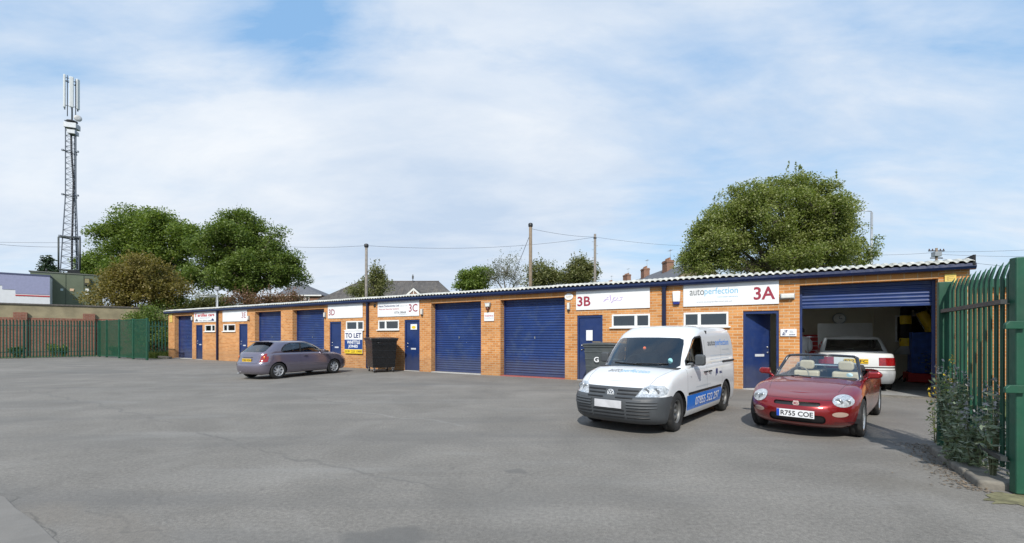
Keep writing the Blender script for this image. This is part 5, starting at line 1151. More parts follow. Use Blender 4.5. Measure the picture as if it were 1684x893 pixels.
# ================================================================ PALISADE FENCES
def pale_mesh(h, w, mat, name='pale'):
    """W-section palisade pale, triple pointed and splayed top; facing -y"""
    m = MB(); d = .022
    sec = [(-w/2, .0), (-w/2+.008, -.004), (-w*.22, -d*.2), (-w*.14, -d), (w*.14, -d), (w*.22, -d*.2), (w/2-.008, -.004), (w/2, 0)]
    n = len(sec); vs = []
    for z in (0, h-.16): vs += [(x, y, z) for x, y in sec]
    for (x, y) in sec: vs.append((x*.92, y-.022, h-.06-.05*abs(abs(x)/(w/2)-.5)))
    for (x, y) in sec: vs.append((x*.35, y-.038, h if abs(x) < w*.2 else h-.035))
    fs = [(j*n+i, j*n+i+1, (j+1)*n+i+1, (j+1)*n+i) for j in range(3) for i in range(n-1)]
    m.add(vs, fs); o = m.build(name, mat); s = o.modifiers.new('s', 'SOLIDIFY'); s.thickness = .004; return o
def palisade(name, A, B, h, step, lab, mat, post_every=None, w=.07, posts=(), zb=.06, rails=(.42, -.42), group=None, railmat=None, flip=1, ps=.10):
    d = (B-A); L = d.length; ang = math.atan2(d.y, d.x); r = empty(name, (A.x, A.y, 0), ang, lab, 'fence', group)
    P0 = pale_mesh(h-zb, w, mat); P0.parent = r; n = int(L/step); first = True
    for i in range(n+1):
        x = (i+.5)*step
        if x > L: break
        o = P0 if first else P0.copy()
        if not first: COL.objects.link(o); o.parent = r
        first = False; o.location = (x, -.03*flip, zb+random.uniform(-.008, .008)); o.rotation_euler = (0, random.uniform(-.004, .004), 0 if flip > 0 else PI)
    for z in rails:
        zz = z if z > 0 else h+z; m = MB(); m.box(0, L, -.006, .04, zz-.022, zz+.022); m.box(0, L, -.024, -.006, zz-.022, zz-.016) ; m.build('rail', railmat or mat, r)
    for x in posts: m = MB(); m.box(x-ps/2, x+ps/2, .042, .042+ps*.8, 0, h-.06); m.build('post', mat, r)
    return r
FA = Vector((-37.2, 27.4, 0)); FB = gp(163, 587.0)
L0 = (FB-FA).length
palisade('palisade_fence', FA, FB, 2.62, .155, 'long green palisade fence in front of the old red brick wall', GREEND, posts=[k*2.75 for k in range(int(L0/2.75)+1)], w=.075)
# wide mesh gate at the far corner
GA = FB+Vector((.05, -.02, 0)); GB = gp(242, 592.3); dG = GB-GA; r = empty('mesh_gate', (GA.x, GA.y, 0), math.atan2(dG.y, dG.x), 'green wire mesh gate panels between the palisade fence and the terrace', 'gate')
Lg = dG.length; nb = 3
edges = [0, Lg*.17, Lg*.45, Lg*.74, Lg]
for k, x in enumerate(edges): m = MB(); m.box(x-.06, x+.06, -.05, .05, 0, 2.62); m.build('post', GREEN, r, bevel=.01)
for k in range(4):
    a, b_ = edges[k]+.06, edges[k+1]-.06; m = MB(); x = a
    while x < b_: m.box(x, x+.030, -.006, .0, .12, 2.55); x += .062
    z = .15
    while z < 2.5: m.box(a, b_, .001, .009, z, z+.010); z += .20
    m.box(a, b_, -.02, .02, .10, .15); m.box(a, b_, -.02, .02, 2.52, 2.57); m.build('mesh_panel', GREEN, r)
# short fence tying back to the building
FC = Vector(((243-CX)/F*32.6, 32.6, 0)); FD = L2W(-.02, 1.5, 0)
palisade('palisade_fence', Vector((-25.55, 32.0, 0)), Vector((-23.85, 32.2, 0)), 2.6, .21, 'short dark green palisade section closing the gap beside the left end of the terrace', GREEND, w=.08, zb=.35)
kb = MB(); p0, p1 = gp(258, 588.6), gp(274, 590.4); kb.box(0, (p1-p0).length, 0, .3, 0, .14); o = kb.build('kerb_stone', CONC, bevel=.02); o.location = p0; o.rotation_euler = (0, 0, math.atan2((p1-p0).y, (p1-p0).x)); tag(o, 'pale concrete kerb block on the ground by the left end of the terrace', 'kerb')
# right hand fence
RA = gp(1552, 738); RB = gp(1655, 810)
RA2 = RA; HR = 2.25
fr_ = palisade('palisade_fence', RB, RA2, HR, .152, 'close green palisade fence with splayed points and dark top rail at the right edge', GREEN, posts=(), w=.068, zb=.20, rails=(.32, -.42), railmat=pm('dark_rail_steel', (.03, .035, .035), .5), flip=1)
d_ = (RA2-RB); Lr = d_.length
m = MB(); m.box(Lr-.02, Lr+.075, -.075, .055, 0, HR-.03); m.build('post', GREEN, fr_, bevel=.008)
m = MB(); m.box(.0, .07, -.16, -.08, 0, HR-.06); m.build('post', GREEND, fr_, bevel=.008)
bo = MB(); 
for k in range(int(Lr/.152)): bo.prism(ell((k+.5)*.152, HR-.42, .018, .014, 8), -.062, -.050, 'y')
bo.build('rail_bolts', BLACKP, fr_)
# gate leaf at the frame edge
q = gp(1663, 812); gt = empty('steel_gate', (q.x, q.y, 0), 0, 'heavy green steel gate with box frame, padlock and chain at the right edge', 'gate')
angg = math.atan2(-.25, 1.0); gt.rotation_euler = (0, 0, angg)
GH = H+(HY-424)/F*q.y
m = MB(); m.box(.01, .10, -.045, .045, .01, GH); m.build('hinge_post', GREEN, gt, bevel=.012)
m = MB(); m.box(.135, .20, -.04, .04, -.0+.01, GH-.12); m.build('gate_frame', GREEND, gt, bevel=.008)
m = MB()
for z in (GH-.17, 1.48, 1.22, .42): m.box(.20, 3.6, -.035, .035, z-.035, z+.035)
m.build('gate_rail', GREEN, gt, bevel=.008)
G0 = pale_mesh(GH-.25, .068, GREEND); G0.parent = gt; G0.location = (.32, .0, .16)
for k in range(1, 20): o = G0.copy(); COL.objects.link(o); o.parent = gt; o.location = (.32+.152*k, .04, .16)
for z in (1.60, 1.00):
    m = MB(); m.prism([(-.10, -.035), (.06, -.035), (.06, .04), (-.07, .04), (-.10, .01)], -.09, -.052, 'y'); m.v = [(v[0], v[1], v[2]+z) for v in m.v]; m.build('hinge_lug', GREEN, gt, bevel=.006)
m = MB()
for k in range(26):
    z = 1.18-.021*k; a = (k % 2)*PI/2; pts = [(.225+.010*math.cos(q_)*math.cos(a), -.055+.010*math.cos(q_)*math.sin(a), z+.016*math.sin(q_)) for q_ in [2*PI*e/8 for e in range(9)]]; m.tube(pts, .0045, 5, cap=False)
m.build('chain', GALV, gt)
m = MB(); m.box(.20, .26, -.075, -.045, .55, .62); m.tube([(.213, -.06, .61), (.213, -.06, .65), (.23, -.06, .67), (.247, -.06, .65), (.247, -.06, .61)], .006, 6); m.build('padlock', STEEL, gt, bevel=.006)
m = MB(); c0, c1 = RB+Vector((-.14, .0, 0)), RB+(RA-RB)*.80+Vector((-.16, .05, 0)); dd_ = c1-c0
m = MB(); n = 4
for k in range(n): m.box(dd_.length*k/n+.01, dd_.length*(k+1)/n-.01, -.02, .26, -.05, .09+random.uniform(-.02, .02))
o = m.build('kerb_stones', CONC, bevel=.03, seg=3); o.location = c0+Vector((0, 0, 0)); o.rotation_euler = (0, 0, math.atan2(dd_.y, dd_.x)); o.rotation_euler = (0, 0, math.atan2(dd_.y, dd_.x)); tag(o, 'worn concrete kerb running under the right hand palisade fence', 'kerb')
# kerb must lie to the fence side
o.location = c0+Vector((.26*math.sin(math.atan2(dd_.y, dd_.x))*1.0, 0, 0))
eb = MB(); pl = blobpoly(gp(1668, 822), .30, .16, .2, jag=.3, seed=21); eb.add([(x, y, .006) for x, y in pl], [tuple(range(len(pl)))]); tag(eb.build('mossy_strip', pm('mossy_concrete', (.16, .15, .08), .95, var=.4, vscale=9, bump=.6, bscale=50)), kind='structure')
# debris strip along the kerb
dbm = pm('leaf_litter', (.17, .13, .09), .95, var=.5, vscale=14, bump=.8, bscale=60)
V = []; Q = []
for k in range(900):
    t_ = random.random(); base = RB+(RA-RB)*(t_*1.15-.05); off = -abs(random.gauss(0, .16))-.12; nrm = Vector((-(RA-RB).y, (RA-RB).x, 0)).normalized(); p = base-nrm*off*1.0; s_ = random.uniform(.005, .016); a = random.random()*6
    V += [(p.x+s_*math.cos(a+e*PI/2), p.y+s_*math.sin(a+e*PI/2), .005+random.uniform(0, .01)) for e in range(4)]; Q.append([4*k, 4*k+1, 4*k+2, 4*k+3])
tag(fastmesh('leaf_litter', V, Q, dbm), 'scattered dead leaves and grit along the kerb under the right fence', 'leaf litter', kind='stuff')
# ================================================================ FOLIAGE
def leaves_np(P, size, rng, aspect=.62, up=.35, droop=0):
    """one folded rhombus leaf per point; returns V,Q"""
    n = len(P); a = rng.normal(size=(n, 3)); a[:, 2] = a[:, 2]*.55-droop; a /= np.linalg.norm(a, axis=1)[:, None]
    b = rng.normal(size=(n, 3)); b[:, 2] *= .5; b -= a*(a*b).sum(1)[:, None]; b /= np.linalg.norm(b, axis=1)[:, None]
    s = size*rng.uniform(.6, 1.35, n)[:, None]
    V = np.stack([P-a*s, P+b*s*aspect, P+a*s, P-b*s*aspect], 1).reshape(-1, 3); Q = np.arange(4*n).reshape(n, 4); return V, Q
def tree(name, lab, base, lobes, n, size, mat, bark, trunk_r, group=None, clumps=220, clump_r=.55, seed=1, sparse=0., branches=True, spiky=0., cat='tree', top=True):
    """lobes: list of (x,y,z,rx,ry,rz) world ellipsoids"""
    rng = np.random.default_rng(seed); r = empty(name, (base[0], base[1], 0), 0, lab, cat, group)
    base_l = list(lobes); lobes = []
    for l in base_l:
        lobes.append((l[0], l[1], l[2], l[3]*.86, l[4]*.86, l[5]*.86))
        if n > 30000:
            for q in range(6):
                d_ = rng.normal(size=3); d_[2] = abs(d_[2])*.8-.1; d_ /= np.linalg.norm(d_); f_ = rng.uniform(.26, .46)
                lobes.append((l[0]+d_[0]*l[3]*.86, l[1]+d_[1]*l[4]*.86, l[2]+d_[2]*l[5]*.86, l[3]*f_, l[4]*f_, l[5]*f_*.9))
    vol = np.array([l[3]*l[4]*l[5] for l in lobes])**(.75); vol /= vol.sum(); C = []
    li = rng.choice(len(lobes), clumps, p=vol)
    for k in li:
        l = lobes[k]; d = rng.normal(size=3); d /= np.linalg.norm(d); rad = rng.uniform(.30, 1.0)**.55*(1+np.clip(rng.normal(), -2, 1)*.05)
        C.append((l[0]+d[0]*l[3]*rad, l[1]+d[1]*l[4]*rad, l[2]+d[2]*l[5]*rad, k))
    C = np.array(C); cr = clump_r*rng.uniform(.55, 1.45, clumps)
    w_ = cr**2; w_ /= w_.sum(); ci = rng.choice(clumps, n, p=w_); d = rng.normal(size=(n, 3)); d /= np.linalg.norm(d, axis=1)[:, None]
    rad = np.minimum(rng.uniform(0, 1, n)**.45*(1+.25*np.abs(rng.normal(size=n))), 1.35)
    P = C[ci, :3]+d*(cr[ci]*rad)[:, None]*np.array([1.1, 1.1, .75])
    if spiky: # upright shoots that break the outline
        m_ = int(n*spiky); ti = rng.choice(clumps, 160); ts = C[ti, :3]; g = rng.integers(0, 160, m_); hh = rng.uniform(0, 1, m_)
        lean = rng.normal(size=(160, 3))*.25; lean[:, 2] = 1; ln = rng.uniform(.5, 1.5, 160)*clump_r*1.9
        P[:m_] = ts[g]+lean[g]*(hh*ln[g])[:, None]+rng.normal(size=(m_, 3))*.07*(1.2-hh)[:, None]*clump_r*2
    P = P[P[:, 2] > .3]
    V, Q = leaves_np(P-np.array([base[0], base[1], 0]), size, rng)
    fastmesh('crown', V, Q, mat, r)
    m = MB(); zc = np.mean([l[2] for l in lobes]); b0 = Vector((0, 0, 0)); lo_ = min(l[2]-l[5] for l in lobes); fork = Vector((0, 0, max(lo_*.9, zc*.35)))
    m.tube([b0, fork*.5+Vector((.08, 0, 0)), fork], [trunk_r*1.25, trunk_r, trunk_r*.85], 8)
    for l in base_l:
        e = Vector((l[0]-base[0], l[1]-base[1], l[2])); mid = fork.lerp(e, .5)+Vector((rng.normal()*.3, rng.normal()*.3, .4)); m.tube([fork, mid, e], [trunk_r*.6, trunk_r*.4, trunk_r*.14], 6)
    if branches:
        for k in range(0, clumps, 2 if clumps > 120 else 1):
            l = lobes[int(C[k, 3])]; s_ = Vector((l[0]-base[0], l[1]-base[1], l[2]-l[5]*.25)); e = Vector((C[k, 0]-base[0], C[k, 1]-base[1], C[k, 2])); mid = s_.lerp(e, .5)+Vector(rng.normal(size=3)*.15)
            m.tube([s_, mid, e], [trunk_r*.16, trunk_r*.10, .012], 4, cap=False)
    m.build('trunk', bark, r); return r
def elobe(px, py, rx, ry, Y, depth=None, dy=0):
    p = ray(px, py, Y+dy); return (p.x, p.y, p.z, rx*Y/F, depth or rx*Y/F*.9, ry*Y/F)
BARK = pm('grey_brown_bark', (.10, .085, .065), .9, var=.3, bump=.6, bscale=14); BARKL = pm('pale_dead_twigs', (.20, .18, .15), .9, var=.3)
LM1 = leafmat('sycamore_leaves', [(0.051, 0.087, 0.016), (0.102, 0.158, 0.031), (0.158, 0.219, 0.046), (0.224, 0.286, 0.071)], .42)
LM2 = leafmat('ash_leaves', [(0.043, 0.08, 0.014), (0.082, 0.133, 0.025), (0.133, 0.189, 0.039), (0.194, 0.245, 0.066)])
LM3 = leafmat('bronze_leaves', [(.07, .065, .016), (.135, .115, .03), (.19, .165, .045), (.27, .21, .07)])
LM4 = leafmat('whitebeam_leaves', [(.058, .088, .016), (.120, .165, .030), (.20, .235, .058), (.31, .33, .15)], .38, .45)
LM5 = leafmat('dull_green_leaves', [(.055, .068, .02), (.105, .125, .04), (.17, .18, .07), (.24, .24, .11)])
LM6 = leafmat('grey_green_leaves', [(.08, .085, .06), (.14, .15, .10), (.22, .23, .17)])
LMC = leafmat('conifer_needles', [(.018, .035, .018), (.035, .06, .03), (.05, .08, .04)], .15)
LMY = leafmat('buddleia_leaves', [(.07, .10, .05), (.13, .17, .10), (.22, .27, .18), (.30, .34, .26)], .25, .6)
# big tree behind the right half
Y = 27
tree('broadleaf_tree', 'large dense dome-shaped tree rising behind the roof right of the middle', ray(1285, 500, Y)[:2], [elobe(1275, 380, 82, 72, Y, 3.0), elobe(1195, 395, 50, 50, Y, 2.2), elobe(1160, 412, 32, 34, Y, 1.8), elobe(1150, 436, 30, 28, Y, 1.6), elobe(1340, 375, 54, 58, Y, 2.4), elobe(1385, 418, 42, 36, Y, 2.0), elobe(1302, 318, 46, 30, Y, 2.0), elobe(1255, 432, 122, 38, Y, 2.8), elobe(1338, 328, 30, 28, Y, 1.6), elobe(1240, 338, 42, 36, Y, 1.8), elobe(1360, 395, 50, 50, Y, 1.8), elobe(1200, 365, 42, 40, Y, 1.8), elobe(1375, 350, 22, 26, Y, 1.4), elobe(1412, 428, 24, 22, Y, 1.4)],
     185000, .058, LM4, BARK, .26, clumps=820, clump_r=.43, seed=11, spiky=.05)
# left group
Y = 58
tree('broadleaf_tree', 'broad bright green tree just right of the mast', ray(250, 560, Y)[:2], [elobe(215, 390, 36, 30, Y), elobe(258, 374, 36, 26, Y), elobe(178, 382, 22, 16, Y), elobe(300, 392, 28, 24, Y), elobe(205, 425, 34, 22, Y), elobe(172, 405, 18, 14, Y), elobe(280, 440, 34, 34, Y), elobe(222, 357, 26, 13, Y), elobe(312, 415, 22, 30, Y), elobe(245, 410, 40, 34, Y), elobe(230, 450, 50, 30, Y)],
     80000, .125, LM1, BARK, .5, clumps=330, clump_r=.90, seed=12, spiky=.0)
tree('broadleaf_tree', 'wide green tree with two peaks behind the left part of the terrace', ray(410, 560, 50)[:2], [elobe(390, 400, 44, 34, 50), elobe(345, 412, 28, 28, 50), elobe(432, 412, 36, 34, 50), elobe(390, 368, 22, 17, 50), elobe(414, 374, 14, 12, 50), elobe(447, 388, 15, 20, 50), elobe(468, 432, 22, 26, 50), elobe(410, 452, 74, 30, 50), elobe(340, 455, 36, 30, 50), elobe(486, 446, 15, 14, 50), elobe(362, 378, 13, 14, 50)],
     85000, .11, LM2, BARK, .45, clumps=380, clump_r=.74, seed=13, spiky=.015)
tree('autumn_tree', 'brown tinged bushy tree standing behind the mesh gate', ray(225, 560, 40)[:2], [elobe(232, 455, 46, 36, 40), elobe(200, 468, 38, 38, 40), elobe(255, 470, 45, 40, 40), elobe(228, 500, 58, 30, 40), elobe(285, 490, 30, 24, 40), elobe(178, 490, 24, 26, 40)],
     42000, .085, LM3, BARK, .16, clumps=260, clump_r=.55, seed=14, spiky=.14)
tree('bush', 'dark green bush low behind the short palisade section', ray(262, 560, 36.5)[:2], [elobe(262, 530, 24, 34, 36.5, 1), elobe(235, 528, 20, 30, 36.5, 1), elobe(282, 505, 25, 20, 40, 1.4), elobe(255, 560, 30, 30, 36.5, 1)], 16000, .07, LM2, BARK, .08, clumps=90, clump_r=.5, seed=15, cat='bush')
tree('bush', 'small green tree right beside the mast base', ray(152, 560, 66)[:2], [elobe(148, 432, 18, 16, 66), elobe(165, 440, 16, 18, 66), elobe(150, 455, 24, 16, 66)], 9000, .15, LM1, BARK, .2, clumps=70, clump_r=.8, seed=16, cat='tree')
tree('conifer_tree', 'small dark conifer behind the flat roofs left of the mast', ray(80, 560, 85)[:2], [elobe(80, 428, 5, 9, 85), elobe(80, 440, 11, 10, 85), elobe(80, 452, 15, 9, 85)], 4200, .18, LMC, BARK, .12, clumps=60, clump_r=.6, seed=17)
# scrub behind the left roof
tree('hedge', 'scrubby hedge with pale grasses just behind the far part of the roof', ray(330, 560, 47)[:2], [elobe(320, 500, 30, 16, 47, 1.5), elobe(365, 497, 30, 14, 47, 1.5), elobe(345, 506, 60, 14, 47, 1.5)], 9000, .10, LM5, BARK, .06, clumps=80, clump_r=.6, seed=18, cat='hedge')
LMP = leafmat('reddish_seed_heads', [(.06, .075, .02), (.12, .09, .04), (.22, .12, .09), (.28, .17, .12)])
tree('hedge', 'long low hedge with reddish seed heads behind the roof left of the houses', ray(440, 560, 44)[:2], [elobe(400, 492, 30, 12, 44, 1.5), elobe(440, 494, 40, 9, 44, 1.5), elobe(478, 494, 26, 7, 44, 1.5)], 8000, .085, LMP, BARK, .06, clumps=80, clump_r=.45, seed=19, cat='hedge', spiky=.15)
# middle trees
tree('broadleaf_tree', 'loose small tree behind the tall pole in front of the long grey roof', ray(615, 560, 45)[:2], [elobe(616, 466, 26, 22, 45), elobe(618, 448, 14, 12, 45), elobe(600, 480, 34, 12, 45), elobe(636, 470, 14, 14, 45)], 7500, .085, LM5, BARK, .10, clumps=90, clump_r=.42, seed=20, spiky=.2)
tree('broadleaf_tree', 'rounded mid green tree right of the long grey roof', ray(782, 560, 55)[:2], [elobe(782, 458, 28, 18, 55), elobe(776, 468, 32, 14, 55), elobe(795, 448, 16, 12, 55)], 12000, .12, LM1, BARK, .2, clumps=90, clump_r=.6, seed=21)
tree('bare_tree', 'thin sparse grey tree with bare twigs left of the wooden pole', ray(833, 560, 52)[:2], [elobe(833, 445, 30, 28, 52), elobe(812, 455, 16, 20, 52), elobe(852, 460, 16, 20, 52)], 3600, .075, LM6, BARKL, .16, clumps=150, clump_r=.6, seed=22, spiky=.25)
tree('broadleaf_tree', 'dull green tree directly behind the wooden pole', ray(895, 560, 50)[:2], [elobe(888, 450, 26, 22, 50), elobe(905, 458, 28, 16, 50), elobe(880, 462, 26, 14, 50)], 8500, .10, LM5, BARK, .2, clumps=110, clump_r=.55, seed=23, spiky=.12)
tree('broadleaf_tree', 'compact olive tree left of the second pole and the chimneys', ray(955, 560, 48)[:2], [elobe(955, 445, 28, 24, 48), elobe(942, 456, 24, 16, 48), elobe(968, 455, 20, 18, 48)], 12000, .10, LM5, BARK, .2, clumps=110, clump_r=.5, seed=24, spiky=.08)
# climbing weeds behind the left fence
def weed(name, lab, p, hgt, rad, n, leaf, mat, seed, group=None, cat='plant', flowers=None, lean=(0, 0), stems=9):
    rng = np.random.default_rng(seed); r = empty(name, (p.x, p.y, 0), 0, lab, cat, group); m = MB(); pts = []; FP = []
    for k in range(stems):
        a = rng.uniform(0, 2*PI); rr0 = rng.uniform(0, .25)*rad; tip = Vector((math.cos(a)*rad*rng.uniform(.3, 1)+lean[0], math.sin(a)*rad*rng.uniform(.3, 1)+lean[1], hgt*rng.uniform(.55, 1)))
        b0 = Vector((math.cos(a)*rr0, math.sin(a)*rr0, 0)); mid = b0.lerp(tip, .5)+Vector((0, 0, hgt*.12)); P = [b0.lerp(mid, t_/4) for t_ in range(4)]+[mid.lerp(tip, t_/4) for t_ in range(5)]
        m.tube(P, [.006-.0005*i for i in range(9)], 5, cap=False); FP.append(tip)
        for q in range(n//stems):
            t_ = rng.uniform(.12, 1)*8; i = int(min(t_, 7)); c_ = P[i].lerp(P[i+1], t_-i); pts.append((c_.x+rng.normal()*.05, c_.y+rng.normal()*.05, max(.02, c_.z+rng.normal()*.04)))
    m.build('stem', pm('weed_stem', (.12, .12, .06), .8), r)
    V, Q = leaves_np(np.array(pts), leaf, rng, .30, droop=.1); fastmesh('leaves', V, Q, mat, r)
    if flowers:
        V = []; Q = []; c = 0
        for tp in FP:
            for q in range(12):
                s_ = .008; h_ = rng.uniform(-.02, .16); v = np.array([tp.x, tp.y, tp.z+h_])+rng.normal(size=3)*.018*(1-h_*3); d1 = rng.normal(size=3)*s_; d2 = rng.normal(size=3)*s_; V += [v-d1, v+d2, v+d1, v-d2]; Q.append([c, c+1, c+2, c+3]); c += 4
        tag(fastmesh('flower_spikes', np.array(V), Q, flowers, r), kind='stuff')
    return r
FLW = pm('grey_lilac_flowers', (.30, .29, .29), .9, var=.3); FLY = pm('yellow_flowers', (.55, .40, .04), .9, var=.2)
nr = Vector((-(RA-RB).y, (RA-RB).x, 0)).normalized()   # towards the yard
def fp(t_, off): return RB+(RA-RB)*t_+nr*off
wl = [('weed', 'tall silver leaved shrub growing through the fence beside its far post', fp(.88, -.0), 1.1, .13, 620, LMY, 31, FLW), ('weed', 'thick grey green shrub spilling over the kerb in the middle of the right fence', fp(.60, .05), .98, .20, 850, LMY, 32, FLW), ('weed', 'low spreading shrub by the kerb nearer the gate post', fp(.36, .03), .66, .15, 460, LMY, 33, FLW), ('weed', 'upright flowering weed against the pales next to the gate post', fp(.17, .0), .98, .09, 300, LMY, 34, FLW), ('weed', 'leafy weed at the foot of the kerb stones', fp(.46, .10), .30, .16, 300, LMY, 35, None)]
for nm, lab, p, hg, rd, n, mt, sd_, fl in wl: weed(nm, lab, p, hg, rd, n, .042, mt, sd_, flowers=fl, group='weeds along the right fence', stems=16)
weed('yellow_weed', 'small yellow flowering weed left of the far fence post', gp(1538, 728), .75, .14, 120, .03, LM1, 36, flowers=FLY, stems=6, group='weeds along the right fence')
weed('yellow_weed', 'yellow tipped weed stem reaching above the shrubs beside the far post', fp(.80, -.05), 1.55, .2, 160, .03, LM1, 37, flowers=FLY, stems=5, group='weeds along the right fence')
for k, (px, hg, rd, lab) in enumerate(((28, .9, .5, 'low green weed at the foot of the left palisade fence near the frame edge'), (92, 1.1, .6, 'broad green weed clump behind the left palisade fence'), (105, .8, .4, 'small weed right of the broad clump behind the left fence'), (188, 1.0, .5, 'climbing weed seen through the mesh gate'))):
    yb_ = {28: 30.8, 92: 33.3, 105: 33.6, 188: 33.4}[px]; weed('weed', lab, Vector(((px-CX)/F*yb_, yb_, 0)), hg, rd, 500, .09, LM1, 41+k, group='weeds behind the left fence')
# grass tuft strip under the short palisade section
V = []; Q = []; rng = np.random.default_rng(5)
for k in range(2600):
    x = rng.uniform(-26.2, -23.6); y = rng.uniform(30.9, 33.0); h_ = rng.uniform(.15, .5); dx, dy = rng.normal()*.08, rng.normal()*.08; a = rng.uniform(0, 6.28); w_ = .012
    c4 = 4*k; V += [(x-w_*math.cos(a), y-w_*math.sin(a), 0), (x+w_*math.cos(a), y+w_*math.sin(a), 0), (x+dx+.003, y+dy, h_), (x+dx-.003, y+dy, h_)]; Q.append([c4, c4+1, c4+2, c4+3])
tag(fastmesh('grass', V, Q, leafmat('grass_blades', [(.05, .09, .015), (.10, .16, .03), (.17, .2, .06)])), 'rough grass under the short palisade section', 'grass', kind='stuff')
# ================================================================ LEFT BACKGROUND: WALL, FLAT BUILDINGS, MAST
WA = Vector((-44, 27.0, 0)); dW = Vector((.758, .653, 0)); WB_ = WA+dW*21.5
r = empty('boundary_wall', WA, math.atan2(dW.y, dW.x), 'old red brick boundary wall with piers and a stained rendered upper part, behind the left fence', 'wall')
RENDER = pm('stained_cream_render', (.27, .23, .145), .95, var=.25, vscale=1.2, bump=.4, bscale=20, dirt=(.17, .15, .10), dirtf=.7, dscale=1.4)
Lw = 21.5; m = MB(); m.box(0, Lw, 0, .35, 0, 2.86); m.build('brickwork', REDBRICK, r)
m = MB(); m.box(0, Lw, .04, .33, 2.86, 3.80); m.build('render_panel', RENDER, r); m = MB(); m.box(-.05, Lw+.05, -.03, .40, 3.80, 3.92); m.build('coping', pm('dark_coping', (.10, .09, .08), .9, var=.3), r, bevel=.02)
def on_line(px, A, d):
    """distance along a ground line seen in column px"""
    k = (px-CX)/F; return (k*A.y-A.x)/(d.x-k*d.y)
for px in (34, 147):
    s_ = on_line(px, WA, dW); m = MB(); m.box(s_-.36, s_+.36, -.16, -.002, 0, 3.25); m.build('pier', REDBRICK, r, bevel=.02)
# white and lilac clad building
BA = Vector((-54, 33.5, 0)); dB = dW; sB = on_line(82, BA, dB); P82 = BA+dB*sB
r = empty('flat_roof_building', P82, math.atan2(dB.y, dB.x), 'flat-roofed building clad in white with a stepped lilac band and a thin red line', 'building')
zt = H+(HY-453)/F*P82.y; zb_ = H+(HY-503)/F*P82.y; hB = zt-zb_
m = MB(); m.box(-22, 0, 0, 5, 0, zt); m.build('wall', pm('white_cladding', (.66, .67, .70), .5, var=.04, dirt=(.4, .4, .38), dirtf=.3), r)
m = MB()
for a, b_, z in ((-22, -3.0, zb_+hB*.60), (-3.0, -2.2, zb_+hB*.48), (-2.2, -.0, zb_+hB*.36)): m.box(a, b_, -.03, -.002, z, zt-.12)
m.build('lilac_band', pm('lilac_cladding', (.27, .28, .42), .5, var=.06), r); m = MB(); m.box(-2.2, 0, -.034, -.003, zb_+hB*.29, zb_+hB*.325); m.build('red_line', REDT, r); m = MB(); m.box(-22, .03, -.06, 5.03, zt-.12, zt+.02); m.build('parapet', pm('dark_parapet', (.06, .07, .14), .6), r)
# green equipment cabin
CA = P82+Vector((-dB.y, dB.x, 0))*2.2; sC = on_line(167, CA, dB); Lc = sC; r = empty('equipment_cabin', CA, math.atan2(dB.y, dB.x), 'olive green flat-roofed equipment cabin with small notices, in front of the mast', 'cabin')
Yc = (CA+dB*Lc*.6).y; ztc = H+(HY-452)/F*Yc
OLV = pm('olive_green_cladding', (.12, .145, .095), .55, var=.10, vscale=1.2, dirt=(.13, .13, .09), dirtf=.3)
m = MB(); m.box(-1.5, Lc, 0, 3.2, 0, ztc); m.build('wall', OLV, r)
m = MB(); m.box(-1.6, Lc+.06, -.06, 3.3, ztc, ztc+.10); m.build('roof', pm('cabin_roof', (.12, .13, .11), .7), r)
m = MB()
for x in (.9, 2.2, 3.7): 
    if x < Lc-.1: m.box(x, x+.05, -.022, -.002, .1, ztc)
m.box(Lc-.09, Lc, -.03, -.002, .1, ztc); m.build('seam', pm('olive_seam', (.06, .08, .05), .6), r)
sx = lambda px: on_line(px, CA, dB)
for (a, b_, y0, y1, c, nm) in ((99.5, 104, 478, 474.5, (.55, .65, .65), 'notice'), (115, 122, 478.5, 474.5, (.65, .45, .30), 'notice'), (140.5, 146, 480, 474.5, (.75, .75, .72), 'notice'), (140.5, 146, 492, 483, (.72, .72, .66), 'notice')):
    Yn = (CA+dB*sx(a)).y; m = MB(); m.box(sx(a), sx(b_), -.03, -.003, H+(HY-y0)/F*Yn, H+(HY-y1)/F*Yn); m.build(nm, pm('notice_%d%d' % (a, y0), c, .6), r)
Yn = (CA+dB*sx(143)).y; m = MB(); m.box(sx(138.5), sx(148.5), -.35, -.002, H+(HY-469)/F*Yn, H+(HY-458)/F*Yn); mm_ = m.build('air_conditioner', pm('dark_unit', (.05, .05, .035), .6), r); m = MB(); m.box(sx(140), sx(147), -.37, -.352, H+(HY-466)/F*Yn, H+(HY-459)/F*Yn); m.build('grille', pm('tan_grille', (.28, .24, .12), .7), mm_)
m = MB(); m.tube([(-.5, 1, ztc+.12), (-.5, 1, ztc+.5)], .07, 8); m.box(1.0, 1.9, .6, 1.4, ztc+.1, ztc+.45); m.build('roof_plant', BLACKP, r)
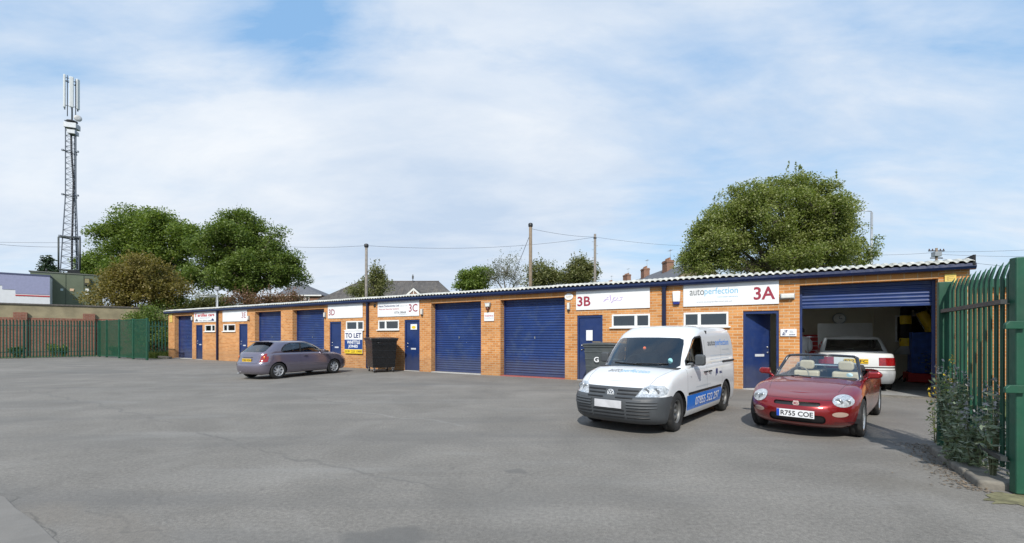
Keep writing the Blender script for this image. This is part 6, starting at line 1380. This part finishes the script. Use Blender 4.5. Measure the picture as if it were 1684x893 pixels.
# mast
Ym = 52.0; mb = ray(118.5, 440, Ym); ms = empty('telecom_mast', (mb.x, mb.y, 0), .35, 'tall grey lattice telecoms mast with three white antenna panels and a small dish', 'mast')
zz_ = lambda py: H+(HY-py)/F*Ym
MG = pm('mast_steel', (.15, .17, .20), .5, metal=.5, var=.15)
def tri(z, r_): return [Vector((r_*math.cos(a), r_*math.sin(a), z)) for a in (math.radians(90), math.radians(210), math.radians(330))]
levels = []; z = 0.0; zt_ = zz_(205)
def rad_at(z):
    a, b_ = zz_(445), zz_(322); 
    return .95 if z < a else (.95+(.54-.95)*(z-a)/(b_-a) if z < b_ else .54)
while z < zt_: levels.append(z); z += .75 if z < zz_(322) else .62
levels.append(zt_); m = MB(); lg = MB()
for k in range(3): lg.tube([tri(z, rad_at(z))[k] for z in levels], .055, 5)
lg.build('leg', MG, ms)
for i, (a, b_) in enumerate(zip(levels, levels[1:])):
    A3, B3 = tri(a, rad_at(a)), tri(b_, rad_at(b_))
    for k in range(3):
        j = (k+1) % 3; m.tube([A3[k], B3[j]] if i % 2 else [A3[j], B3[k]], .022, 4, cap=False); m.tube([A3[k], A3[j]], .018, 4, cap=False)
m.build('bracing', MG, ms)
m = MB(); m.tube([(.0, -.15, 0), (.05, -.12, zz_(400)), (.18, -.1, zz_(300)), (-.05, 0, zz_(250)), (-.1, 0, zz_(205))], .09, 6); m.build('cable_run', pm('black_cable', (.02, .02, .025), .6), ms)
for py in (322, 250, 390):
    z = zz_(py); m = MB(); R3 = tri(z, rad_at(z)+.22); m.tube(R3+[R3[0]], .045, 5, cap=False)
    for p in R3: m.box(p.x-.1, p.x+.1, p.y-.1, p.y+.1, p.z-.09, p.z+.09)
    m.build('collar', MG, ms)
m = MB(); a, b_ = zz_(445), zz_(392)
for k in range(3):
    A3 = tri(a, 1.10); B3 = tri(b_, 1.10); j = (k+1) % 3
    m.tube([A3[k], B3[k]], .09, 4); m.tube([A3[k], A3[j]], .07, 4); m.tube([B3[k], B3[j]], .07, 4)
m.build('climbing_guard', pm('guard_steel', (.05, .06, .06), .6), ms)
m = MB(); z = zz_(201); R3 = tri(z, .58); m.tube(R3+[R3[0]], .07, 5); m.tube([(0, 0, z-.3), (0, 0, zz_(128))], .07, 8); m.tube([(0, 0, z), (0, 0, z+.12)], .5, 10); R4 = tri(zz_(136), .62); m.tube(R4+[R4[0]], .05, 5); m.build('headframe', pm('dark_headframe', (.07, .075, .085), .6), ms)
AW = pm('white_antenna_shell', (.60, .62, .62), .4, var=.05, dirt=(.3, .3, .28), dirtf=.3)
for k, a in enumerate((math.radians(205), math.radians(290), math.radians(-15))):
    c_, s_ = math.cos(a), math.sin(a); m = MB(); z0_, z1_ = zz_(180), zz_(126 if k == 0 else 130)
    M4 = Matrix.Translation((c_*.60, s_*.60, 0)) @ Matrix.Rotation(a, 4, 'Z'); m.box(-.08, .12, -.18, .18, z0_, z1_, M=M4); ao = m.build('antenna_panel', AW, ms, bevel=.07, seg=3)
    q = MB(); q.tube([M4 @ Vector((-.22, 0, z0_-.9)), M4 @ Vector((-.22, 0, z1_))], .04, 6); q.tube([M4 @ Vector((.0, 0, z0_-.2)), M4 @ Vector((0, 0, z0_))], .06, 6)
    for z in (z0_+.3, z1_-.3): q.tube([M4 @ Vector((-.58, 0, z)), M4 @ Vector((0, 0, z))], .035, 5)
    q.build('bracket', MG, ao)
m = MB(); m.lathe([(0, -.02), (.32, -.08), (.36, .02), (.32, .05), (0, .09)], 24, 'y'); dsh = m.build('dish', pm('pale_dish', (.5, .5, .5), .5), ms); dsh.location = (.75, -.5, zz_(196)); dsh.rotation_euler = (.0, 0, .5)
m = MB(); m.box(-.55, .55, -.5, .5, zz_(212), zz_(204)); m.box(-.2, .5, -.6, .3, zz_(222), zz_(216)); m.build('radio_unit', GALV, ms)
# ================================================================ HOUSES BEHIND
SLATE = brickmat('grey_roof_tiles', (.085, .08, .078), (.12, .112, .105), (.05, .05, .05), bw=.30, bh=.25, stain=0, streak=.5)
SLATEB = pm('blue_grey_slate', (.11, .115, .13), .8, var=.25, vscale=3, bump=.4, bscale=8)
HB = brickmat('house_red_brick', (.20, .085, .055), (.27, .12, .075), (.3, .27, .22), stain=0)
WHITEP = pm('white_house_paint', (.68, .68, .66), .6)
def hip(name, lab, px0, px1, pyr, pye, Y, depth, rpx0, rpx1, ang=0., gable=None, wallh=None, win=False, roofmat=None):
    A = ray(px0, pye, Y); B = ray(px1, pye, Y); L = B.x-A.x; ze = A.z; zr = H+(HY-pyr)/F*(Y+depth/2); r = empty(name, (A.x, A.y, 0), ang, lab, 'house')
    m = MB(); m.box(.35, L-.35, .35, depth-.35, 0, ze); m.build('wall', HB, r)
    sc = (Y+depth/2)/Y; x0 = (rpx0-CX)/F*(Y+depth/2)-A.x; x1 = (rpx1-CX)/F*(Y+depth/2)-A.x
    m = MB(); m.add([(0, 0, ze), (L, 0, ze), (L, depth, ze), (0, depth, ze), (x0, depth/2, zr), (x1, depth/2, zr)], [(0, 1, 5, 4), (1, 2, 5), (2, 3, 4, 5), (3, 0, 4), (3, 2, 1, 0)]); ro = m.build('roof', roofmat or SLATE, r)
    m = MB(); m.box(-.08, L+.08, -.08, -.0, ze-.18, ze+.02); m.build('gutter', WHITEP, r); m = MB(); m.tube([(x0, depth/2, zr+.03), (x1, depth/2, zr+.03)], .09, 6); m.build('ridge', pm('ridge_tile', (.14, .12, .11), .8), ro)
    return r, A, L, ze, zr
hR, A, L, ze, zr = hip('bungalow', 'long low house with dark grey hipped roof and small white gable behind the terrace', 518, 752, 463, 494, 62, 11, 590, 722)
gx = (680-CX)/F*61-A.x; zg = H+(HY-474)/F*61
m = MB(); m.prism([(gx-1.9, zg-1.75), (gx+1.9, zg-1.75), (gx, zg-.12)], -.9, 4, 'y'); m.build('gable', HB, hR); m = MB()
for s in (1, -1): m.add([(gx, -1.0, zg+.05), (gx+s*2.15, -1.0, zg-1.85), (gx+s*2.15, -1.0, zg-2.15), (gx, -1.0, zg-.25), (gx, -.9, zg+.05), (gx+s*2.15, -.9, zg-1.85), (gx+s*2.15, -.9, zg-2.15), (gx, -.9, zg-.25)], [(0, 1, 2, 3), (4, 7, 6, 5), (0, 4, 5, 1), (3, 2, 6, 7)])
m.box(gx-.05, gx+.05, -.96, -.905, zg-1.7, zg-.2); m.build('bargeboard', WHITEP, hR); m = MB()
m.add([(gx, -1.0, zg+.10), (gx+2.2, -1.0, zg-1.85), (gx+2.2, 3.5, zg-1.85), (gx, 3.5, zg+.10), (gx-2.2, -1.0, zg-1.85), (gx-2.2, 3.5, zg-1.85)], [(0, 1, 2, 3), (4, 0, 3, 5)]); m.build('gable_roof', SLATE, hR)
m = MB(); m.tube([((679-CX)/F*67-A.x, 5, zr), ((679-CX)/F*67-A.x, 5, zr+1.0)], .05, 6); m.box((679-CX)/F*67-A.x-.12, (679-CX)/F*67-A.x+.12, 4.95, 5.05, zr+.35, zr+.8); m.build('aerial', pm('dark_aerial', (.05, .05, .05), .6), hR)
h2, A, L, ze, zr = hip('house', 'small house with a pointed grey hipped roof and white bay window', 452, 528, 464, 485, 75, 9, 489, 492, roofmat=SLATEB)
x0 = (486-CX)/F*75-A.x; z_ = H+(HY-493)/F*75
for k, xx in enumerate((.0, .75, 1.55)):
    m = MB(); m.box(x0+xx, x0+xx+.62, .2, .34, z_-.9, z_+.75); w_ = m.build('window', WHITEP, h2); m = MB(); m.box(x0+xx+.12, x0+xx+.50, .185, .198, z_-.8, z_+.65); m.build('pane', WINGL, w_)
# terraced houses with chimneys
def terrace(name, lab, ridge, stacks, Y):
    (xa, ya), (xb, yb2) = ridge; P0 = ray(xa, ya, Y[0]); P1 = ray(xb, yb2, Y[1]); d = Vector((P1.x-P0.x, P1.y-P0.y, 0)); L = d.length; ang = math.atan2(d.y, d.x); zr = (P0.z+P1.z)/2
    r = empty(name, (P0.x, P0.y, 0), ang, lab, 'house'); W_ = 4.2; ze = zr-2.9
    m = MB(); m.box(0, L, -W_+.3, W_-.3, 0, ze); m.prism([(-W_+.3, ze), (W_-.3, ze), (0, zr-.15)], 0, L, 'x'); m.build('wall', pm('brown_gable_wall', (.22, .17, .12), .9, var=.25, vscale=3), r)
    m = MB(); m.add([(-.15, -W_, ze-.1), (L+.15, -W_, ze-.1), (L+.15, 0, zr), (-.15, 0, zr), (-.15, W_, ze-.1), (L+.15, W_, ze-.1)], [(0, 1, 2, 3), (3, 2, 5, 4)]); o = m.build('roof', SLATEB, r); s_ = o.modifiers.new('s', 'SOLIDIFY'); s_.thickness = .12
    for (px, w_, h_) in stacks:
        s0 = on_line(px, P0, d.normalized()); m = MB(); m.box(s0-w_/2, s0+w_/2, -.45, .45, zr-.9, zr+h_); m.box(s0-w_/2-.06, s0+w_/2+.06, -.51, .51, zr+h_-.28, zr+h_-.12); co_ = m.build('chimney', HB, r)
        m = MB()
        for q in range(4): m.lathe([(.13, zr+h_), (.11, zr+h_+.30), (.13, zr+h_+.32), (.09, zr+h_+.32)], 10, 'z', (s0-w_/2+.2+q*(w_-.4)/3, 0, 0))
        m.build('chimney_pot', pm('clay_pot', (.35, .19, .12), .9, var=.2), co_)
        m = MB(); m.tube([(s0, .3, zr+h_), (s0, .3, zr+h_+1.5)], .025, 4); m.tube([(s0-.5, .3, zr+h_+1.3), (s0+.5, .3, zr+h_+1.3)], .02, 4)
        for q in range(5): m.tube([(s0-.45+q*.22, .1, zr+h_+1.3), (s0-.45+q*.22, .5, zr+h_+1.3)], .012, 4)
        m.build('aerial', GALV, co_)
    return r
terrace('terraced_house', 'slate-roofed terrace house with a tall red brick chimney, left of the big tree', ((1056, 456), (1150, 430)), ((1098.5, 1.45, 1.15),), (66, 49))
terrace('terraced_house', 'lower slate roof with a middle chimney, next to the taller terrace house', ((1040, 458), (1092, 449)), ((1061, 1.5, 1.25),), (78, 64))
terrace('terraced_house', 'far terrace roof just showing two small chimneys above the workshop roof', ((985, 470), (1055, 463)), ((1004, 1.9, .95), (1031, 2.0, 1.55)), (115, 95))
# ================================================================ POLES, LAMP, WIRES
WOOD = pm('weathered_pole_wood', (.20, .155, .11), .9, var=.25, bump=.3, bscale=10); WOODG = pm('grey_pole_wood', (.20, .18, .16), .9, var=.25)
def pole(px, pyt, Y, r0, mat, lab, name='utility_pole', extra=None):
    p = ray(px, pyt, Y); e = empty(name, (p.x, p.y, 0), 0, lab, 'pole'); m = MB(); m.lathe([(0, 0), (r0*1.25, 0), (r0, p.z), (0, p.z+.05)], 12); m.build('shaft', mat, e)
    if extra: extra(e, p)
    return p
def steps(e, p):
    m = MB(); z = 3.0; k = 0
    while z < p.z-.6: m.tube([(0, 0, z), (.30 if k % 2 else -.30, 0, z)], .018, 4); z += .4; k += 1
    m.build('step_bolt', GALV, e); q = MB(); q.lathe([(.16, -.05), (.16, .05)], 12, 'z', (0, 0, p.z-.4)); q.build('band', BLACKP, e)
def capb(e, p): q = MB(); q.lathe([(.17, -.25), (.19, -.2), (.19, 0), (.1, .06), (0, .08)], 12, 'z', (0, 0, p.z)); q.build('cap', BLACKP, e)
pA = pole(602.5, 402, 40, .115, WOODG, 'slim grey pole standing before the long grey hipped roof', extra=capb)
pB = pole(872.5, 368, 38, .13, WOOD, 'tall brown wooden pole right of the bare grey tree', extra=capb)
pC = pole(978.5, 385, 46, .12, WOODG, 'grey stepped pole right of the compact olive tree', extra=steps)
pD = ray(1540, 408, 70); e = empty('transformer_pole', (pD.x, pD.y, 0), 0, 'distant electricity pole with a transformer and insulators above the right end of the roof', 'pole'); m = MB(); m.lathe([(0, 0), (.2, 0), (.16, pD.z), (0, pD.z)], 10); m.build('shaft', WOOD, e)
m = MB(); m.box(-1.2, 1.2, -.1, .1, pD.z-.5, pD.z-.35); m.box(-.9, .9, -.1, .1, pD.z-1.6, pD.z-1.45); m.build('crossarm', pm('dark_steel', (.06, .06, .07), .6), e); m = MB(); m.box(-.5, .5, -.4, .4, pD.z-1.3, pD.z-.6); m.build('transformer', GALV, e, bevel=.06)
m = MB()
for x in (-1.1, -.6, 0, .6, 1.1): m.lathe([(.05, 0), (.1, .05), (.06, .1), (.1, .15), (.04, .25), (0, .26)], 8, 'z', (x, 0, pD.z-.35))
m.build('insulator', pm('brown_insulator', (.08, .04, .03), .3), e)
# street lamp
pL = ray(1433.5, 347, 34); e = empty('street_lamp', (pL.x, pL.y, 0), 0, 'grey street lamp with its head reaching left over the big tree', 'street lamp'); m = MB(); m.lathe([(0, 0), (.10, 0), (.075, pL.z-.1), (0, pL.z-.1)], 12); m.tube([(0, 0, pL.z-.1), (-.05, 0, pL.z-.02), (-.75, 0, pL.z+.03)], .035, 8); m.build('post', GALV, e)
m = MB(); m.prism([(-.75, -.03), (-1.2, -.07), (-1.28, -.02), (-1.15, .07), (-.75, .06)], -.12, .12, 'y'); m.v = [(v[0], v[1], v[2]+pL.z+.02) for v in m.v]; m.build('lamp_head', pm('pale_lamp_head', (.45, .46, .46), .5), e, bevel=.02)
# security camera / light pole behind the left roof with tubular rails
pF = ray(358, 477, 45); e = empty('floodlight_post', (pF.x, pF.y, 0), 0, 'thin post with a small floodlight and tubular rails behind the left part of the roof', 'post'); m = MB(); m.tube([(0, 0, 0), (0, 0, pF.z)], .06, 8); m.build('shaft', GALV, e)
m = MB(); m.box(-.22, .22, -.2, .1, pF.z-.05, pF.z+.3); m.build('floodlight', GALV, e, bevel=.05)
m = MB(); q0 = ray(290, 480, 45); q1 = ray(300, 487.5, 45)
for (a, b_) in ((q0, ray(356, 487, 45)), (ray(300, 487.5, 45), ray(356, 488.5, 45))): m.tube([Vector((a.x-pF.x, 0, a.z)), Vector((b_.x-pF.x, 0, b_.z))], .045, 6)
m.tube([(-.12, 0, 0), (-.12, 0, ray(0, 486, 45).z)], .045, 6); m.build('rail', GALV, e)
# overhead lines
WIRE = pm('black_wire', (.03, .03, .035), .6)
def wire(A, B, sag, lab, r0=.012, name='overhead_wire'):
    n = 24; m = MB(); m.tube([A.lerp(B, k/n)-Vector((0, 0, sag*4*(k/n)*(1-k/n))) for k in range(n+1)], r0, 4); tag(m.build(name, WIRE), lab, 'wire')
wire(ray(455, 404, 60), pA-Vector((0, 0, .1)), .2, 'overhead wire from behind the two-peaked tree to the slim grey pole')
wire(pA-Vector((0, 0, .1)), pC-Vector((0, 0, .3)), .6, 'long overhead wire from the slim grey pole to the stepped pole')
wire(pB-Vector((0, 0, .4)), pC-Vector((0, 0, .3)), .15, 'short overhead wire between the brown pole and the stepped pole')
wire(pC-Vector((0, 0, .3)), ray(1150, 405, 60), .2, 'overhead wire running right from the stepped pole behind the big tree')
g0 = ray(843, 418, 38); wire(pB-Vector((0, 0, .8)), Vector((g0.x-2.5, 38, 0)), .0, 'stay wire slanting down left from the brown pole', .02, 'stay_wire')
for k, (a, b_, lab) in enumerate((((1380, 418, 70), (1540, 415, 70), 'overhead wire left of the transformer pole'), ((1540, 414, 70), (1800, 404, 60), 'highest overhead wire right of the transformer pole'), ((1540, 418, 70), (1800, 420, 60), 'level overhead wire right of the transformer pole'), ((1540, 424, 70), (1800, 448, 40), 'falling overhead wire right of the transformer pole'))): wire(ray(*a), ray(*b_), .25, lab, .018)
wire(ray(0, 402, 95), ray(110, 406, 95), .2, 'upper overhead wire crossing behind the mast', .03); wire(ray(-60, 397, 95), ray(200, 398, 95), .2, 'lower overhead wire crossing behind the mast', .025)
# ================================================================ RIGHT BACKGROUND behind the fence
tree('hedge', 'low overgrown hedge and white flowering scrub beyond the right fence', (13.7, 13.2), [(12.9, 12.2, .7, .8, .8, .7), (13.7, 13.5, .8, .8, 1.0, .75), (15.2, 14.4, .8, 1.2, 1.0, .75)], 14000, .05, LM6, BARK, .05, clumps=120, clump_r=.35, seed=51, cat='hedge')
r = empty('low_wall', (13.9, 15.2, 0), -.35, 'pale rendered low wall beyond the right fence', 'wall'); m = MB(); m.box(0, 12, 0, .25, 0, 1.75); m.build('render', pm('pale_render', (.42, .43, .42), .8, var=.15), r)
# ================================================================ INSIDE THE OPEN WORKSHOP
def loc_px(px, py, yin):
    """local point on the facade-parallel plane at depth yin"""
    u = on_depth(px, yin); wv = L2W(u, yin, 0); return u, H+(HY-py)/F*wv.y
yb_ = DEP-3.5-.002
u, z = loc_px(1380, 524, yb_); r = empty('wall_clock', L2W(u, yb_, z), ANG, 'round white clock on the workshop back wall above the raised bonnet', 'clock'); m = MB(); m.lathe([(0, -.06), (.19, -.06), (.22, -.04), (.22, 0)], 28, 'y'); m.build('face', pm('clock_white', (.75, .75, .73), .5), r); m = MB(); m.lathe([(.195, -.065), (.225, -.06), (.235, 0)], 28, 'y'); m.build('bezel', GALV, r); m = MB(); m.box(-.008, .008, -.07, -.066, 0, .12); m.box(0, .1, -.07, -.066, -.008, .008); m.build('hand', BLACKP, r)
u, z = loc_px(1338, 580, yb_-.7); r = empty('tool_chest', L2W(u, yb_-.35, 0), ANG, 'red tool chest with rows of drawers at the back of the workshop', 'tool chest'); RD = pm('red_tool_chest', (.45, .02, .02), .35)
m = MB(); m.box(-.65, .65, -.3, .3, .1, 1.55); m.build('cabinet', RD, r, bevel=.01)
for k in range(7): m = MB(); m.box(-.6, .6, -.32, -.302, .25+.18*k, .41+.18*k); dr = m.build('drawer', RD, r); m = MB(); m.box(-.55, .55, -.335, -.322, .37+.18*k, .39+.18*k); m.build('handle', CHROME, dr)
# office window / notice board on the inner wall
u0_, z0_ = loc_px(1475, 560, YO); u1_, z1_ = loc_px(1536, 520, YO); r = empty('interior_window', L2W((u0_+u1_)/2, YO-.03, 0), ANG, 'dark interior window in the cream office wall behind the extraction arm', 'window'); w_ = u1_-u0_
m = MB(); m.box(-w_/2, w_/2, .0, .02, z0_, z1_); m.build('pane', pm('black_glass', (.012, .013, .016), .08, coat=1), r); m = MB()
for a, b_, c, d in ((-w_/2-.05, w_/2+.05, z1_, z1_+.05), (-w_/2-.05, w_/2+.05, z0_-.05, z0_), (-w_/2-.05, -w_/2, z0_, z1_), (w_/2, w_/2+.05, z0_, z1_)): m.box(a, b_, -.03, .02, c, d)
m.build('frame', WHITEP, r)
# extraction arm
ye = YO-1.1; pt = lambda px, py: (lambda q: Vector((q[0], ye, q[1])))(loc_px(px, py, ye)); r = empty('extraction_arm', O, ANG, 'jointed fume extraction arm of black hose and yellow sections hanging in the open workshop', 'extractor')
BH = pm('black_ribbed_hose', (.015, .015, .017), .7, bump=.8, bscale=60); YL = pm('yellow_duct', (.78, .54, .02), .45)
A_, B_, C_, D_, E_, F_ = pt(1489, 565), pt(1489, 540), pt(1489, 510), pt(1507, 503), pt(1521, 524), pt(1541, 548)
def seg(a, b_, mat, nm, rad=.155, flex=False):
    m = MB(); n = 12
    P = [a.lerp(b_, k/n) for k in range(n+1)]; m.tube(P, [rad*(1+(.06 if flex and k % 2 else 0)) for k in range(n+1)], 14); return m.build(nm, mat, r)
seg(pt(1490, 569), pt(1490, 556), YL, 'hood_section', .17); seg(pt(1490, 556), pt(1489.5, 533), BH, 'flexible_hose', .14, True); seg(pt(1489.5, 533), pt(1489, 519), YL, 'duct_section', .15)
m = MB(); P = [pt(1489, 519), pt(1490, 508), pt(1495, 503), pt(1504, 502), pt(1511, 505), pt(1515, 512)]; m.tube(P, .15, 14); m.build('flexible_hose', BH, r); seg(pt(1515, 513), pt(1533, 541), YL, 'duct_section', .15); seg(pt(1533, 541), pt(1541, 560), BH, 'flexible_hose', .15, True)
m = MB(); m.tube([pt(1500, 513), pt(1498, 545)], .012, 4); m.tube([pt(1503, 513), pt(1529, 556)], .02, 5); m.build('support_rod', GALV, r)
m = MB(); q = pt(1491, 569); m.lathe([(.16, 0), (.36, -.26), (.35, -.27), (.14, 0)], 18, 'z', tuple(q)); m.build('hood', pm('grey_hood', (.28, .29, .29), .5), r)
# stand
u, _ = loc_px(1497, 600, YO-1.0); r = empty('work_stand', L2W(u, YO-1.0, 0), ANG, 'black tripod work stand below the extraction hood', 'stand'); m = MB(); m.tube([(0, 0, .35), (0, 0, 1.3)], .03, 8); m.build('column', BLACKP, r); m = MB(); m.box(-.28, .28, -.2, .2, 1.3, 1.42); m.build('tray', BLACKP, r, bevel=.03)
for a in (0, 2.1, 4.2): m = MB(); m.tube([(0, 0, .45), (.45*math.cos(a), .45*math.sin(a), .02)], .022, 6); m.build('leg', BLACKP, r)
u, _ = loc_px(1530, 610, YO-1.6); r = empty('workshop_machine', L2W(u+.05, YO-1.3, 0), ANG, 'blue workshop machine on a red base against the right side of the open workshop', 'machine'); m = MB(); m.box(-.5, .55, -.35, .35, .32, 1.62); m.build('cabinet', pm('machine_blue', (.03, .09, .36), .5, var=.3), r, bevel=.03); m = MB(); m.box(-.6, .65, -.42, .42, .04, .32); m.build('base', pm('machine_red', (.55, .03, .03), .5), r, bevel=.02); m = MB(); m.box(.05, .5, -.38, -.352, .75, 1.2); m.build('panel', pm('machine_panel', (.16, .05, .09), .5, var=.4, vscale=12), r); m = MB(); m.box(-.1, .6, -.3, .2, 1.622, 1.75); m.build('top_tray', YL, r, bevel=.02)
# ---------------------------------------------------------------- person in a white coat, half hidden by the pier
def person(loc, rz):
    J = {'pelvis': (0, 0, .92), 'waist': (0, 0, 1.08), 'chest': (.02, 0, 1.30), 'neck': (.05, 0, 1.47), 'headb': (.07, 0, 1.56), 'head': (.08, 0, 1.66), 'top': (.08, 0, 1.73)}
    V = []; Ed = []; R = []
    def add(p, r0, par=None):
        V.append(p); R.append(r0)
        if par is not None: Ed.append((par, len(V)-1))
        return len(V)-1
    pe = add(J['pelvis'], (.15, .12)); wa = add(J['waist'], (.14, .11), pe); ch = add(J['chest'], (.17, .12), wa); ne = add(J['neck'], (.06, .06), ch); hb_ = add(J['headb'], (.075, .08), ne); hd = add(J['head'], (.09, .10), hb_); add(J['top'], (.06, .07), hd)
    for s in (1, -1):
        hp = add((0, s*.10, .86), (.095, .095), pe); kn = add((.03, s*.11, .48), (.062, .065), hp); an = add((-.01, s*.11, .09), (.04, .045), kn); add((.13, s*.12, .04), (.035, .03), an)
        sh = add((.02, s*.19, 1.38), (.065, .065), ch); el = add((.03, s*.25, 1.10), (.045, .045), sh); wr = add((.22, s*.22, .98), (.03, .03), el); pm_ = add((.29, s*.21, .965), (.035, .016), wr)
    me = bpy.data.meshes.new('person'); me.from_pydata(V, Ed, []); o = bpy.data.objects.new('person', me); COL.objects.link(o)
    bm = bmesh.new(); bm.from_mesh(me); ly = bm.verts.layers.skin.verify()
    for v, r0 in zip(bm.verts, R): v[ly].radius = r0
    bm.verts.ensure_lookup_table(); bm.verts[0][ly].use_root = True; bm.to_mesh(me); bm.free()
    sk = o.modifiers.new('k', 'SKIN'); sk.use_smooth_shade = True; sb = o.modifiers.new('u', 'SUBSURF'); sb.levels = 2; sb.render_levels = 2
    me.materials.append(pm('skin', (.42, .24, .17), .6)); o.location = loc; o.rotation_euler = (0, 0, rz)
    def cloth(name, mat, segs):
        m = MB()
        for P, rr0 in segs: m.tube(P, rr0, 14)
        return m.build(name, mat, o)
    cm = pm('white_coat', (.62, .64, .66), .85, var=.08, bump=.4, bscale=12)
    m = MB(); prof = [(.80, .185, .15), (.95, .19, .15), (1.08, .185, .145), (1.22, .205, .15), (1.34, .225, .145), (1.42, .19, .11), (1.47, .085, .08)]; n = 20; vs = []
    for z, ry, rx in prof: vs += [(.03+rx*math.cos(2*PI*k/n), ry*math.sin(2*PI*k/n), z) for k in range(n)]
    m.add(vs, [(i*n+k, i*n+(k+1) % n, (i+1)*n+(k+1) % n, (i+1)*n+k) for i in range(len(prof)-1) for k in range(n)], 0, True)
    for s in (1, -1): m.tube([(.02, s*.17, 1.40), (.03, s*.235, 1.26), (.03, s*.25, 1.10), (.12, s*.235, 1.03), (.20, s*.22, .99)], [.075, .078, .062, .056, .05], 14)
    m.build('coat', cm, o); m = MB()
    for s in (1, -1): m.tube([(0, s*.09, .93), (.02, s*.105, .70), (.03, s*.11, .48), (.0, s*.11, .08)], [.125, .105, .082, .075], 14)
    m.build('trousers', pm('dark_trousers', (.02, .022, .03), .9), o)
    m = MB()
    for s in (1, -1): m.prism([(-.10, 0), (.20, 0), (.21, .05), (.08, .10), (-.10, .11)], s*.12-.05, s*.12+.05, 'y')
    m.build('shoe', BLACKP, o, bevel=.02)
    h_ = MB(); h_.lathe([(.02, .125), (.07, .10), (.105, .04), (.108, -.02), (.10, -.05)], 20, 'z', (.068, 0, 1.655)); h_.build('hair', pm('dark_hair', (.03, .02, .015), .8), o)
    f = MB(); f.lathe([(0, .04), (.012, .025), (.018, 0), (0, -.005)], 8, 'z', (.185, 0, 1.63)); f.build('nose', MATS['skin'], o)
    e_ = MB()
    for s in (1, -1): e_.lathe([(0, .012), (.012, 0), (0, -.012)], 8, 'z', (.170, s*.032, 1.665))
    e_.build('eye', BLACKP, o); e_ = MB(); e_.box(.168, .178, -.025, .025, 1.585, 1.592); e_.build('mouth', pm('lip', (.3, .1, .08), .6), o); e_ = MB()
    for s in (1, -1): e_.lathe([(0, .03), (.02, .015), (.02, -.015), (0, -.03)], 8, 'z', (.075, s*.095, 1.64))
    e_.build('ear', MATS['skin'], o)
    hg = MB()
    for s in (1, -1):
        for k in range(4): b0 = Vector((.31, s*(.185+.014*k), .965)); hg.tube([b0, b0+Vector((.035, 0, -.008)), b0+Vector((.058-.004*abs(k-1.5), 0, -.026)), b0+Vector((.066-.004*abs(k-1.5), 0, -.045))], [.009, .0085, .0075, .006], 6)
        b0 = Vector((.27, s*.185, .97)); hg.tube([b0, b0+Vector((.025, -s*.02, -.006)), b0+Vector((.05, -s*.025, -.02))], [.011, .010, .007], 6)
    hg.build('finger', MATS['skin'], o)
    tag(o, 'person in a white coat seen from behind, half hidden by the brick pier', 'person'); return o
uP = on_depth(1318, 2.6); pw = L2W(uP, 2.6, 0); person((pw.x, pw.y, .012), math.atan2(.852, .524)+.3)
